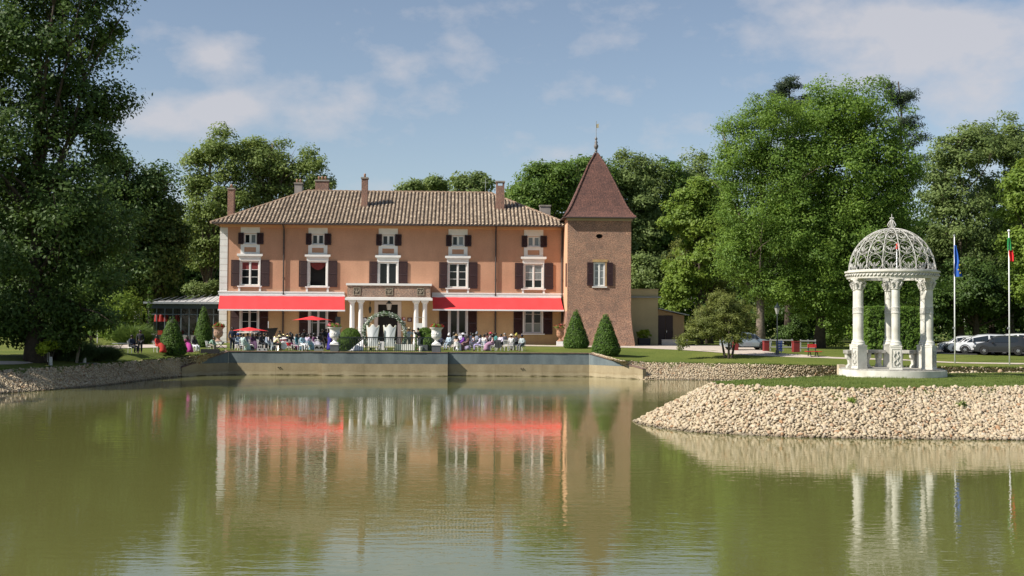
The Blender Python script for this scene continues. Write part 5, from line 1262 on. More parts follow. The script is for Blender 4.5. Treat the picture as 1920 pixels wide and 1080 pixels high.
# box hedge behind the gazebo
def hedge_box(name, label, base, sx, sy, sz, n, leaf, matl, seed):
    g = np.random.default_rng(seed); P_ = []; O = []
    for ax, sg, area in ((0, -1, sy * sz), (0, 1, sy * sz), (1, -1, sx * sz), (1, 1, sx * sz), (2, 1, sx * sy)):
        k_ = int(n * area / (2 * sy * sz + 2 * sx * sz + sx * sy)) // 8; p = (g.random((k_, 3)) - .5) * np.array([sx, sy, sz]); p[:, ax] = sg * np.array([sx, sy, sz])[ax] / 2
        p += g.normal(size=p.shape) * .05; p[:, 2] += sz / 2; o = np.zeros_like(p); o[:, ax] = sg; P_.append(p); O.append(o)
    C = np.vstack(P_); O = np.vstack(O); V, F, T = leaves(C, O, 8, .17, leaf, 1.0, seed, up=.5, rnd=.5, asp=.4, long=1.3)
    t = empty(name, base, R(4), label, 'hedge'); inst('foliage', fast_mesh('foliage', V, F, matl, T, smooth=False), t)
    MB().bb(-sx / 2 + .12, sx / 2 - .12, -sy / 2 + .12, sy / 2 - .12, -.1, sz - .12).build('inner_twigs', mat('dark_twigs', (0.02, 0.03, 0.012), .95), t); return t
hb = gp(1677, 664); s_ = FPX / hb.y
hedge_box('box_hedge', 'tall clipped conifer hedge block seen through the gazebo columns', hb + Vector((0, 1.4, 0)), 104 / s_, 3.0, 86 / s_, 24000, .19, LF_hedge, 91)
# ---- clipped topiary cones
def cone_mesh(h, r, n, leaf, seed):
    g = np.random.default_rng(seed); k_ = n // 6
    t_ = 1 - np.sqrt(g.random(k_)); a = g.random(k_) * 2 * math.pi
    prof = np.interp(t_, [0, .06, .15, .5, .85, .96, 1], [.80, .95, 1, .66, .30, .17, .0]) * r
    prof *= 1 + .035 * np.sin(a * 5 + t_ * 9) + g.normal(size=k_) * .02
    C = np.stack([prof * np.cos(a), prof * np.sin(a), t_ * h], -1); O = np.stack([np.cos(a), np.sin(a), np.full(k_, .45)], -1); O /= np.linalg.norm(O, axis=1, keepdims=True)
    V, F, T = leaves(C, O, 6, .09, leaf, 1, seed, up=.25, rnd=.5, outw=.9)
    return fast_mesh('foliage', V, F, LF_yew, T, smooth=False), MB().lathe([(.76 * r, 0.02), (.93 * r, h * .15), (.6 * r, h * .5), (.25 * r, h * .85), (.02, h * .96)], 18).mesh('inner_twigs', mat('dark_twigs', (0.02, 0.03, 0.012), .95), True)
def topiary(u, vb, vt, wpx, label, seed, m_=None):
    b = gp(u, vb); s_ = FPX / b.y; h = (vb - vt) / s_ * 1.01; r = wpx / 2 / s_
    t = empty('topiary_cone', b, 0, label, 'topiary', 'clipped yew cones on the terrace lawn')
    a, c = cone_mesh(h, r, 17000, .085, seed); inst('foliage', a, t); inst('inner_twigs', c, t)
topiary(322, 664.5, 594, 53, 'dark shaded topiary cone nearest the left shore', 101); topiary(381, 651, 575, 37, 'sunlit topiary cone beside the pale terracotta urn', 102)
topiary(1080, 653, 581.5, 47, 'topiary cone standing closest to the tower on its left', 103); topiary(1135.5, 666, 587.5, 53, 'topiary cone in front of the tower near the wing wall', 104)
# round clipped domes by the urns
def dome(u, vb, wpx, hpx, label, seed):
    b = gp(u, vb); s_ = FPX / b.y; r = wpx / 2 / s_; h = hpx / s_
    g = np.random.default_rng(seed); k_ = 1500; d = g.normal(size=(k_, 3)); d /= np.linalg.norm(d, axis=1, keepdims=True); d[:, 2] = np.abs(d[:, 2])
    C = d * np.array([r, r * .8, h * .45]); C[:, 2] += h * .55; low = g.random(k_) < .45; C[low, 2] = g.random(low.sum()) * h * .6; a = g.random(k_) * 6.28
    C[low, 0] = r * np.cos(a[low]); C[low, 1] = r * .8 * np.sin(a[low])
    V, F, T = leaves(C, d, 6, .10, .09, 1, seed, up=.35, rnd=.5, outw=.9)
    t = empty('clipped_dome', b, 0, label, 'topiary', 'clipped box domes by the railing'); inst('foliage', fast_mesh('foliage', V, F, LF_hedge, T, smooth=False), t)
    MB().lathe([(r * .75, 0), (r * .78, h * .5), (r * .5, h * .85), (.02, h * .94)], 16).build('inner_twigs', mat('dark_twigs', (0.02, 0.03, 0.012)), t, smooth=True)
dome(657, 656.8, 38, 41, 'taller clipped box dome behind the railing left of the arch', 111); dome(646, 657.8, 26, 26, 'lower clipped box dome beside the left white urn', 112)
dome(796, 656, 32, 41, 'taller clipped box dome behind the right end of the railing', 113); dome(806, 658, 22, 30, 'lower clipped box dome beside the right white urn', 114)
# ---- ornamental grass clumps
def grass_clump(name, label, base, r, h, n, matl, seed, squash=1.0, w_=.02):
    g = np.random.default_rng(seed); a = g.random(n) * 6.283; rr_ = np.sqrt(g.random(n)) * r * .7; hh = h * (.55 + .5 * g.random(n)) * (1 - .55 * (rr_ / (r * .7)) ** 2); ln = r * (.25 + .7 * g.random(n))
    a2 = a + g.normal(size=n) * .5
    p0 = np.stack([rr_ * np.cos(a), rr_ * np.sin(a) * squash, np.zeros(n)], -1); d = np.stack([np.cos(a2), np.sin(a2) * squash, np.zeros(n)], -1)
    p1 = p0 + d * (ln * .35)[:, None]; p1[:, 2] = hh * .75; p2 = p0 + d * ln[:, None]; p2[:, 2] = hh * (.75 + .35 * g.random(n))
    s = np.stack([-np.sin(a2), np.cos(a2), np.zeros(n)], -1) * w_ * .5
    s = np.stack([g.normal(size=n), g.normal(size=n), np.zeros(n)], -1); s = s / np.linalg.norm(s, axis=1, keepdims=True) * w_ * .5
    V = np.stack([p0 - s, p0 + s, p1 + s, p1 - s, p2], 1).reshape(-1, 3); b = np.arange(n) * 5
    F = np.concatenate([np.stack([b, b + 1, b + 2, b + 3], -1), np.stack([b + 3, b + 2, b + 4, b + 4], -1)])
    Fq = np.stack([b, b + 1, b + 2, b + 3], -1); Ft = np.stack([b + 3, b + 2, b + 4], -1)
    F3 = np.concatenate([np.stack([Fq[:, 0], Fq[:, 1], Fq[:, 2]], -1), np.stack([Fq[:, 0], Fq[:, 2], Fq[:, 3]], -1), Ft])
    t = empty(name, base, 0, label, 'plant'); inst('grass_blades', fast_mesh('grass_blades', V, F3, matl, np.repeat(g.random(n), 5), smooth=False), t)
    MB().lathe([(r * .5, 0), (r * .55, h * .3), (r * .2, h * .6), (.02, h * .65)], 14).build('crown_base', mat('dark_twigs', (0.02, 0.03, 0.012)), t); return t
grass_clump('reed_clump', 'wide dark green ornamental grass clump on the left shore lawn', gp(125, 677) + Vector((0, .8, 0)), 1.9, 1.7, 9000, leaf_mat('reed', (0.13, 0.20, 0.085), (0.06, 0.11, 0.045), .35), 121, .7)
grass_clump('reed_clump', 'ornamental grass clump right of the leaning wooden stake', gp(178, 677) + Vector((0, .8, 0)), 1.7, 1.35, 8000, leaf_mat('reed_b', (0.14, 0.20, 0.08), (0.065, 0.115, 0.04), .35), 122, .7)
grass_clump('fountain_grass', 'light green fountain grass in front of the conservatory', gp(250, 645), 1.9, 2.1, 6000, leaf_mat('reed_c', (0.16, 0.24, 0.05), (0.06, 0.12, 0.03), .3), 123, .8, .028)
# grass on the island (short blades) 
g = np.random.default_rng(131); n = 42000
px_ = g.uniform(8, 34, n * 3); py_ = g.uniform(48, 64, n * 3)
poly = np.array([(t_.x, t_.y) for t_, b_ in isl])
def inside(px, py, poly):
    c = np.zeros(len(px), bool); j = len(poly) - 1
    for i in range(len(poly)):
        xi, yi = poly[i]; xj, yj = poly[j]
        c ^= ((yi > py) != (yj > py)) & (px < (xj - xi) * (py - yi) / (yj - yi + 1e-12) + xi); j = i
    return c
ok = inside(px_, py_, poly) & (px_ / py_ < .45); px_, py_ = px_[ok][:n], py_[ok][:n]; n = len(px_)
hh = g.uniform(.03, .085, n) * (1 + .8 * (np.sin(px_ * 1.3) * np.sin(py_ * 1.7) > .3)); a = g.random(n) * 6.283; l_ = g.uniform(.0, .05, n)
p0 = np.stack([px_, py_, np.full(n, ISL_Z + .02)], -1); s = np.stack([np.cos(a), np.sin(a), np.zeros(n)], -1) * .012
p2 = p0 + np.stack([-np.sin(a) * l_, np.cos(a) * l_, hh], -1)
V = np.stack([p0 - s, p0 + s, p2], 1).reshape(-1, 3)
gi = inst('island_grass', fast_mesh('island_grass', V, np.arange(3 * n).reshape(-1, 3), LF_grass, np.repeat(g.random(n), 3), smooth=False))
tag(gi, 'short grass blades covering the top of the island', 'grass', kind='stuff')
def edge_tufts(name, pairs, n, label, hmax, seed, zoff=0.0):
    g = np.random.default_rng(seed); tp = np.array([q[0][:] for q in pairs]); lw_ = np.array([q[1][:] for q in pairs])
    seg = np.linalg.norm(np.diff(tp, axis=0), axis=1); cs = np.concatenate([[0], np.cumsum(seg)]); s_ = g.random(n) * cs[-1]
    P_ = np.stack([np.interp(s_, cs, tp[:, k_]) for k_ in range(3)], -1); Q = np.stack([np.interp(s_, cs, lw_[:, k_]) for k_ in range(3)], -1)
    wob = .10 * (np.sin(s_ * 1.9) + np.sin(s_ * 4.3 + 1) + .6 * np.sin(s_ * 9.1)) ; f_ = np.clip(wob + g.normal(size=n) * .05 - .02, -.35, .30)[:, None]
    zt_ = P_[:, 2].copy(); P_ = P_ + (Q - P_) * f_; P_[:, 2] = np.minimum(P_[:, 2], zt_); P_[:, 2] = np.maximum(P_[:, 2], tp[:, 2].min() * .3) + .01 + zoff
    hh = hmax * (.35 + .65 * g.random(n)); a = g.random(n) * 6.283; l_ = g.random(n) * hmax * .6; sd = np.stack([np.cos(a), np.sin(a), np.zeros(n)], -1) * .018
    T_ = P_ + np.stack([-np.sin(a) * l_, np.cos(a) * l_, hh], -1)
    o = inst(name, fast_mesh(name, np.stack([P_ - sd, P_ + sd, T_], 1).reshape(-1, 3), np.arange(3 * n).reshape(-1, 3), LF_grass, np.repeat(g.random(n), 3), smooth=False)); tag(o, label, 'grass', kind='stuff')
edge_tufts('edge_grass', left_pairs[2:], 14000, 'ragged grass along the top of the left stone bank', .16, 161)
edge_tufts('edge_grass', right_pairs[1:-1], 12000, 'ragged grass along the top of the right stone bank', .14, 162)
edge_tufts('edge_grass', isl[3:20], 12000, 'ragged grass along the rim of the island', .075, 163, .02)
g = random.Random(5)
for k_, (u_, v_) in enumerate(((1580, 737), (1762, 752))):
    b_ = at_y(u_, v_, 48.5); pp = min(((t_.lerp(q_, .3 + .1 * (k_ % 2))) for t_, q_ in isl[9:19]), key=lambda q_: abs(q_.x / q_.y - (u_ - 960) / FPX))
    bush('bank_weed', ['small weed sprouting from the island stones below the gazebo base', 'weed sprouting from the island stones right of the gazebo', 'low weed at the island rim in front of the gazebo', 'weed among the island stones below the blue flag'][k_], pp, [(0, 0, .1, .22, .22, .14)], 260, .07, LF_light, 170 + k_, cat='weed', spread=.12, per=13)
# ------------------------------------------------------------------ gazebo on the island
GY = 61.0; GC = at_z(1673, 705.5, ISL_Z + .03); GC = Vector((GC.x, GC.y, ISL_Z + .03)); gs = FPX / GC.y
GV = math.atan2(-GC.y, -GC.x)                          # towards the viewer
def gm(px): return px / gs
gaz = empty('gazebo', GC, 0, 'white stone gazebo with six columns and scrolled iron dome on the island', 'gazebo')
RB = gm(97); hb_ = gm(13)
MB().lathe([(RB, -.12), (RB, hb_ * .98), (RB * .985, hb_), (RB * .82, hb_ + .01)], 64).build('base_plinth', M_stonew, gaz, smooth=True, angle=R(40))
MB().lathe([(RB * .985, hb_ + .004), (RB * .955, hb_ + .012), (RB * .955, hb_ + .05), (.05, hb_ + .055)], 64).build('base_paving', M_stoned, gaz, smooth=True, angle=R(40))
z0 = hb_ + .055; RC = gm(71); pw = gm(9.9); ph = gm(44); zt0 = z0 + ph
ztop = gm(705 - 523.5); zring = gm(705 - 509)
colm = MB().lathe([(gm(10.3), 0), (gm(10.3), .07), (gm(9.4), .1), (gm(9.8), .15), (gm(7.7), .22), (gm(7.4), .3), (gm(7.4), (ztop - zt0) * .45), (gm(7.1), ztop - zt0 - .55)], 24).mesh('shaft', M_stonew, True, R(40))
bandm = MB().lathe([(gm(7.5), 0), (gm(8.1), .03), (gm(7.7), .06), (gm(7.7), .28), (gm(8.1), .31), (gm(7.4), .34)], 24).mesh('carved_band', M_carv if False else mat('carved_white_stone', (0.66, 0.65, 0.61), .8, c2=(0.40, 0.39, 0.36), vscale=14, bump=1.0, bscale=22), True, R(40))
M_cw = MATS['carved_white_stone']
capm = MB().lathe([(gm(7.9), 0), (gm(8.7), .03), (gm(7.9), .07), (gm(8.1), .2), (gm(9.6), .34), (gm(12.0), .46), (gm(11.5), .5)], 16)
for k_ in range(8):
    a = k_ * math.pi / 4; ca, sa = math.cos(a), math.sin(a); r_ = gm(8.6)
    capm.tube([(r_ * ca, r_ * sa, .1), (r_ * 1.18 * ca, r_ * 1.18 * sa, .24), (r_ * 1.5 * ca, r_ * 1.5 * sa, .36), (r_ * 1.55 * ca, r_ * 1.55 * sa, .30)], [.05, .06, .05, .03], 5)
capm = capm.mesh('capital', M_cw, True, R(50))
ped = MB().bb(-pw, pw, -pw, pw, 0, ph * .93).bb(-pw * 1.05, pw * 1.05, -pw * 1.05, pw * 1.05, ph * .933, ph * .985).bb(-pw * .85, pw * .85, -pw * .85, pw * .85, ph * .988, ph).bb(-pw * 1.06, pw * 1.06, -pw * 1.06, pw * 1.06, 0.001, ph * .07).mesh('pedestal', M_stonew)
rel = MB()
for sg in (-1, 1):
    rel.tube([(sg * .03, -pw - .01, ph * .18), (sg * .12, -pw - .02, ph * .3), (sg * .02, -pw - .02, ph * .42), (sg * .13, -pw - .02, ph * .55), (sg * .04, -pw - .02, ph * .68), (sg * .1, -pw - .02, ph * .76)], .035, 5)
rel.tube([(-pw * .75, -pw - .006, ph * .12), (pw * .75, -pw - .006, ph * .12), (pw * .75, -pw - .006, ph * .86), (-pw * .75, -pw - .006, ph * .86)], .02, 4, closed=True)
relm = rel.mesh('carved_relief', M_cw, True)
for k_ in range(6):
    a = GV + R(5 + 60 * k_); x, y = RC * math.cos(a), RC * math.sin(a)
    p_ = inst('pedestal', ped, gaz, (x, y, z0), a + R(90)); inst('carved_relief', relm, p_)
    c_ = inst('column', colm, gaz, (x, y, zt0)); inst('carved_band', bandm, c_, (0, 0, (ztop - zt0) * .47)); inst('capital', capm, c_, (0, 0, ztop - zt0 - .56))
    MB().bb(-gm(11), gm(11), -gm(11), gm(11), ztop - zt0 - .06, ztop - zt0 + .0).build('abacus', M_stonew, c_, rz=a)
RR = gm(86)
hr = zring - ztop
MB().lathe([(RR * .80, .004), (RR * .95, .004), (RR * .96, hr * .2), (RR * .965, hr * .72), (RR, hr * .8), (RR, hr), (RR * .9, hr + .01), (RR * .80, hr), (RR * .80, .004)], 72, cap=False).build('entablature_ring', M_stonew, gaz, smooth=True, angle=R(35), loc=(0, 0, ztop))
orn = MB(); no = 72
for k_ in range(no):
    a = 2 * math.pi * k_ / no; a2 = a + .055; r_ = RR * .968
    orn.tube([(r_ * math.cos(a), r_ * math.sin(a), hr * .28), (r_ * 1.012 * math.cos((a + a2) / 2 + .02), r_ * 1.012 * math.sin((a + a2) / 2 + .02), hr * .46), (r_ * math.cos(a2), r_ * math.sin(a2), hr * .64)], [.02, .035, .02], 5)
o = orn.build('carved_frieze', M_cw, gaz, smooth=True, loc=(0, 0, ztop)); o['kind'] = 'stuff'
# dome ironwork: 16 ribs and 16 scroll panels, four tiers of arches with paired spirals
RD = gm(78.5); HDm = gm(81); zd = zring + .012
def dpt(az_, t_):                                     # azimuth, 0..1 up the dome
    e = t_ * math.pi / 2 * .985; return Vector((RD * math.cos(e) * math.cos(az_), RD * math.cos(e) * math.sin(az_), HDm * math.sin(e)))
ribm = MB().tube([dpt(0, i / 18) for i in range(19)], .019, 5).mesh('dome_rib', M_iron, True)
dA = 2 * math.pi / 16
pan = MB(); tiers = [(0.0, .25), (.25, .48), (.48, .69), (.69, .88)]
for (ta, tb) in tiers:
    def P(s_, q_): return dpt(dA * (0.5 + s_ * .5), ta + (tb - ta) * q_)
    N_ = 14
    pan.tube([P(.93 * math.cos(math.pi * i / N_), .38 + .58 * math.sin(math.pi * i / N_)) for i in range(N_ + 1)], .011, 4)
    pan.tube([P(.95 * math.cos(math.pi * i / N_), .34 - .34 * math.sin(math.pi * i / N_)) for i in range(N_ + 1)], .012, 4)
    for sg in (-1, 1):
        sp = []
        for i in range(17):
            th = i / 16 * 3.6 * math.pi / 2 * 1.35; rr_ = .34 * (1 - i / 16 * .78)
            sp.append(P(sg * (.40 - rr_ * math.cos(th + .5) * .95), .34 + rr_ * .62 * math.sin(th - .6)))
        pan.tube(sp, .011, 4)
        pan.tube([P(sg * .07, .02), P(sg * .10, .2), P(sg * .04, .45)], .011, 4)
panm = pan.mesh('scroll_panel', M_iron, True)
for k_ in range(16):
    a = GV + R(10.5) + dA * k_
    inst('dome_rib', ribm, gaz, (0, 0, zd), a); inst('scroll_panel', panm, gaz, (0, 0, zd), a)
MB().lathe([(gm(76.5), 0), (gm(80.5), 0), (gm(80.5), .05), (gm(76.5), .05), (gm(76.5), 0)], 64, cap=False).build('dome_foot_ring', M_iron, gaz, loc=(0, 0, zd - .005))
MB().lathe([(.02, -.06), (gm(8), -.05), (gm(8), .0), (.03, .05)], 16).build('dome_crown', M_iron, gaz, loc=(0, 0, zd + HDm))
fo = MB().tube([(0, 0, 0), (0, 0, gm(27))], [.03, .012], 6).build('dome_finial', M_iron, gaz, loc=(0, 0, zd + HDm))
onm = MB().tube([(.02, 0, 0), (gm(6), 0, gm(3)), (gm(8), 0, gm(6.5)), (gm(5.5), 0, gm(11)), (gm(1.5), 0, gm(16)), (gm(1), 0, gm(19)), (gm(3.5), 0, gm(19.5)), (gm(3.8), 0, gm(18))], .022, 5).mesh('onion_bar', M_iron, True)
for k_ in range(8): inst('onion_bar', onm, fo, None, k_ * math.pi / 4)
# curved stone benches between the columns
def bench(a0, a1, label, f0=.74, f1=1.10):
    t = empty('stone_bench', GC, 0, label, 'bench', 'stone benches inside the gazebo'); n = 14; r0, r1 = RC * f0, RC * f1; zb = z0 + gm(27)
    V = []; F = []
    for i in range(n + 1):
        a = a0 + (a1 - a0) * i / n
        for rr_, zz in ((r0, zb), (r1, zb), (r1, zb + .16), (r0, zb + .16)): V.append((rr_ * math.cos(a), rr_ * math.sin(a), zz))
    for i in range(n):
        for c in range(4): F.append((i * 4 + c, (i + 1) * 4 + c, (i + 1) * 4 + (c + 1) % 4, i * 4 + (c + 1) % 4))
    F += [(3, 2, 1, 0), (n * 4, n * 4 + 1, n * 4 + 2, n * 4 + 3)]
    MB().raw(V, F).build('seat', M_stoned, t)
    for q_ in (.22, .78):
        a = a0 + (a1 - a0) * q_; rm = (r0 + r1) / 2
        prof = [(-.22, 0), (.22, 0), (.20, .1), (.10, .2), (.13, .4), (.24, .52), (.25, zb - z0 - .12), (.27, zb - z0), (-.27, zb - z0), (-.25, zb - z0 - .12), (-.24, .52), (-.13, .4), (-.10, .2), (-.20, .1)]
        lg = MB().prism(prof, -.11, .11).build('leg', M_stonew, t, loc=(rm * math.cos(a), rm * math.sin(a), z0 - .006)); lg.rotation_euler.z = a
GA = GV + R(5)
bench(GA - R(112), GA - R(68), 'curved stone bench at the left side of the gazebo', .92, 1.25); bench(GA + R(128), GA + R(172), 'curved stone bench at the back of the gazebo right of the rear column')
bench(GA + R(68), GA + R(112), 'curved stone bench at the right side of the gazebo', .75, 1.05); bench(GA - R(172), GA - R(128), 'curved stone bench at the back of the gazebo left of the rear column')
# stone block at the far bank just left of the gazebo base
p_ = at_z(1576, 700, .55); p_ = gp(1574, 686); tag(MB().bb(-.25, .25, -.3, .3, -.9, .12).build('stone_block', mat('tan_block', (0.5, 0.42, 0.3), .9, var=.2), loc=p_ + Vector((0, -.5, 0))), 'square tan stone block at the bank left of the gazebo', 'block')

# ------------------------------------------------------------------ flags and poles
def wavy(m_, x0, pts_top, pts_bot, n=10):
    pass
def flagpole(u, vb, vt, label, flag_rows, flag_cat, rad=.055, ball=True):
    b = gp(u, vb); s_ = FPX / b.y; h = (vb - vt) / s_
    t = empty('flagpole', b, 0, label, 'flagpole', 'white flagpoles on the right lawn')
    MB().tube([(0, 0, -.2), (0, 0, h * .5), (0, 0, h)], [rad, rad * .9, rad * .7], 10).build('pole', mat('white_pole', (0.75, 0.76, 0.78), .35), t, smooth=True)
    if ball: MB().lathe([(.01, .0), (.09, .04), (.11, .1), (.08, .17), (.01, .2)], 10).build('pole_cap', mat('white_pole', (.75, .76, .78)), t, smooth=True, loc=(0, 0, h))
    else: MB().lathe([(.09, -.03), (.1, .03), (.02, .07)], 10).build('pole_cap', M_zinc, t, smooth=True, loc=(0, 0, h))
    MB().bb(-.14, -.03, -.05, .05, h * .27, h * .27 + .14).build('cleat', M_zinc, t)
    return t, b, s_
def limp_flag(name, label, b, s_, u, vb, rows, colors, stars=None):
    """rows: (v, left px offset, right px offset); cloth hangs in folds"""
    o = empty(name, b, 0, label, 'flag'); n = 12; parts = {}
    for ci, (i0, i1, cname, c, nm) in enumerate(colors):
        m_ = MB(); V = []; F = []
        rws = []
        for k_ in range(i0, i1 + 1):
            v, l, r_ = rows[k_]
            rws.append((v, l, r_))
        for (v, l, r_) in rws:
            for i in range(n + 1):
                t_ = i / n; x = (l + (r_ - l) * t_) / s_; y = .16 * math.sin(t_ * 9.5 + v * .06) * (.3 + .7 * t_) - .08
                V.append((x, y, (vb - v) / s_))
        for j in range(len(rws) - 1):
            for i in range(n): F.append((j * (n + 1) + i, (j + 1) * (n + 1) + i, (j + 1) * (n + 1) + i + 1, j * (n + 1) + i + 1))
        m_.raw(V, F).build(nm, mat(cname, c, .8, var=.1, vscale=3), o, smooth=True)
    return o
t1, b1, s1 = flagpole(1790.5, 681.5, 441.5, 'white flagpole carrying the blue starred flag', None, None, ball=False)
f1 = limp_flag('flag', 'blue flag with yellow stars hanging limp on the left pole', b1, s1, 1790, 681.5,
     [(460, -1.0, 1.5), (475, -1.5, 6), (490, -1.2, 10), (503, -2, 9), (512, -2, 13), (519, -1, 14.5)], [(0, 5, 'flag_blue', (0.015, 0.10, 0.45), 'cloth')])
st = MB()
for (du, v) in ((7, 497), (4.5, 506), (8, 512)):
    cx, cz = du / s1, (681.5 - v) / s1; pts = []
    for k_ in range(10):
        a = math.pi / 2 + k_ * math.pi / 5; r_ = .075 if k_ % 2 == 0 else .032; pts.append((cx + r_ * math.cos(a), cz + r_ * math.sin(a)))
    MB().prism(pts, -.30, -.28).build('star', mat('flag_yellow', (0.75, 0.6, 0.03), .7), f1)
t2, b2, s2 = flagpole(1893, 684.5, 435, 'white flagpole with ball top carrying the green and red flag', None, None)
limp_flag('flag', 'green and red flag hanging limp on the right pole', b2, s2, 1893, 684.5,
     [(446, -2.8, -.5), (456, -3.5, 2.0), (470, -3.8, 3.5), (469, -1.5, 6.5), (480, -1, 9), (490, 2, 8.8)], [(0, 2, 'flag_green', (0.01, 0.20, 0.05), 'green_half'), (3, 5, 'flag_red', (0.60, 0.015, 0.02), 'red_half')])
t3, b3, s3 = flagpole(1682, 677, 456, 'white flagpole seen through the gazebo dome', None, None, ball=False)
limp_flag('flag', 'red flag seen through the gazebo dome', b3, s3, 1682, 677, [(456, -1, .8), (462, -2, 2.0), (467, -2.4, 3.0)], [(0, 2, 'flag_red_b', (0.65, 0.05, 0.03), 'cloth')])

# ------------------------------------------------------------------ right lawn furniture
lp = gp(1457.5, 665); ls = FPX / lp.y; lh = (665 - 575) / ls
t = empty('street_lamp', lp, 0, 'black lantern street lamp beside the blue sign', 'lamp')
MB().lathe([(.16, 0), (.16, .3), (.09, .4), (.06, .8), (.045, lh * .5), (.04, lh - .75), (.09, lh - .7), (.05, lh - .64)], 10).build('post', mat('grey_green_iron', (0.045, 0.055, 0.055), .5), t, smooth=True, angle=R(40))
lg = MB().lathe([(.10, lh - .62), (.24, lh - .12), (.25, lh - .1)], 6).build('lantern_glass', mat('lamp_glass', (0.35, 0.35, 0.33), .15), t)
MB().lathe([(.28, lh - .1), (.2, lh + .02), (.08, lh + .15), (.05, lh + .25), (.02, lh + .35)], 6).build('lantern_hood', M_blkiron, t)
sp = gp(1461, 664); ss = FPX / sp.y
t = empty('direction_sign', sp, 0, 'blue direction sign with white arrows by the street lamp', 'sign')
W_, z1_, z0_ = 5.6 / ss, (664 - 639) / ss, (664 - 659) / ss
MB().bb(-W_, W_, -.05, .05, z0_, z1_).build('sign_board', mat('sign_blue', (0.015, 0.06, 0.30), .4), t)
for sg in (-1, 1): MB().tube([(sg * W_ * .75, .08, -.2), (sg * W_ * .75, .08, z1_)], .035, 6).build('sign_post', M_zinc, t)
nr = 4
for k_ in range(nr):
    zc = z1_ - (z1_ - z0_) * (k_ + .5) / nr
    dirl = -1 if k_ in (0, 1) else 1
    a_ = MB().prism([(.18, -.02), (.30, -.02), (.30, -.07), (.40, 0), (.30, .07), (.30, .02), (.18, .02)], -.062, -.053) if k_ < 3 else MB().prism([(.18, -.02), (.30, -.02), (.30, -.07), (.40, 0), (.30, .07), (.30, .02), (.18, .02)], -.062, -.053)
    a_.build('sign_arrow', mat('sign_white', (.75, .75, .75), .5), t, loc=(0, 0, zc))
    tx = MB(); g = random.Random(k_); x = -W_ + .06
    while x < .08:
        w2 = g.uniform(.03, .05); tx.bb(x, x + w2 * .45, -.058, -.053, zc - .05, zc + .05); tx.bb(x + w2 * .46, x + w2, -.058, -.053, zc - .05 + .07 * g.choice([0, 1]), zc - .02 + .07 * g.choice([0, 1])); x += w2 + .018
    o = tx.build('sign_lettering', mat('sign_white', (.75, .75, .75)), t, loc=(0, 0, 0)); o['kind'] = 'stuff'
def red_post(u, vb, label, w_=5.0, h_=19):
    b = gp(u, vb); s_ = FPX / b.y; w2, h2 = w_ / s_, h_ / s_
    t = empty('red_post', b, R(8), label, 'bollard', 'square red planter posts along the drive')
    MB().bb(-w2, w2, -w2, w2, -.1, h2).build('post_body', M_redp, t); MB().bb(-w2 * 1.12, w2 * 1.12, -w2 * 1.12, w2 * 1.12, h2 + .002, h2 + .07).build('post_cap', M_redp, t)
red_post(1379, 657, 'red post in front of the silver car', 4.4, 17); red_post(1436, 658.3, 'red post right of the pale tree trunk', 4.8, 18); red_post(1492, 660, 'red post behind and right of the blue sign', 5.8, 19)
def rail(u0, u1, v0, label):
    a, b = gp(u0, v0), gp(u1, v0 + (u1 - u0) * .0061); d = b - a; t = empty('white_rail_fence', a, math.atan2(d.y, d.x), label, 'fence', 'white rail fences between the red posts'); ln = d.length
    for zz in (.28, .88): MB().bb(0, ln, -.03, .03, zz, zz + .11).build('rail', mat('shade_toned_white_rail', (.30, .30, .29), .8), t)  # white rails coloured darker grey, the shade put into the paint
    for k_ in range(3): MB().bb(ln * (.02 + .46 * k_), ln * (.02 + .46 * k_) + .09, .035, .1, -.1, 1.05).build('fence_post', mat('shade_toned_white_rail', (.5, .5, .5)), t)
rail(1443, 1487, 657.5, 'white rail fence left of the right-hand red post'); rail(1500, 1530, 659, 'white rail fence running into the shade by the leaning trunk')
bp_ = gp(1524, 668.5); bs_ = FPX / bp_.y
t = empty('picnic_bench', bp_, R(6), 'bright red picnic bench on black legs under the leaning tree', 'bench')
bw_ = 8.5 / bs_; 
for (a, b, y0, y1, zz, nm) in ((-bw_, bw_, -.12, .02, .80, 'backrest_slat'), (-bw_, bw_, -.10, .04, .95, 'backrest_slat')):
    MB().bb(a, b, y0 + .3, y0 + .34, zz - .07, zz + .06).build(nm, mat('bright_red_paint', (.55, .03, .03), .5), t)
for k_ in range(3): MB().bb(-bw_ * 1.7, bw_ * 1.7, -.45 + .22 * k_, -.26 + .22 * k_, .40, .45).build('seat_slat', MATS['bright_red_paint'], t)
for sg in (-1, 1):
    MB().tube([(sg * bw_ * .8, -.45, 0), (sg * bw_ * .8, -.2, .38), (sg * bw_ * .8, .15, .38), (sg * bw_ * .8, .25, 1.0)], .04, 6).build('leg', M_blkiron, t)
    MB().tube([(sg * bw_ * .8, .3, 0), (sg * bw_ * .8, .1, .38)], .04, 6).build('leg', M_blkiron, t)

# ------------------------------------------------------------------ left shore things
def white_stump(u, vb, h_, label):
    b = gp(u, vb); s_ = FPX / b.y; t = MB().lathe([(.13, -.15), (.12, 0), (.105, h_ / s_), (.02, h_ / s_ + .03)], 9).build('white_stake', mat('whitewashed_wood', (.55, .54, .50), .9, var=.3, vscale=9), loc=b, smooth=True, angle=R(50)); tag(t, label, 'stake', 'whitewashed stakes on the left shore')
white_stump(90, 679, 18, 'whitewashed stake behind the others at the yellow-green shrub'); white_stump(95, 685.5, 16, 'whitewashed stake nearest the water'); white_stump(158.5, 680, 15.5, 'whitewashed stake between the two grass clumps')
b = gp(143.5, 680); s_ = FPX / b.y
t = MB().box((0, 0, 20 / s_), (.16, .08, 40 / s_)).build('leaning_stake', M_wood, loc=b); t.rotation_euler.y = R(9); tag(t, 'tall grey wooden stake leaning among the grass clumps', 'stake')
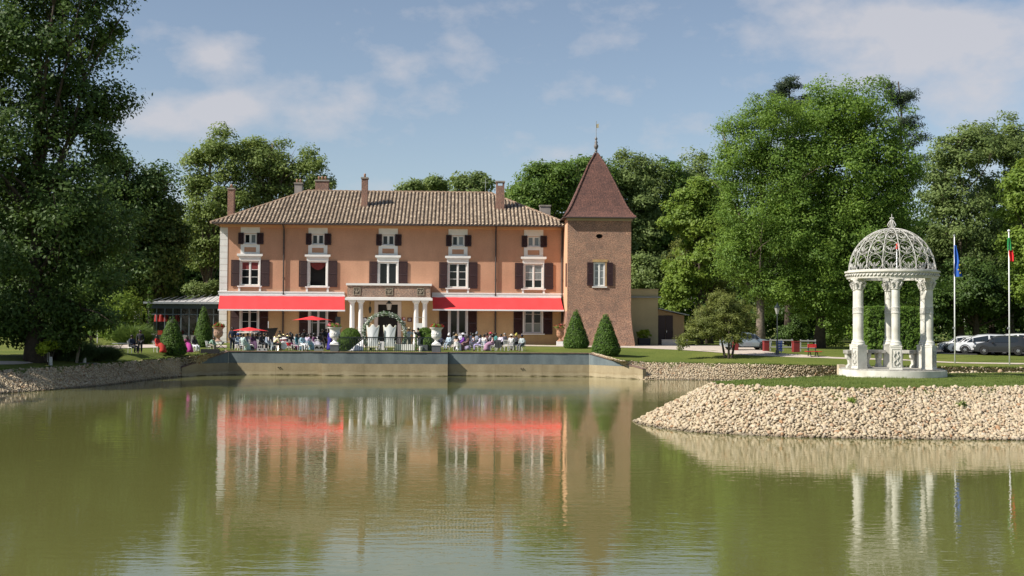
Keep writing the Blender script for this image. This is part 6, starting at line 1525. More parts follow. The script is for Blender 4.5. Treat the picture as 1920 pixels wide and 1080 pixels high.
b = gp(165, 683); t = MB().bb(-.55, .55, -.3, .3, -.5, .10).build('concrete_outlet', mat('dark_concrete', (.16, .15, .13), .9, var=.3), loc=b, rz=R(-8)); tag(t, 'dark concrete outlet block on the left stone bank', 'block')
b = gp(183, 643); s_ = FPX / b.y; t = empty('post_light', b, 0, 'slim pale light post beside the cypress', 'post')
MB().tube([(0, 0, -.1), (0, 0, 60 / s_)], .07, 8).build('post', mat('pale_post', (.5, .49, .47), .7), t); MB().lathe([(.1, 0), (.12, .1), (.02, .16)], 8).build('post_cap', mat('pale_post', (.5, .49, .47)), t, loc=(0, 0, 60 / s_))
def closed_parasol(u, vb, vt, label):
    b = gp(u, vb); s_ = FPX / b.y; h = (vb - vt) / s_; t = empty('closed_parasol', b, 0, label, 'parasol')
    MB().tube([(0, 0, 0), (0, 0, h * .5)], .03, 6).build('pole', M_zinc, t); MB().lathe([(.19, h * .35), (.21, h * .42), (.17, h * .7), (.13, h * .96), (.03, h)], 10).build('folded_canopy', M_white, t, smooth=True); MB().lathe([(.35, 0), (.35, .06), (.05, .1)], 10).build('base', M_plinth, t)
closed_parasol(253, 643, 583, 'closed white parasol behind the fountain grass')
def table(name, u, vb, label, top_m, w_=.55, h_=.72, legs='cross', rnd=True):
    b = gp(u, vb); t = empty(name, b, R(random.Random(u).uniform(0, 40)), label, 'table')
    (MB().lathe([(w_, h_), (w_, h_ + .03)], 20) if rnd else MB().bb(-w_, w_, -w_ * .5, w_ * .5, h_, h_ + .03)).build('table_top', top_m, t)
    for k_ in range(4):
        a = k_ * math.pi / 2 + .78; MB().tube([(w_ * .65 * math.cos(a), w_ * .65 * math.sin(a), 0), (-w_ * .4 * math.cos(a), -w_ * .4 * math.sin(a), h_)], .018, 5).build('leg', M_blkiron, t)
    return t
table('bistro_table', 226, 662.5, 'grey metal bistro table with crossed legs left of the seated man in navy', M_zinc, .62)
table('bistro_table', 414, 657, 'grey table at the left edge of the terrace beside the standing man', M_zinc, 1.0, rnd=False)

# ------------------------------------------------------------------ urns
def urn(u, vrim, vbase, hwpx, label, matl, kind, seed, plinth=None, group=None, Y=None):
    """stone vase; vbase is the foot of the vase"""
    if Y: b = gy(u, Y)
    elif plinth: b = gp(u, plinth[0])
    else: b = gp(u, vbase)
    s_ = FPX / b.y
    t = empty('urn', b, 0, label, 'urn', group); z0 = 0.0
    if Y:
        z0 = at_y(u, vbase, Y).z - b.z; MB().bb(-hwpx * .72 / s_, hwpx * .72 / s_, -hwpx * .72 / s_, hwpx * .72 / s_, -.05, z0).build('plinth', M_quoin, t)
    if plinth:
        z0 = (plinth[0] - vbase) / s_; w2 = plinth[1] / s_
        MB().bb(-w2, w2, -w2, w2, -.05, z0).build('plinth', M_plinth, t)
        MB().bb(-w2 * 1.12, w2 * 1.12, -w2 * 1.12, w2 * 1.12, z0 + .002, z0 + .1).build('plinth_cap', matl, t); z0 += .1
    H = (vbase - vrim) / s_ - (.1 if plinth else 0); r_ = hwpx / s_
    pr = [(.62, 0), (.62, .06), (.40, .10), (.26, .16), (.24, .22), (.34, .27), (.36, .30), (.52, .33), (.68, .40), (.74, .52), (.70, .70), (.70, .82), (.80, .90), (.98, .96), (1.0, 1.0), (.90, 1.0), (.80, .95)]
    MB().lathe([(a * r_, z * H) for a, z in pr], 24).build('vase', matl, t, smooth=True, angle=R(45), loc=(0, 0, z0))
    MB().lathe([(r_ * .82, .94 * H), (.02, .97 * H)], 16).build('soil', M_soil, t, loc=(0, 0, z0))
    gd = MB()
    for k_ in range(14):
        a = k_ * 2 * math.pi / 14; gd.tube([(r_ * .69 * math.cos(a), r_ * .69 * math.sin(a), H * .66), (r_ * .76 * math.cos(a + .12), r_ * .76 * math.sin(a + .12), H * .58), (r_ * .70 * math.cos(a + .3), r_ * .70 * math.sin(a + .3), H * .68)], .022, 4)
    gd.build('garland_relief', matl, t, smooth=True, loc=(0, 0, z0))
    zt_ = z0 + H
    g = np.random.default_rng(seed)
    C, out = lobes_clumps([(0, 0, .08, r_ * 1.05, r_ * 1.05, .22)], 70, seed, .5); C[:, 2] = np.abs(C[:, 2])
    V, F, T = leaves(C, out, 16, .13, .10, .8, seed); inst('foliage', fast_mesh('foliage', V, F, LF_light if kind != 'terra' else LF_olive, T, smooth=False), t, (0, 0, zt_))
    C, out = lobes_clumps([(0, 0, .12, r_ * 1.1, r_ * 1.1, .24)], 42, seed + 1, .8); C[:, 2] = np.abs(C[:, 2])
    V, F, T = leaves(C, out, 9, .075, .10, 1, seed, asp=.9); inst('flowers', fast_mesh('flowers', V, F, LF_flower if kind == 'pink' else LF_flowerr, T, smooth=False), t, (0, 0, zt_))['kind'] = 'stuff'
    if kind in ('spike', 'yucca', 'terra'):
        m_ = MB(); q = random.Random(seed)
        for k_ in range(46 if kind != 'yucca' else 60):
            a = q.uniform(0, 6.28); l_ = q.uniform(.35, .8 if kind != 'yucca' else .75); e = q.uniform(.5, 1.35); ca, sa = math.cos(a) * math.cos(e), math.sin(a) * math.cos(e); se = math.sin(e)
            p0 = Vector((0, 0, .05)); p1 = Vector((ca, sa, se)) * l_ * .6; p2 = Vector((ca * 1.25, sa * 1.25, se * .92)) * l_; sd_ = Vector((-math.sin(a), math.cos(a), 0)) * .022
            m_.q(p0 - sd_, p0 + sd_, p1 + sd_, p1 - sd_); m_.q(p1 - sd_, p1 + sd_, p2)
        me_ = m_.mesh('spiky_leaves', LF_spiky if kind == 'yucca' else LF_spikyr)
        at = me_.attributes.new('tint', 'FLOAT', 'POINT'); at.data.foreach_set('value', [q.random() for _ in range(len(me_.vertices))])
        inst('spiky_leaves', me_, t, (0, 0, zt_))
    return t
urn(627.5, 613.5, 646.8, 13.5, 'white urn of pink flowers on a grey plinth, left end of the railing', M_white, 'pink', 141, (658.6, 7.6), 'white urns at the ends of the railing')
urn(818, 614.5, 648, 13.0, 'white urn of red flowers and bronze spikes, right end of the railing', M_white, 'spike', 142, (660.6, 7.8), 'white urns at the ends of the railing')
urn(409.5, 613, 640.5, 11.5, 'pale terracotta urn with yucca at the left corner of the house', M_terra_pale, 'yucca', 143, Y=116.5)
urn(1050.5, 615, 640, 9.5, 'orange terracotta urn of red flowers between awning and tower', M_terra, 'terra', 144, Y=116.0)
b = gp(1207.5, 647); s_ = FPX / b.y; t = empty('planter', b, HPHI, 'dark square planter with a bright yellow-green bush by the annexe', 'planter')
w2 = 11 / s_; h2 = 13 / s_
MB().raw([(-w2 * .92, -w2 * .92, 0), (w2 * .92, -w2 * .92, 0), (w2 * .92, w2 * .92, 0), (-w2 * .92, w2 * .92, 0), (-w2, -w2, h2), (w2, -w2, h2), (w2, w2, h2), (-w2, w2, h2)], [(0, 3, 2, 1), (4, 5, 6, 7), (0, 1, 5, 4), (1, 2, 6, 5), (2, 3, 7, 6), (3, 0, 4, 7)]).build('tub', mat('charcoal_tub', (.035, .037, .042), .6), t)
C, out = lobes_clumps([(0, 0, h2 + .4, .72, .72, .5)], 130, 145, .5); V, F, T = leaves(C, out, 18, .16, .13, .8, 145); inst('foliage', fast_mesh('foliage', V, F, LF_bright, T, smooth=False), t)
for i_, (u, v) in enumerate(((700, 656), (766, 657))):
    pass

# ------------------------------------------------------------------ terrace: railing, arch, thrones
RY0 = gp(635, 659.6); RY1 = gp(812, 661.2)
d_ = RY1 - RY0; RL = d_.length; ra = math.atan2(d_.y, d_.x)
rs_ = FPX / RY0.y; rh = 28.0 / rs_
rail_o = empty('iron_railing', RY0, ra, 'black iron railing with pointed arches along the terrace edge', 'railing')
MB().bb(0, RL, -.04, .04, rh - .08, rh).build('top_rail', M_blkiron, rail_o); MB().bb(0, RL, -.02, .02, .10, .14).build('bottom_rail', M_blkiron, rail_o)
nb_ = 46; barm = MB().bb(-.02, .02, -.02, .02, .03, rh - .08).mesh('bar', M_blkiron)
arcm = MB().tube([(0, 0, rh - .34), (.02, 0, rh - .2), (RL / nb_ * .5 - .01, 0, rh - .075), (RL / nb_ - .02, 0, rh - .2), (RL / nb_, 0, rh - .34)], .014, 4).mesh('arch_bar', M_blkiron)
for k_ in range(nb_ + 1):
    inst('bar', barm, rail_o, (RL * k_ / nb_, 0, 0))
    if k_ < nb_: inst('arch_bar', arcm, rail_o, (RL * k_ / nb_, 0, 0))
for x in (0.02, RL * .5, RL - .02):
    if x != RL * .5: MB().lathe([(.07, 0), (.07, .15), (.045, .2), (.05, rh * .5), (.045, rh), (.07, rh + .03), (.03, rh + .1), (.06, rh + .17), (.01, rh + .25)], 8).build('newel_post', M_blkiron, rail_o, smooth=True, loc=(x, 0, 0))
# flower arch
ab = gp(721, 657.2); as_ = FPX / ab.y
arch = empty('flower_arch', ab, 0, 'round wedding arch covered in white flowers and greenery', 'arch')
AR = 39.5 / as_; AZ = (657.2 - 627.5) / as_
def apt(a, r_=AR): return Vector((r_ * math.cos(a), 0, AZ + r_ * math.sin(a)))
angs = [R(-46 + i * 272 / 60) for i in range(61)]
for yy in (-.09, .09): MB().tube([apt(a) + Vector((0, yy, 0)) for a in angs], .02, 5).build('hoop', M_iron, arch)
Cc = np.array([apt(a + random.uniform(-.02, .02), AR + random.uniform(-.1, .08))[:] for a in angs for _ in range(3)]); Cc[:, 1] += np.random.default_rng(3).normal(size=len(Cc)) * .1
oo = Cc - np.array([0, 0, AZ]); oo /= np.linalg.norm(oo, axis=1, keepdims=True)
V, F, T = leaves(Cc, oo, 22, .17, .11, 1, 151); inst('garland', fast_mesh('garland', V, F, leaf_mat('garland_leaf', (.16, .27, .10), (.04, .11, .03), .25), T, smooth=False), arch)
V, F, T = leaves(Cc, oo, 9, .18, .12, 1, 152, asp=1.0); inst('white_flowers', fast_mesh('white_flowers', V, F, leaf_mat('garland_flower', (.8, .8, .78), (.6, .65, .58), .2), T, smooth=False), arch)
# white drape and trellis at the left foot of the arch
b = gp(668, 658.2); s_ = FPX / b.y; t = empty('white_drape', b, 0, 'white fabric drape sweeping down beside the left foot of the arch', 'fabric')
V = []; F = []; n = 14
for i in range(n + 1):
    t_ = i / n; xtop = 12 / s_; x0 = (-15 + 28 * t_) / s_; hz = (1.2 + 21 * t_ ** 1.1) / s_
    for k_ in range(7): q_ = k_ / 6; V.append((x0, -.1 + .10 * math.sin(i * 1.9) * (1 - q_) + .3 * q_, hz * q_ + .02))
for i in range(n):
    for k_ in range(6): F.append((i * 7 + k_, (i + 1) * 7 + k_, (i + 1) * 7 + k_ + 1, i * 7 + k_ + 1))
MB().raw(V, F).build('cloth', mat('white_satin', (.82, .81, .83), .5), t, smooth=True)
b = gp(675, 656.5); s_ = FPX / b.y; t = empty('white_trellis', b, R(25), 'white openwork stand between clipped dome and arch', 'stand')
for x in (-.28, .28): MB().tube([(x, 0, 0), (x, 0, 44 / s_)], .022, 5).build('upright', M_iron, t)
for k_ in range(7):
    z = (14 + k_ * 4.6) / s_; MB().tube([(-.28, 0, z), (.0, 0, z + .14), (.28, 0, z), (.0, 0, z - .1)], .014, 4, closed=True).build('lattice_scroll', M_iron, t)
# thrones seen from behind
def throne(u, vb, label):
    b = gp(u, vb); s_ = FPX / b.y; t = empty('throne', b, R(180), label, 'armchair', 'white thrones under the arch')
    H = (vb - 608.5) / s_; sh = (vb - 611) / s_
    prof = [(-.36, .30), (.36, .30), (.39, .9), (.45, 1.5), (.52, sh - .05), (.53, sh + .03), (.46, sh + .02), (.40, sh - .12), (.29, sh - .16), (.16, sh - .05), (.07, H - .03), (0, H), (-.07, H - .03), (-.16, sh - .05), (-.29, sh - .16), (-.40, sh - .12), (-.46, sh + .02), (-.53, sh + .03), (-.52, sh - .05), (-.45, 1.5), (-.39, .9)]
    n = len(prof); V = []; F = []
    for x, z in prof: V += [(x, .30 - .35 * x * x + .10, z), (x, .30 - .35 * x * x, z)]
    # fan over a centre spine keeps the curved back shaded smoothly
    cI = len(V); V += [(0, .42, 1.1), (0, .30, 1.1)]
    for i in range(n):
        j = (i + 1) % n; F += [(2 * i, cI, 2 * j), (2 * i + 1, 2 * j + 1, cI + 1), (2 * i, 2 * j, 2 * j + 1, 2 * i + 1)]
    MB().raw(V, F).build('backrest', mat('white_leather', (.76, .78, .80), .45), t)
    MB().tube([(x * 1.0, .36 - .35 * x * x, z) for x, z in prof], .035, 5, closed=True).build('gilt_trim', mat('cream_trim', (.72, .68, .50), .5), t, smooth=True)
    MB().box((0, -.05, .50), (.86, .80, .22)).build('seat', mat('white_leather', (.76, .78, .80)), t)
    MB().box((0, -.05, .33), (.90, .84, .10)).build('seat_frame', mat('cream_trim', (.72, .68, .5)), t)
    for sx in (-1, 1):
        MB().box((sx * .46, -.1, .78), (.10, .75, .12)).build('armrest', mat('white_leather', (.76, .78, .8)), t); MB().box((sx * .46, -.42, .62), (.08, .08, .3)).build('arm_post', mat('cream_trim', (.72, .68, .5)), t)
        for sy in (-.40, .28): MB().lathe([(.03, 0), (.05, .1), (.04, .2), (.055, .28)], 8).build('leg', mat('cream_trim', (.72, .68, .5)), t, loc=(sx * .38, sy, 0))
throne(699.5, 657.5, 'white throne under the left of the arch'); throne(731, 657.5, 'white throne under the right of the arch')
# white cloth-covered low table / dress pool between thrones
b = gp(715, 656.0); t = empty('cloth_table', b, 0, 'low table with white cloth between the two thrones', 'table')
MB().raw([(-.5, -.3, 0), (.5, -.3, 0), (.5, .3, 0), (-.5, .3, 0), (-.42, -.24, .72), (.42, -.24, .72), (.42, .24, .72), (-.42, .24, .72)], [(0, 3, 2, 1), (4, 5, 6, 7), (0, 1, 5, 4), (1, 2, 6, 5), (2, 3, 7, 6), (3, 0, 4, 7)]).build('tablecloth', mat('white_satin', (.82, .81, .83)), t)
b = gp(758, 657.5); tag(MB().bb(-.9, .9, -.35, .35, 0, .55).build('white_box_step', M_white, loc=b), 'low white box at the right foot of the arch', 'box')
b = gp(776, 658.5); tag(MB().lathe([(.13, 0), (.17, .4), (.15, .41)], 10).build('white_pot', M_white, loc=gp(788.5, 658.6)), 'small white pot by the right end of the railing', 'pot')
tag(MB().bb(-.32, .32, -.3, .3, 0, .52).build('grey_planter', M_plinth, loc=gp(795, 658.4)), 'grey square planter under the right clipped dome', 'planter')
# white frame stand with board behind the photographers
b = gp(786, 652); s_ = FPX / b.y; t = empty('display_frame', b, 0, 'slender white display frame with white board near the right columns', 'frame')
for x in (-.38, .38): MB().tube([(x, 0, 0), (x, 0, 57 / s_)], .02, 5).build('upright', M_iron, t)
MB().tube([(-.38, 0, 57 / s_), (.38, 0, 57 / s_)], .02, 5).build('crossbar', M_iron, t); MB().bb(-.3, .3, -.02, .02, 24 / s_, 46 / s_).build('board', M_white, t)
# ---- parasols
def parasol(u, vb, vt, ve, hwpx, label, tilt):
    b = gp(u, vb); s_ = FPX / b.y; h = (vb - vt) / s_; he_ = (vb - ve) / s_; w2 = hwpx / s_
    t = empty('parasol', b, 0, label, 'parasol', 'open red parasols on the terrace')
    MB().tube([(0, 0, 0), (0, 0, h)], .025, 6).build('pole', M_alu, t); MB().lathe([(.3, 0), (.3, .07), (.05, .1), (.04, .3)], 12).build('base', M_plinth, t)
    n = 4; ang = [R(tilt + k_ * 90) for k_ in range(4)]
    for k_ in range(4):
        a, c = ang[k_], ang[(k_ + 1) % 4]; P0 = Vector((0, 0, h)); A = Vector((w2 * math.cos(a), w2 * math.sin(a), he_)); C_ = Vector((w2 * math.cos(c), w2 * math.sin(c), he_)); Mi = (A + C_) / 2 * .94; Mi.z = he_ + .06
        m_ = MB(); m_.q(P0, A.lerp(P0, .0), Mi); m_.q(P0, Mi, C_); m_.build('canopy_panel', M_redu, t)
        MB().tube([P0 - Vector((0, 0, .05)), A - Vector((0, 0, .03))], .012, 4).build('rib', M_alu, t)
parasol(467, 655, 613.5, 620.5, 35, 'low red parasol over the seated guests at the left', 8); parasol(585, 654, 592.5, 600.5, 38, 'tall red parasol beside the left white urn', 24)
# ------------------------------------------------------------------ people
def skin_mesh(name, J, E, root, sub=1):
    names = list(J); ix = {n: i for i, n in enumerate(names)}
    me = bpy.data.meshes.new('tmp'); me.from_pydata([J[n][:3] for n in names], [(ix[a], ix[b]) for a, b in E], [])
    ob = bpy.data.objects.new('tmp', me); col.objects.link(ob)
    ob.modifiers.new('skin', 'SKIN'); 
    if sub: s_ = ob.modifiers.new('sub', 'SUBSURF'); s_.levels = sub; s_.render_levels = sub
    sv = me.skin_vertices[0].data
    for n in names:
        r_ = J[n][3]; sv[ix[n]].radius = (r_, r_) if not isinstance(r_, tuple) else r_
        sv[ix[n]].use_root = (n == root)
    dg = bpy.context.evaluated_depsgraph_get(); dg.update()
    out = bpy.data.meshes.new_from_object(ob.evaluated_get(dg)); out.name = name
    bpy.data.objects.remove(ob); bpy.data.meshes.remove(me)
    out.polygons.foreach_set('use_smooth', [True] * len(out.polygons)); return out
def mirror(J, E, sides):
    j2 = {}; 
    for n, v in J.items():
        if n.endswith('_') : 
            for sg, t_ in ((1, 'L'), (-1, 'R')): j2[n + t_] = (v[0] * sg, v[1], v[2], v[3])
        else: j2[n] = v
    e2 = []
    for a, b in E:
        if a.endswith('_') or b.endswith('_'):
            for t_ in 'LR': e2.append((a + t_ if a.endswith('_') else a, b + t_ if b.endswith('_') else b))
        else: e2.append((a, b))
    return j2, e2
def hand(J, E, pw, d, up=(0, 0, 1)):                  # palm and five fingers of unequal length
    d = Vector(d).normalized(); w0 = Vector(J[pw][:3]); J['palm_'] = (*(w0 + d * .06), .030); E.append((pw, 'palm_'))
    side = Vector((1, 0, 0)) - d * d.x; side = side.normalized() if side.length > .2 else Vector((0, 1, 0))
    curl = d.cross(side)
    for i, ln in enumerate((.055, .072, .078, .07)):
        b = w0 + d * .09 + side * (.024 - .016 * i); m_ = b + d * ln * .55; t_ = m_ + d * ln * .35 + curl * .018
        J['f%da_' % i] = (*b, .0095); J['f%db_' % i] = (*m_, .0085); J['f%dc_' % i] = (*t_, .007)
        E += [('palm_', 'f%da_' % i), ('f%da_' % i, 'f%db_' % i), ('f%db_' % i, 'f%dc_' % i)]
    b = w0 + d * .045 + side * .035; J['tha_'] = (*b, .011); J['thb_'] = (*(b + d * .03 + side * .025), .009); E += [('palm_', 'tha_'), ('tha_', 'thb_')]
POSE = {}
def make_pose(key, J, head, wrist_dir, skirt=None):
    E = [('pelvis', 'spine'), ('spine', 'chest'), ('chest', 'neck'), ('pelvis', 'hip_'), ('hip_', 'knee_'), ('knee_', 'calf_'), ('calf_', 'ankle_'), ('ankle_', 'toe_'), ('chest', 'shoulder_'), ('shoulder_', 'elbow_'), ('elbow_', 'wrist_')]
    hx, hy, hz = head
    B = dict(J); Eb = list(E)
    B['jaw'] = (hx, hy - .015, hz - .065, .062); B['face'] = (hx, hy - .01, hz + .0, .088); B['crown'] = (hx, hy + .01, hz + .075, .070)
    B['nose'] = (hx, hy - .112, hz - .012, .012); B['ear_'] = (.092, hy + .01, hz - .005, .014)
    Eb += [('neck', 'jaw'), ('jaw', 'face'), ('face', 'crown'), ('face', 'nose'), ('face', 'ear_')]
    hand(B, Eb, 'wrist_', wrist_dir)
    body = skin_mesh('body', *mirror(B, Eb, 1), 'pelvis')
    T = {k_: (*v[:3], (v[3] if not isinstance(v[3], tuple) else v[3][0]) + .022) for k_, v in J.items() if k_ in ('pelvis', 'spine', 'chest', 'shoulder_', 'elbow_', 'wrist_')}
    T['collar'] = (*J['neck'][:3], .07); T['collar'] = (T['collar'][0], T['collar'][1], T['collar'][2] - .03, .075)
    Et = [('pelvis', 'spine'), ('spine', 'chest'), ('chest', 'collar'), ('chest', 'shoulder_'), ('shoulder_', 'elbow_'), ('elbow_', 'wrist_')]
    top_ = skin_mesh('top', *mirror(T, Et, 1), 'pelvis')
    S_ = {k_: T[k_] for k_ in ('pelvis', 'spine', 'chest', 'shoulder_')}; bod = skin_mesh('bodice', *mirror(S_, [('pelvis', 'spine'), ('spine', 'chest'), ('chest', 'shoulder_')], 1), 'pelvis')
    P_ = {k_: (*v[:3], v[3] + .024) for k_, v in J.items() if k_ in ('pelvis', 'hip_', 'knee_', 'calf_', 'ankle_')}
    tr = skin_mesh('trousers', *mirror(P_, [('pelvis', 'hip_'), ('hip_', 'knee_'), ('knee_', 'calf_'), ('calf_', 'ankle_')], 1), 'pelvis')
    sh = skin_mesh('shoes', *mirror({'a_': (*J['ankle_'][:2], max(.035, J['ankle_'][2] - .04), .05), 'b_': (J['toe_'][0], J['toe_'][1] + .03, .038, .044), 'c_': (*J['toe_'][:2], .03, .03)}, [('a_', 'b_'), ('b_', 'c_')], 1), 'a_L')
    sk = None
    if skirt:
        m_ = MB(); m_.tube([Vector(p[:3]) for p in skirt], [p[3] for p in skirt], 16); sk = m_.mesh('skirt', M_white, True)
    POSE[key] = dict(body=body, top=top_, bodice=bod, trousers=tr, shoes=sh, skirt=sk, head=head)
make_pose('stand', {'pelvis': (0, 0, .95, .13), 'spine': (0, .01, 1.14, .12), 'chest': (0, 0, 1.34, .14), 'neck': (0, .01, 1.50, .055), 'hip_': (.09, 0, .88, .095), 'knee_': (.10, -.02, .50, .062), 'calf_': (.10, .015, .33, .055), 'ankle_': (.10, .03, .09, .04), 'toe_': (.12, -.14, .03, .035), 'shoulder_': (.19, 0, 1.41, .062), 'elbow_': (.26, .03, 1.13, .043), 'wrist_': (.25, -.08, .90, .03)},
          (0, -.02, 1.64), (0, -.3, -1), [(0, 0, 1.12, .15), (0, 0, .95, .20), (0, 0, .6, .25), (0, 0, .25, .30), (0, 0, .04, .34)])
make_pose('sit', {'pelvis': (0, 0, .58, .14), 'spine': (0, .03, .76, .125), 'chest': (0, .03, .97, .14), 'neck': (0, .02, 1.13, .055), 'hip_': (.10, -.04, .55, .10), 'knee_': (.12, -.45, .53, .065), 'calf_': (.12, -.46, .33, .056), 'ankle_': (.12, -.43, .09, .04), 'toe_': (.14, -.60, .03, .035), 'shoulder_': (.19, .03, 1.04, .062), 'elbow_': (.26, -.02, .78, .043), 'wrist_': (.12, -.25, .66, .03)},
          (0, -.01, 1.27), (-.6, -1, -.1), [(0, .02, .82, .16), (0, -.02, .62, .21), (0, -.28, .58, .21), (0, -.48, .46, .22), (0, -.52, .22, .25), (0, -.52, .03, .30)])
make_pose('lean', {'pelvis': (0, .05, .58, .14), 'spine': (0, -.06, .76, .125), 'chest': (0, -.22, .92, .14), 'neck': (0, -.33, 1.03, .055), 'hip_': (.11, 0, .55, .10), 'knee_': (.16, -.42, .55, .065), 'calf_': (.15, -.44, .33, .056), 'ankle_': (.14, -.42, .09, .04), 'toe_': (.16, -.60, .03, .035), 'shoulder_': (.19, -.26, .97, .062), 'elbow_': (.22, -.36, .70, .043), 'wrist_': (.08, -.54, .58, .03)},
          (0, -.40, 1.14), (-.4, -1, -.3), [(0, 0, .82, .16), (0, 0, .62, .21), (0, -.28, .58, .21), (0, -.48, .46, .22), (0, -.52, .22, .25), (0, -.52, .03, .30)])
make_pose('photo', {'pelvis': (0, .04, .93, .13), 'spine': (0, .02, 1.12, .12), 'chest': (0, -.03, 1.31, .14), 'neck': (0, -.05, 1.46, .055), 'hip_': (.10, .03, .86, .095), 'knee_': (.13, -.04, .49, .062), 'calf_': (.14, .03, .33, .055), 'ankle_': (.15, .06, .09, .04), 'toe_': (.18, -.11, .03, .035), 'shoulder_': (.19, -.04, 1.37, .062), 'elbow_': (.25, -.22, 1.20, .043), 'wrist_': (.09, -.33, 1.42, .03)},
          (0, -.08, 1.60), (-.5, -.4, .6))
hairM = {}
m_ = MB(); m_.lathe([(.03, .125), (.07, .115), (.10, .075), (.108, .02), (.100, -.04), (.07, -.075)], 14, (0, .022, 0)); hairM['short'] = m_.mesh('hair', M_black, True)
m_ = MB(); m_.lathe([(.03, .13), (.08, .118), (.112, .07), (.122, .01), (.125, -.06), (.13, -.14), (.12, -.24), (.06, -.30)], 14, (0, .045, 0)); hairM['long'] = m_.mesh('hair', M_black, True)
m_ = MB(); m_.lathe([(.03, .19), (.11, .17), (.165, .10), (.18, .02), (.16, -.06), (.08, -.11)], 16, (0, .05, .01)); hairM['afro'] = m_.mesh('hair', M_black, True)
m_ = MB(); m_.lathe([(.03, .15), (.09, .14), (.118, .08), (.115, .01), (.11, -.02)], 14, (0, .02, 0)); m_.lathe([(.02, .24), (.07, .21), (.08, .15), (.05, .10)], 12, (0, .06, 0)); hairM['wrap'] = m_.mesh('head_wrap', M_black, True)
hatM = {}
hatM['straw'] = MB().lathe([(.24, .035), (.23, .05), (.115, .06), (.108, .13), (.09, .17), (.02, .175)], 20, (0, .01, 0)).mesh('hat', M_white, True, R(50))
hatM['wide'] = MB().lathe([(.40, .06), (.38, .085), (.125, .09), (.115, .16), (.07, .19), (.02, .195)], 24, (0, .01, .02)).mesh('hat', M_white, True, R(50))
m_ = MB().lathe([(.112, .04), (.115, .08), (.09, .14), (.03, .155)], 16, (0, .015, 0)); m_.prism([(-.08, .045), (.08, .045), (.08, .06), (-.08, .06)], -.21, -.07); hatM['cap'] = m_.mesh('cap', M_white, True, R(50))
for me_ in list(hairM.values()) + list(hatM.values()) + [x for p in POSE.values() for x in p.values() if isinstance(x, bpy.types.Mesh)]:
    if not me_.materials: me_.materials.append(M_white)
SK = {'d': mat('skin_deep', (0.085, 0.042, 0.026), .5), 'b': mat('skin_brown', (0.17, 0.085, 0.052), .5), 'l': mat('skin_light', (0.52, 0.31, 0.22), .5)}
HC = {'k': mat('hair_black', (.008, .007, .006), .45), 'n': mat('hair_brown', (.05, .025, .014), .5), 'g': mat('hair_grey', (.28, .27, .26), .6)}
def cloth(c): return mat('cloth_%d_%d_%d' % tuple(int(x * 1000) for x in c), c, .85, var=.12, vscale=9)
def dress_slot(o, m_): o.material_slots[0].link = 'OBJECT'; o.material_slots[0].material = m_
# chair
ch = {}
ch['seat'] = MB().bb(-.20, .20, -.20, .20, .43, .47).mesh('seat', M_chair)
ch['leg'] = MB().tube([(0, 0, 0), (0, 0, .43)], .016, 6).mesh('leg', M_chair)
ch['post'] = MB().tube([(0, 0, .47), (0, .05, .72), (0, .09, .93)], .016, 6).mesh('back_post', M_chair)
ch['rail'] = MB().tube([(-.19, 0, 0), (.19, 0, 0)], .016, 6).mesh('back_rail', M_chair)
ch['spin'] = MB().tube([(0, .015, .56), (0, .085, .91)], .010, 5).mesh('spindle', M_chair)
def chair(p, rz, label):
    t = empty('chair', p, rz, label, 'chair', 'white banquet chairs on the terrace lawn'); inst('seat', ch['seat'], t)
    for sx in (-.18, .18):
        for sy in (-.18, .18): inst('leg', ch['leg'], t, (sx, sy, 0))
        inst('back_post', ch['post'], t, (sx, .19, 0))
    for z, y in ((.56, .205), (.92, .277)): inst('back_rail', ch['rail'], t, (0, y, z))
    for x in (-.11, -.037, .037, .11): inst('spindle', ch['spin'], t, (x, .19, 0))
    return t
def person(u, v, pose, face, desc, skin='d', top=(.5, .5, .5), bottom=('t', (.05, .05, .06)), hair=('short', 'k'), hat=None, seat=True, sc_=1.0, bodice=False, dy=0.0):
    b = gp(u, v); b.y += dy; b.z = ground_z(b.x, b.y); rz = R(face)
    p = POSE[pose]; t = empty('person', b, rz, desc, 'person', 'wedding guests and musicians'); t.scale = (sc_,) * 3
    o = inst('body', p['body'], t); dress_slot(o, SK[skin])
    o = inst('bodice' if bodice else 'top', p['bodice' if bodice else 'top'], t); dress_slot(o, cloth(top))
    if bottom[0] == 't': o = inst('trousers', p['trousers'], t)
    else: o = inst('skirt', p['skirt'], t)
    dress_slot(o, cloth(bottom[1]))
    o = inst('shoes', p['shoes'], t); dress_slot(o, M_black)
    if hair:
        o = inst('head_wrap' if hair[0] == 'wrap' else 'hair', hairM[hair[0]], t, p['head']); dress_slot(o, HC[hair[1]] if isinstance(hair[1], str) else cloth(hair[1]))
    if hat: o = inst('cap' if hat[0] == 'cap' else 'hat', hatM[hat[0]], t, p['head']); dress_slot(o, cloth(hat[1]))
    if seat and pose in ('sit', 'lean'):
        off = Matrix.Rotation(rz, 3, 'Z') @ Vector((0, .02 if pose == 'sit' else .06, 0))
        chair(b + off, rz, 'white chair under the ' + seat)
    return t
NAVY = (.02, .028, .06); WHT = (.75, .74, .75); LIL = (.40, .34, .55)
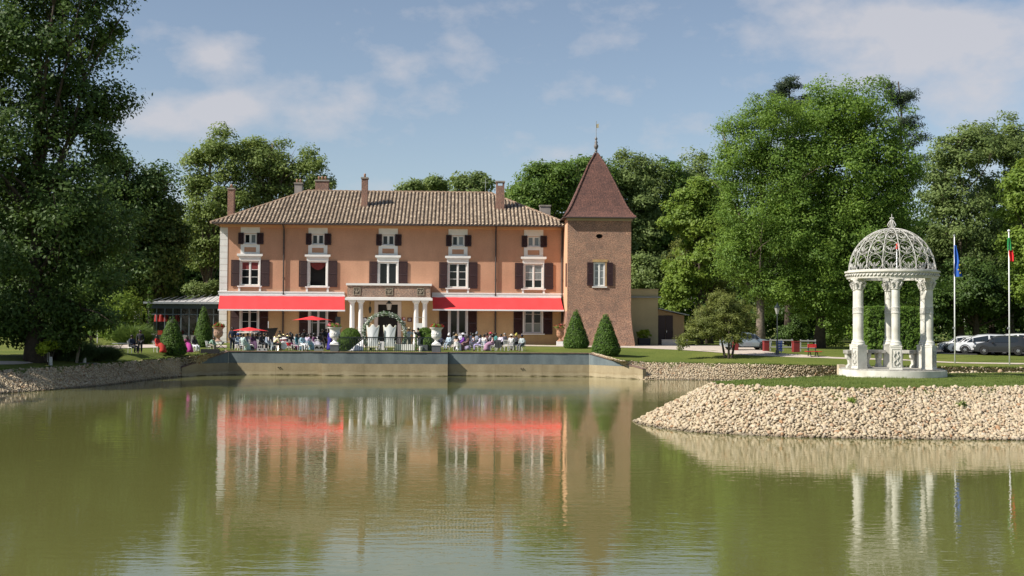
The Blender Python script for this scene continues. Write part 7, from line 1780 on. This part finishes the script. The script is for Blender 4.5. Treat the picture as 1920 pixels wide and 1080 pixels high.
# right-hand guests, facing the arch (to the left)
person(826, 658.0, 'sit', -50, 'man in dark navy suit seated beside the right white urn', 'd', NAVY, ('t', NAVY), seat='man in the navy suit by the right urn')
person(841.5, 656.2, 'sit', -35, 'person in pale blue jacket and white headscarf behind the navy-suited man', 'd', (.42, .52, .62), ('t', (.35, .42, .5)), ('wrap', WHT), seat='guest in the white headscarf')
person(856, 658.0, 'sit', 160, 'woman in straw hat and white tulle dress with her back turned', 'd', (.62, .40, .30), ('s', (.85, .84, .86)), ('long', 'k'), ('straw', (.55, .38, .18)), seat='woman in straw hat and white tulle', bodice=True)
person(868, 655.8, 'sit', -70, 'woman in purple dress under a very wide white hat', 'd', (.13, .03, .26), ('s', (.13, .03, .26)), ('short', 'k'), ('wide', (.72, .70, .74)), seat='woman under the wide white hat')
person(877, 657.6, 'sit', -75, 'woman in brown lace dress in front of the wide hat', 'b', (.10, .05, .04), ('s', (.16, .09, .09)), ('long', 'k'), seat='woman in brown lace')
person(887, 655.8, 'sit', -60, 'woman in pale lavender satin top next to the lilac suit', 'b', (.50, .50, .60), ('s', (.36, .30, .48)), ('afro', 'k'), seat='woman in lavender satin', bodice=True)
person(899.5, 658.2, 'sit', -85, 'woman in lilac trouser suit with long dark hair', 'd', (.50, .46, .64), ('t', (.36, .31, .55)), ('long', 'k'), seat='woman in the lilac suit')
person(908, 657.2, 'sit', 150, 'woman in white top and pale blue skirt with her back turned', 'd', (.72, .70, .68), ('s', (.46, .58, .68)), ('short', 'k'), seat='woman in the pale blue skirt')
person(923.5, 657.6, 'sit', -80, 'woman in mauve dress with bare shoulders', 'b', (.55, .42, .46), ('s', (.36, .21, .32)), ('afro', 'k'), seat='woman in the mauve dress', bodice=True)
person(939, 656.0, 'sit', -40, 'man in pale lilac shirt behind the chair with a black coat', 'b', (.60, .56, .68), ('t', (.06, .06, .09)), seat='man in the pale lilac shirt')
person(959, 657.2, 'sit', 165, 'man in white shirt and straw hat seen from behind', 'b', WHT, ('t', (.25, .25, .28)), ('short', 'k'), ('straw', (.66, .60, .48)), seat='man in the straw hat')
person(967.5, 656.2, 'sit', -60, 'person in dark clothes with yellow head wrap', 'd', (.03, .03, .04), ('t', (.03, .03, .04)), ('wrap', (.48, .42, .10)), seat='guest in the yellow head wrap')
person(978.5, 658.4, 'sit', -35, 'man in pale grey shirt and dark cap at the right end of the guests', 'b', (.40, .46, .48), ('t', (.10, .11, .13)), ('short', 'k'), ('cap', (.03, .03, .06)), seat='man in the dark cap')
for u, v, f, d_, kw in ((851, 652.5, -60, 'guest with big dark hair behind the straw hat woman', dict(top=(.08, .10, .12), hair=('afro', 'k'))), (863, 651.8, -50, 'guest in pale top behind the wide hat', dict(top=(.5, .5, .6), hair=('short', 'k'))),
                        (871, 650.8, -50, 'guest in black hat in the back row', dict(top=(.05, .05, .06), hat=('cap', (.01, .01, .012)))), (883, 651.8, -60, 'guest in navy in the back row left of the pale table', dict(top=NAVY)),
                        (893.5, 652.4, -60, 'guest with grey hair wrap in the back row', dict(top=(.2, .22, .3), hair=('wrap', (.2, .22, .26)))), (912, 652.2, -60, 'tall woman with long brown hair in the back row', dict(top=(.12, .05, .05), hair=('long', 'n'))),
                        (920, 652.0, -60, 'guest in red hat in the back row', dict(top=(.35, .3, .36), hat=('straw', (.5, .06, .09)))), (946, 653.2, -50, 'bald guest in dark jacket behind the lilac shirt', dict(top=(.04, .04, .06), skin='l', hair=('short', 'g'))),
                        (929, 652.6, -60, 'guest in teal in the back row by the downpipe', dict(top=(.05, .2, .2)))):
    person(u, v, 'sit', f, d_, seat=d_.replace('guest ', 'guest ', 1), **kw)
c1 = chair(gp(935, 658.2), R(170), 'white chair with a black coat over its back'); 
cb_ = gp(935, 658.2); t = empty('coat', cb_ + Vector((0, -.02, 0)), R(170), 'black coat hung over the back of a white chair', 'coat')
V = []; F = []
for i in range(9):
    x = -.25 + .5 * i / 8
    for (y, z) in ((.16, .62), (.25, .93), (.31, .95), (.33, .70), (.36, .30 + .04 * math.sin(i * 2))): V.append((x, y + .015 * math.sin(i * 1.7), z))
for i in range(8):
    for k_ in range(4): F.append((i * 5 + k_, (i + 1) * 5 + k_, (i + 1) * 5 + k_ + 1, i * 5 + k_ + 1))
MB().raw(V, F).build('cloth', cloth((.02, .022, .025)), t, smooth=True)
chair(gp(949, 658.0), R(172), 'empty white chair left of the straw-hatted man'); 
# couple and photographers
person(695, 653.6, 'stand', 170, 'bride in white with pinned-up brown hair in front of the left throne', 'l', (.8, .78, .78), ('s', (.82, .81, .82)), ('short', 'n'), seat=False, sc_=1.2, bodice=True)
person(726, 653.6, 'stand', 185, 'groom in dark suit in front of the right throne', 'd', (.03, .03, .035), ('t', (.03, .03, .035)), seat=False, sc_=1.2)
person(766, 656.8, 'photo', 60, 'photographer in pale blue shirt and camouflage trousers beside the arch', 'l', (.60, .66, .70), ('t', (.30, .30, .24)), ('short', 'n'), ('straw', (.45, .36, .22)), sc_=1.12)
person(785, 656.4, 'photo', -70, 'photographer in dark jacket beside the white display frame', 'l', (.03, .03, .028), ('t', (.45, .45, .46)), ('short', 'k'), sc_=1.12)
def camera_prop(u, v, face, label):
    b = gp(u, v); rz = R(face); off = Matrix.Rotation(rz, 3, 'Z') @ Vector((0, -.40, 1.68)); t = empty('camera_kit', b + off, rz, label, 'camera')
    MB().bb(-.07, .07, -.04, .04, -.05, .06).build('camera_body', M_black, t); MB().lathe([(.04, 0), (.045, .14), (.03, .15)], 10).build('lens', M_black, t).rotation_euler.x = R(90)
camera_prop(766, 656.8, 60, 'black camera held by the photographer in pale blue'); camera_prop(785, 656.4, -70, 'black camera held by the photographer in the dark jacket')
# left-hand guests and musicians
person(435.5, 657.0, 'stand', 20, 'tall man in navy suit standing at the left edge of the terrace', 'd', (.015, .025, .06), ('t', (.015, .02, .045)), sc_=1.1)
person(446, 656.5, 'sit', 60, 'man in pale blue shirt and blue cap under the low parasol', 'd', (.40, .52, .66), ('t', (.04, .05, .09)), hat=('cap', (.02, .05, .25)), seat='man in the blue cap')
person(456, 657.5, 'sit', 150, 'woman in pale green striped dress seen from behind', 'd', (.46, .60, .60), ('s', (.40, .55, .52)), ('short', 'k'), seat='woman in pale green stripes')
person(464.5, 654.5, 'sit', 40, 'guest in pale blue under the low parasol', 'b', (.42, .46, .62), ('t', (.1, .1, .14)), seat='guest in pale blue under the parasol')
person(473.5, 656.2, 'sit', 60, 'woman in dark plum dress under the low parasol', 'd', (.07, .025, .07), ('s', (.07, .03, .08)), ('long', 'k'), seat='woman in plum')
person(478, 653.5, 'sit', 30, 'grey-haired guest in charcoal behind the plum dress', 'd', (.08, .08, .09), ('t', (.05, .05, .06)), ('short', 'g'), seat='grey-haired guest in charcoal')
person(489, 657.2, 'sit', 80, 'broad man in black suit with white collar', 'd', (.015, .02, .032), ('t', (.02, .024, .034)), seat='broad man in black', sc_=1.06)
person(487, 651.5, 'stand', 30, 'man in dark clothes standing behind the broad man in black', 'd', (.03, .03, .035), ('t', (.03, .03, .03)), sc_=.96)
person(500, 656.8, 'sit', 100, 'woman in pale blue-grey robe next to the drummer', 'd', (.34, .40, .52), ('s', (.32, .40, .48)), ('short', 'k'), seat='woman in the blue-grey robe')
person(515, 657.4, 'lean', 100, 'drummer in cream yellow shirt and brimmed hat', 'd', (.66, .60, .36), ('t', (.03, .03, .035)), ('short', 'k'), ('straw', (.62, .56, .34)), seat='drummer')
person(548, 656.6, 'sit', 70, 'woman in magenta and black beside the drums', 'd', (.03, .03, .04), ('s', (.20, .03, .13)), ('long', 'k'), seat='woman in magenta by the drums')
person(556.5, 657.2, 'sit', 75, 'woman in teal with very long dark hair', 'd', (.02, .12, .16), ('s', (.03, .08, .13)), ('long', 'k'), seat='woman in teal')
person(567, 658.2, 'sit', 50, 'man in pale blue shirt and white trousers, legs crossed forward', 'd', (.36, .56, .68), ('t', (.72, .74, .78)), seat='man in white trousers')
person(577, 656.8, 'sit', 150, 'guest in lilac seen from behind right of the white trousers', 'd', (.50, .44, .62), ('s', (.3, .48, .6)), ('short', 'k'), seat='guest in lilac')
person(590, 656.2, 'sit', 60, 'woman in dark purple beside the parasol pole', 'd', (.16, .05, .13), ('s', (.34, .32, .42)), ('afro', 'k'), seat='woman in dark purple')
person(570.5, 652.0, 'stand', 40, 'guest in black standing behind the seated musicians', 'd', (.02, .02, .025), ('t', (.02, .02, .025)), sc_=.92)
chair(gp(596, 657.6), R(170), 'empty white chair left of the royal blue dress')
person(611, 654.5, 'stand', 30, 'person in black standing left of the royal blue dress', 'd', (.012, .013, .02), ('t', (.015, .015, .02)))
person(619.5, 656.8, 'stand', -30, 'woman in long royal blue dress standing beside the left urn', 'd', (.03, .018, .20), ('s', (.028, .02, .24)), ('long', 'k'))
for u, v, po, f, d_, kw in ((441, 654.8, 'sit', 50, 'guest in navy half hidden behind the blue cap', dict(top=NAVY)), (451, 654.2, 'sit', 60, 'dark-haired guest in charcoal behind the pale green stripes', dict(top=(.04, .045, .05))), (482.5, 655.4, 'sit', 70, 'guest in black between the plum dress and the broad man', dict(top=(.02, .02, .025))),
        (496, 654.0, 'sit', 80, 'guest in dark green behind the blue-grey robe', dict(top=(.03, .05, .04))), (524, 653.5, 'stand', 60, 'musician in black standing behind the drum kit', dict(top=(.015, .015, .018), sc_=.9)), (538, 655.0, 'sit', 90, 'musician in dark blue right of the drum kit', dict(top=(.02, .03, .07))),
        (544, 653.0, 'sit', 60, 'musician in charcoal behind the magenta skirt', dict(top=(.05, .05, .055), hat=('straw', (.05, .05, .05)))), (562, 654.5, 'sit', 70, 'guest in black behind the man in white trousers', dict(top=(.02, .02, .022))), (583, 654.0, 'sit', 70, 'guest in maroon left of the parasol pole', dict(top=(.10, .02, .03))),
        (600, 654.0, 'sit', 60, 'guest in dark grey right of the parasol pole', dict(top=(.06, .06, .07))), (604.5, 652.0, 'stand', 40, 'guest in charcoal standing behind the empty chair', dict(top=(.03, .03, .034), sc_=.94))):
    person(u, v, po, f, d_, seat=d_, **kw)
# far-left group by the cones
person(247, 662.5, 'sit', 60, 'man in navy jacket seated at the far left by the bistro table', 'd', NAVY, ('t', (.02, .022, .03)), seat='man in navy at the bistro table')
person(262.5, 662.3, 'stand', 10, 'man in dark suit and white shirt standing left of the dark cone', 'd', (.02, .02, .028), ('t', (.02, .02, .026)))
person(295, 661.2, 'sit', 70, 'woman in red seated left of the dark cone', 'd', (.48, .025, .02), ('s', (.42, .03, .02)), ('long', 'k'), seat='woman in red')
person(351, 660.8, 'sit', 40, 'woman in magenta skirt right of the dark cone', 'd', (.22, .05, .12), ('s', (.36, .03, .22)), ('long', 'k'), seat='woman in the magenta skirt')
person(364.5, 660.6, 'sit', 50, 'woman in white trousers and dark top between the cones', 'd', (.03, .03, .035), ('t', (.68, .70, .74)), ('long', 'k'), seat='woman between the cones')
person(393.5, 660.0, 'lean', 80, 'man in pale green shirt bending forward left of the wall', 'l', (.28, .44, .36), ('t', (.28, .26, .22)), ('short', 'n'), seat='man bending forward')
tag(MB().bb(-.7, .7, -.25, .25, 0, .35).build('equipment_case', M_black, loc=gp(394, 664.0)), 'low black equipment case on the grass near the wall end', 'case')
# ---- music gear
b = gp(530, 657.0); t = empty('drum_kit', b, R(20), 'red drum kit with brass cymbals beside the cream-shirted drummer', 'drums')
M_drum = mat('red_drum_shell', (.42, .015, .02), .25)
def drum(x, y, z, r_, h_, nm, tx=0):
    o = MB().lathe([(r_, 0), (r_, h_)], 18).build(nm, M_drum, t, smooth=True, angle=R(40), loc=(x, y, z)); o.rotation_euler.x = R(tx)
    for zz in (0, h_ - .03): MB().lathe([(r_ + .015, zz), (r_ + .015, zz + .035)], 18).build('hoop', M_chair, o)
    return o
drum(0, -.05, .32, .28, .42, 'bass_drum', 80); drum(-.35, -.1, .62, .18, .15, 'snare_drum'); drum(.18, .1, .80, .15, .2, 'tom_drum', 12); drum(-.14, .1, .80, .14, .18, 'tom_drum', 12); drum(.48, -.05, .35, .2, .36, 'floor_tom')
for x, y, z in ((-.55, .15, 1.12), (.5, .25, 1.22), (.2, .35, 1.32)):
    o = MB().lathe([(.25, 0), (.05, .03), (.02, .05)], 16).build('cymbal', mat('brass', (.6, .5, .25), .25, metal=.8), t, smooth=True, loc=(x, y, z)); o.rotation_euler = (R(14), R(8), 0)
    MB().tube([(x, y, 0), (x, y, z)], .012, 5).build('cymbal_stand', M_steel, t)
for x in (-.35, .48): 
    for k_ in range(3): a = k_ * 2.09; MB().tube([(x + .2 * math.cos(a), -.08 + .2 * math.sin(a), 0), (x, -.08, .36)], .012, 5).build('stand_leg', M_steel, t)
for (u, v, w_, h_, lab, mm) in ((470.5, 657.2, .28, .42, 'grey amplifier case in front of the plum dress', (.16, .16, .17)), (491.5, 658.0, .42, .22, 'wedge monitor speaker at the wall edge', (.30, .31, .30)), (598, 657.8, .38, .5, 'wide grey amplifier under the empty chair by the urn', (.22, .22, .22))):
    b = gp(u, v); t = empty('amplifier', b, R(8), lab, 'amplifier')
    MB().raw([(-w_, -.22, 0), (w_, -.22, 0), (w_, .22, 0), (-w_, .22, 0), (-w_, -.16, h_), (w_, -.16, h_), (w_, .2, h_), (-w_, .2, h_)], [(0, 3, 2, 1), (4, 5, 6, 7), (0, 1, 5, 4), (1, 2, 6, 5), (2, 3, 7, 6), (3, 0, 4, 7)]).build('cabinet', mat('amp_%d' % int(u), mm, .7), t)
    for sx in (-.5, .5): o = MB().lathe([(h_ * .3, 0), (h_ * .26, .02), (.02, -.02)], 14).build('speaker_cone', M_black, t, loc=(sx * w_, -.2, h_ * .5)); o.rotation_euler.x = R(97)
b = gp(508, 650.0); s_ = FPX / b.y; t = empty('loudspeaker', b, R(10), 'black loudspeaker with pale pole beside the drummer under the awning', 'speaker')
MB().raw([(-.28, -.25, .9), (.28, -.25, .9), (.22, .2, .9), (-.22, .2, .9), (-.55, -.4, 1.65), (.62, -.4, 1.72), (.45, .3, 1.7), (-.4, .3, 1.65)], [(0, 3, 2, 1), (4, 5, 6, 7), (0, 1, 5, 4), (1, 2, 6, 5), (2, 3, 7, 6), (3, 0, 4, 7)]).build('cabinet', M_black, t)
MB().tube([(0, 0, 0), (0, 0, .9)], .2, 8).build('stand', M_black, t); MB().tube([(-.25, 0, 1.7), (-.25, 0, 2.3)], .03, 6).build('pole_top', M_chair, t)
def cloth_table(u, v, w_, label):
    b = gp(u, v); t = empty('buffet_table', b, HPHI, label, 'table', 'white buffet tables against the house')
    MB().raw([(-w_ - .04, -.45, .03), (w_ + .04, -.45, .03), (w_ + .04, .45, .03), (-w_ - .04, .45, .03), (-w_, -.4, .76), (w_, -.4, .76), (w_, .4, .76), (-w_, .4, .76)], [(0, 3, 2, 1), (4, 5, 6, 7), (0, 1, 5, 4), (1, 2, 6, 5), (2, 3, 7, 6), (3, 0, 4, 7)]).build('tablecloth', mat('white_satin', (.82, .81, .83)), t)
    for sx in (-1, 1): MB().bb(sx * w_ * .9 - .03, sx * w_ * .9 + .03, -.3, .3, 0, .03).build('foot', M_steel, t)
cloth_table(532, 647.5, 1.5, 'white buffet table behind the drum kit'); cloth_table(570, 646.5, 1.5, 'white buffet table behind the man in white trousers'); cloth_table(890, 646.8, 1.2, 'white buffet table behind the lilac suit'); cloth_table(920, 647.2, 1.1, 'white buffet table by the right downpipe')
# inside the conservatory bay: red chairs, clothed table
for k_, u in enumerate((301, 313, 325, 340)):
    pass

# ------------------------------------------------------------------ cars
def car(u, v, face, label, paint, kind='suv', ln=4.3, group='cars parked on the right', loc=None):
    b = loc or gp(u, v); t = empty('car', b, R(face), label, 'car', group); h = {'suv': 1.6, 'van': 1.66, 'hatch': 1.46}[kind]; hw = .88
    # stations along the length (front at +x): x, z bottom, z belt/bonnet, z roof (None where no cabin)
    prof = {'suv': [(-.5, .45, .95, .96), (-.485, .32, 1.02, 1.10), (-.44, .26, 1.04, 1.38), (-.36, .24, 1.02, 1.54), (-.15, .24, 1.0, 1.60), (.05, .24, .98, 1.57), (.14, .24, .98, 1.48), (.26, .24, .98, 1.06), (.33, .24, .96, .99), (.44, .25, .88, .885), (.485, .30, .78, .785), (.5, .42, .66, .665)],
            'van': [(-.5, .45, .98, 1.0), (-.49, .30, 1.02, 1.30), (-.46, .24, 1.04, 1.52), (-.38, .22, 1.02, 1.64), (-.12, .22, 1.0, 1.66), (.06, .22, .98, 1.60), (.18, .22, .96, 1.40), (.32, .22, .94, 1.02), (.38, .22, .90, .92), (.45, .24, .82, .825), (.485, .30, .72, .725), (.5, .42, .62, .625)],
            'hatch': [(-.5, .42, .88, .90), (-.485, .30, .94, 1.08), (-.44, .22, .96, 1.30), (-.36, .2, .94, 1.42), (-.12, .2, .92, 1.46), (.05, .2, .90, 1.42), (.13, .2, .9, 1.33), (.25, .2, .9, .98), (.32, .2, .88, .90), (.44, .22, .80, .805), (.485, .28, .70, .705), (.5, .40, .60, .605)]}[kind]
    V = []; F = []; n = len(prof); k7 = 9
    for i, (x, zb, zl, zr) in enumerate(prof):
        e = 1 - .16 * max(0, abs(x) - .38) / .12; w_ = hw * e; cab = zr - zl > .04; wr = w_ * (.80 if cab else .94)
        ring = [(-w_ * .96, zb), (-w_, (zb + zl) / 2), (-w_ * .965, zl), (-wr, max(zr - .05, zl + .001)), (0, zr + (.02 if cab else .03)), (wr, max(zr - .05, zl + .001)), (w_ * .965, zl), (w_, (zb + zl) / 2), (w_ * .96, zb)]
        V += [(x * ln, y, z) for y, z in ring]
    for i in range(n - 1):
        for c in range(k7 - 1): F.append((i * k7 + c, i * k7 + c + 1, (i + 1) * k7 + c + 1, (i + 1) * k7 + c))
        F.append((i * k7 + 8, i * k7, (i + 1) * k7, (i + 1) * k7 + 8))
    F.append(tuple(range(k7))); F.append(tuple((n - 1) * k7 + c for c in range(k7 - 1, -1, -1)))
    MB().raw(V, F).build('body', paint, t, smooth=True, angle=R(32))
    def at(i, c): return Vector(V[i * k7 + c])
    M_cg = mat('car_glass', (.015, .02, .024), .03, spec=.8)
    # side windows: front and rear panes each side
    for c0, c1, sg in ((2, 3, -1), (6, 5, 1)):
        for (i0, i1, f0, f1) in ((2, 4, .25, 1.0), (4, 6, .06, 1.0), (6, 7, .05, .62)):
            lo0, lo1 = at(i0, c0), at(i1, c0); hi0, hi1 = at(i0, c1), at(i1, c1)
            if i0 == 6: a, b2, c2_, d2 = lo0.lerp(hi0, .08), lo0.lerp(lo1, .75).lerp(hi0.lerp(hi1, .75), .10), hi0.lerp(hi1, .35).lerp(lo0.lerp(lo1, .35), .15), hi0.lerp(lo0, .10)
            else:
                a, b2 = lo0.lerp(lo1, .06 + (.2 if i0 == 2 else 0)).lerp(hi0.lerp(hi1, .06), .10), lo0.lerp(lo1, .95).lerp(hi0.lerp(hi1, .95), .10)
                c2_, d2 = hi0.lerp(hi1, .95).lerp(lo0.lerp(lo1, .95), .10), hi0.lerp(hi1, .06 + (.25 if i0 == 2 else 0)).lerp(lo0.lerp(lo1, .06), .10)
            off = Vector((0, sg * .03, .012)); MB().q(a + off, b2 + off, c2_ + off, d2 + off).build('side_window', M_cg, t)
    o_ = Vector((.03, 0, .03)); MB().q(at(7, 3).lerp(at(6, 3), .1) + o_, at(7, 5).lerp(at(6, 5), .1) + o_, at(6, 5) + o_, at(6, 3) + o_).q(at(7, 3).lerp(at(6, 3), .1) + o_, at(6, 3) + o_, at(6, 5) + o_, at(7, 5).lerp(at(6, 5), .1) + o_).build('windscreen', M_cg, t)
    o_ = Vector((-.03, 0, .015)); MB().q(at(1, 3) + o_, at(2, 3) + o_, at(2, 5) + o_, at(1, 5) + o_).build('rear_window', M_cg, t)
    for sx in (.315, -.30):
        for sg in (-1, 1):
            w_ = MB().lathe([(.20, -.11), (.33, -.10), (.345, -.05), (.345, .05), (.33, .10), (.20, .11)], 22).build('wheel', mat('tyre', (.015, .015, .016), .8), t, smooth=True, angle=R(40), loc=(sx * ln, sg * (hw - .07), .345)); w_.rotation_euler.x = R(90)
            sgn = -1 if sg > 0 else 1
            MB().lathe([(.215, .105 * sgn), (.02, .118 * sgn)], 18).build('rim', mat('alloy', (.42, .43, .45), .3, metal=.7), w_)
            for k_ in range(5):
                a = k_ * 1.2566; MB().box((.115 * math.cos(a + .63), .115 * math.sin(a + .63), .117 * sgn), (.10, .055, .012), rz=a + .63).build('rim_gap', mat('tyre', (.015, .015, .016)), w_)
            MB().tube([(.42 * math.cos(q_), 0, .42 * math.sin(q_)) for q_ in [math.pi * k_ / 10 for k_ in range(11)]], .035, 5).build('wheel_arch', mat('black_trim', (.02, .02, .021), .7), t, loc=(sx * ln, sg * (hw - .015), .345))
    for sg in (-1, 1):
        MB().bb(ln * .462, ln * .488, sg * .62 - .14, sg * .62 + .14, .66 if kind != 'hatch' else .60, .80 if kind != 'hatch' else .73).build('headlight', mat('headlight_glass', (.6, .62, .64), .08), t)
        MB().bb(-ln * .497, -ln * .47, sg * .66 - .12, sg * .66 + .12, .82, 1.02).build('tail_light', mat('tail_light_red', (.35, .01, .01), .2), t)
        MB().box((ln * .16, sg * (hw + .08), 1.02), (.12, .18, .12)).build('door_mirror', M_black, t)
        MB().bb(-.36 * ln, .40 * ln, sg * hw * .985 - .03, sg * hw * .985 + .03, .235, .33).build('sill', mat('black_trim', (.02, .02, .021)), t)
    MB().bb(ln * .495, ln * .503, -.26, .26, .42, .53).build('number_plate', M_white, t); MB().bb(ln * .47, ln * .501, -.45, .45, .54, .66).build('grille', M_black, t)
    return t
P_white = mat('white_car_paint', (.74, .75, .76), .2, coat=.6); P_silver = mat('silver_car_paint', (.62, .64, .67), .3, coat=.6); P_dark = mat('graphite_car_paint', (.022, .024, .028), .3, coat=.35); P_red = mat('red_car_paint', (.32, .012, .015), .25, coat=.7); P_pale = mat('pale_blue_car_paint', (.34, .40, .44), .25, metal=.3, coat=.7)
car(1803, 660.8, 166, 'white hatchback at the left end of the car park', P_white, 'hatch', 3.9)
car(1822, 662.5, 168, 'white car half hidden behind the silver van', P_white, 'hatch', 4.0)
car(1840, 663.2, 165, 'silver people carrier left of the graphite car', P_silver, 'van', 4.4)
car(1876, 665.2, 163, 'graphite grey sport utility car in front', P_dark, 'suv', 4.25)
car(1893, 660.6, 166, 'white van with roof rails behind the graphite car', P_white, 'van', 4.8)
car(1926, 664.0, 150, 'red car at the right edge behind the graphite car', P_red, 'hatch', 4.1)
car(1398, 656.0, 8, 'pale blue-grey crossover parked behind the red post and tree trunk', P_pale, 'suv', 4.4, group=None)
b = gp(1770, 662.0); t = empty('bicycle', b, R(10), 'dark bicycle leaning left of the white hatchback', 'bicycle')
for x in (-.52, .52):
    w_ = MB().tube([(.33 * math.cos(q_ * .393), 0, .33 * math.sin(q_ * .393)) for q_ in range(16)], .02, 5, closed=True).build('wheel', M_black, t, loc=(x, 0, .34))
    for k_ in range(6): MB().tube([(.32 * math.cos(k_ * .524), 0, .32 * math.sin(k_ * .524)), (-.32 * math.cos(k_ * .524), 0, -.32 * math.sin(k_ * .524))], .004, 3).build('spoke', M_steel, w_)
MB().tube([(-.52, 0, .34), (-.05, 0, .32), (.38, 0, .80), (-.15, 0, .82), (-.52, 0, .34)], .02, 5).build('frame', M_black, t); MB().tube([(.52, 0, .34), (.38, 0, .8), (.36, 0, .98), (.36, -.25, 1.0)], .018, 5).build('fork', M_black, t); MB().tube([(-.15, 0, .82), (-.18, 0, .95)], .018, 5).build('seat_post', M_black, t); MB().bb(-.32, -.06, -.06, .06, .95, .99).build('saddle', M_black, t)
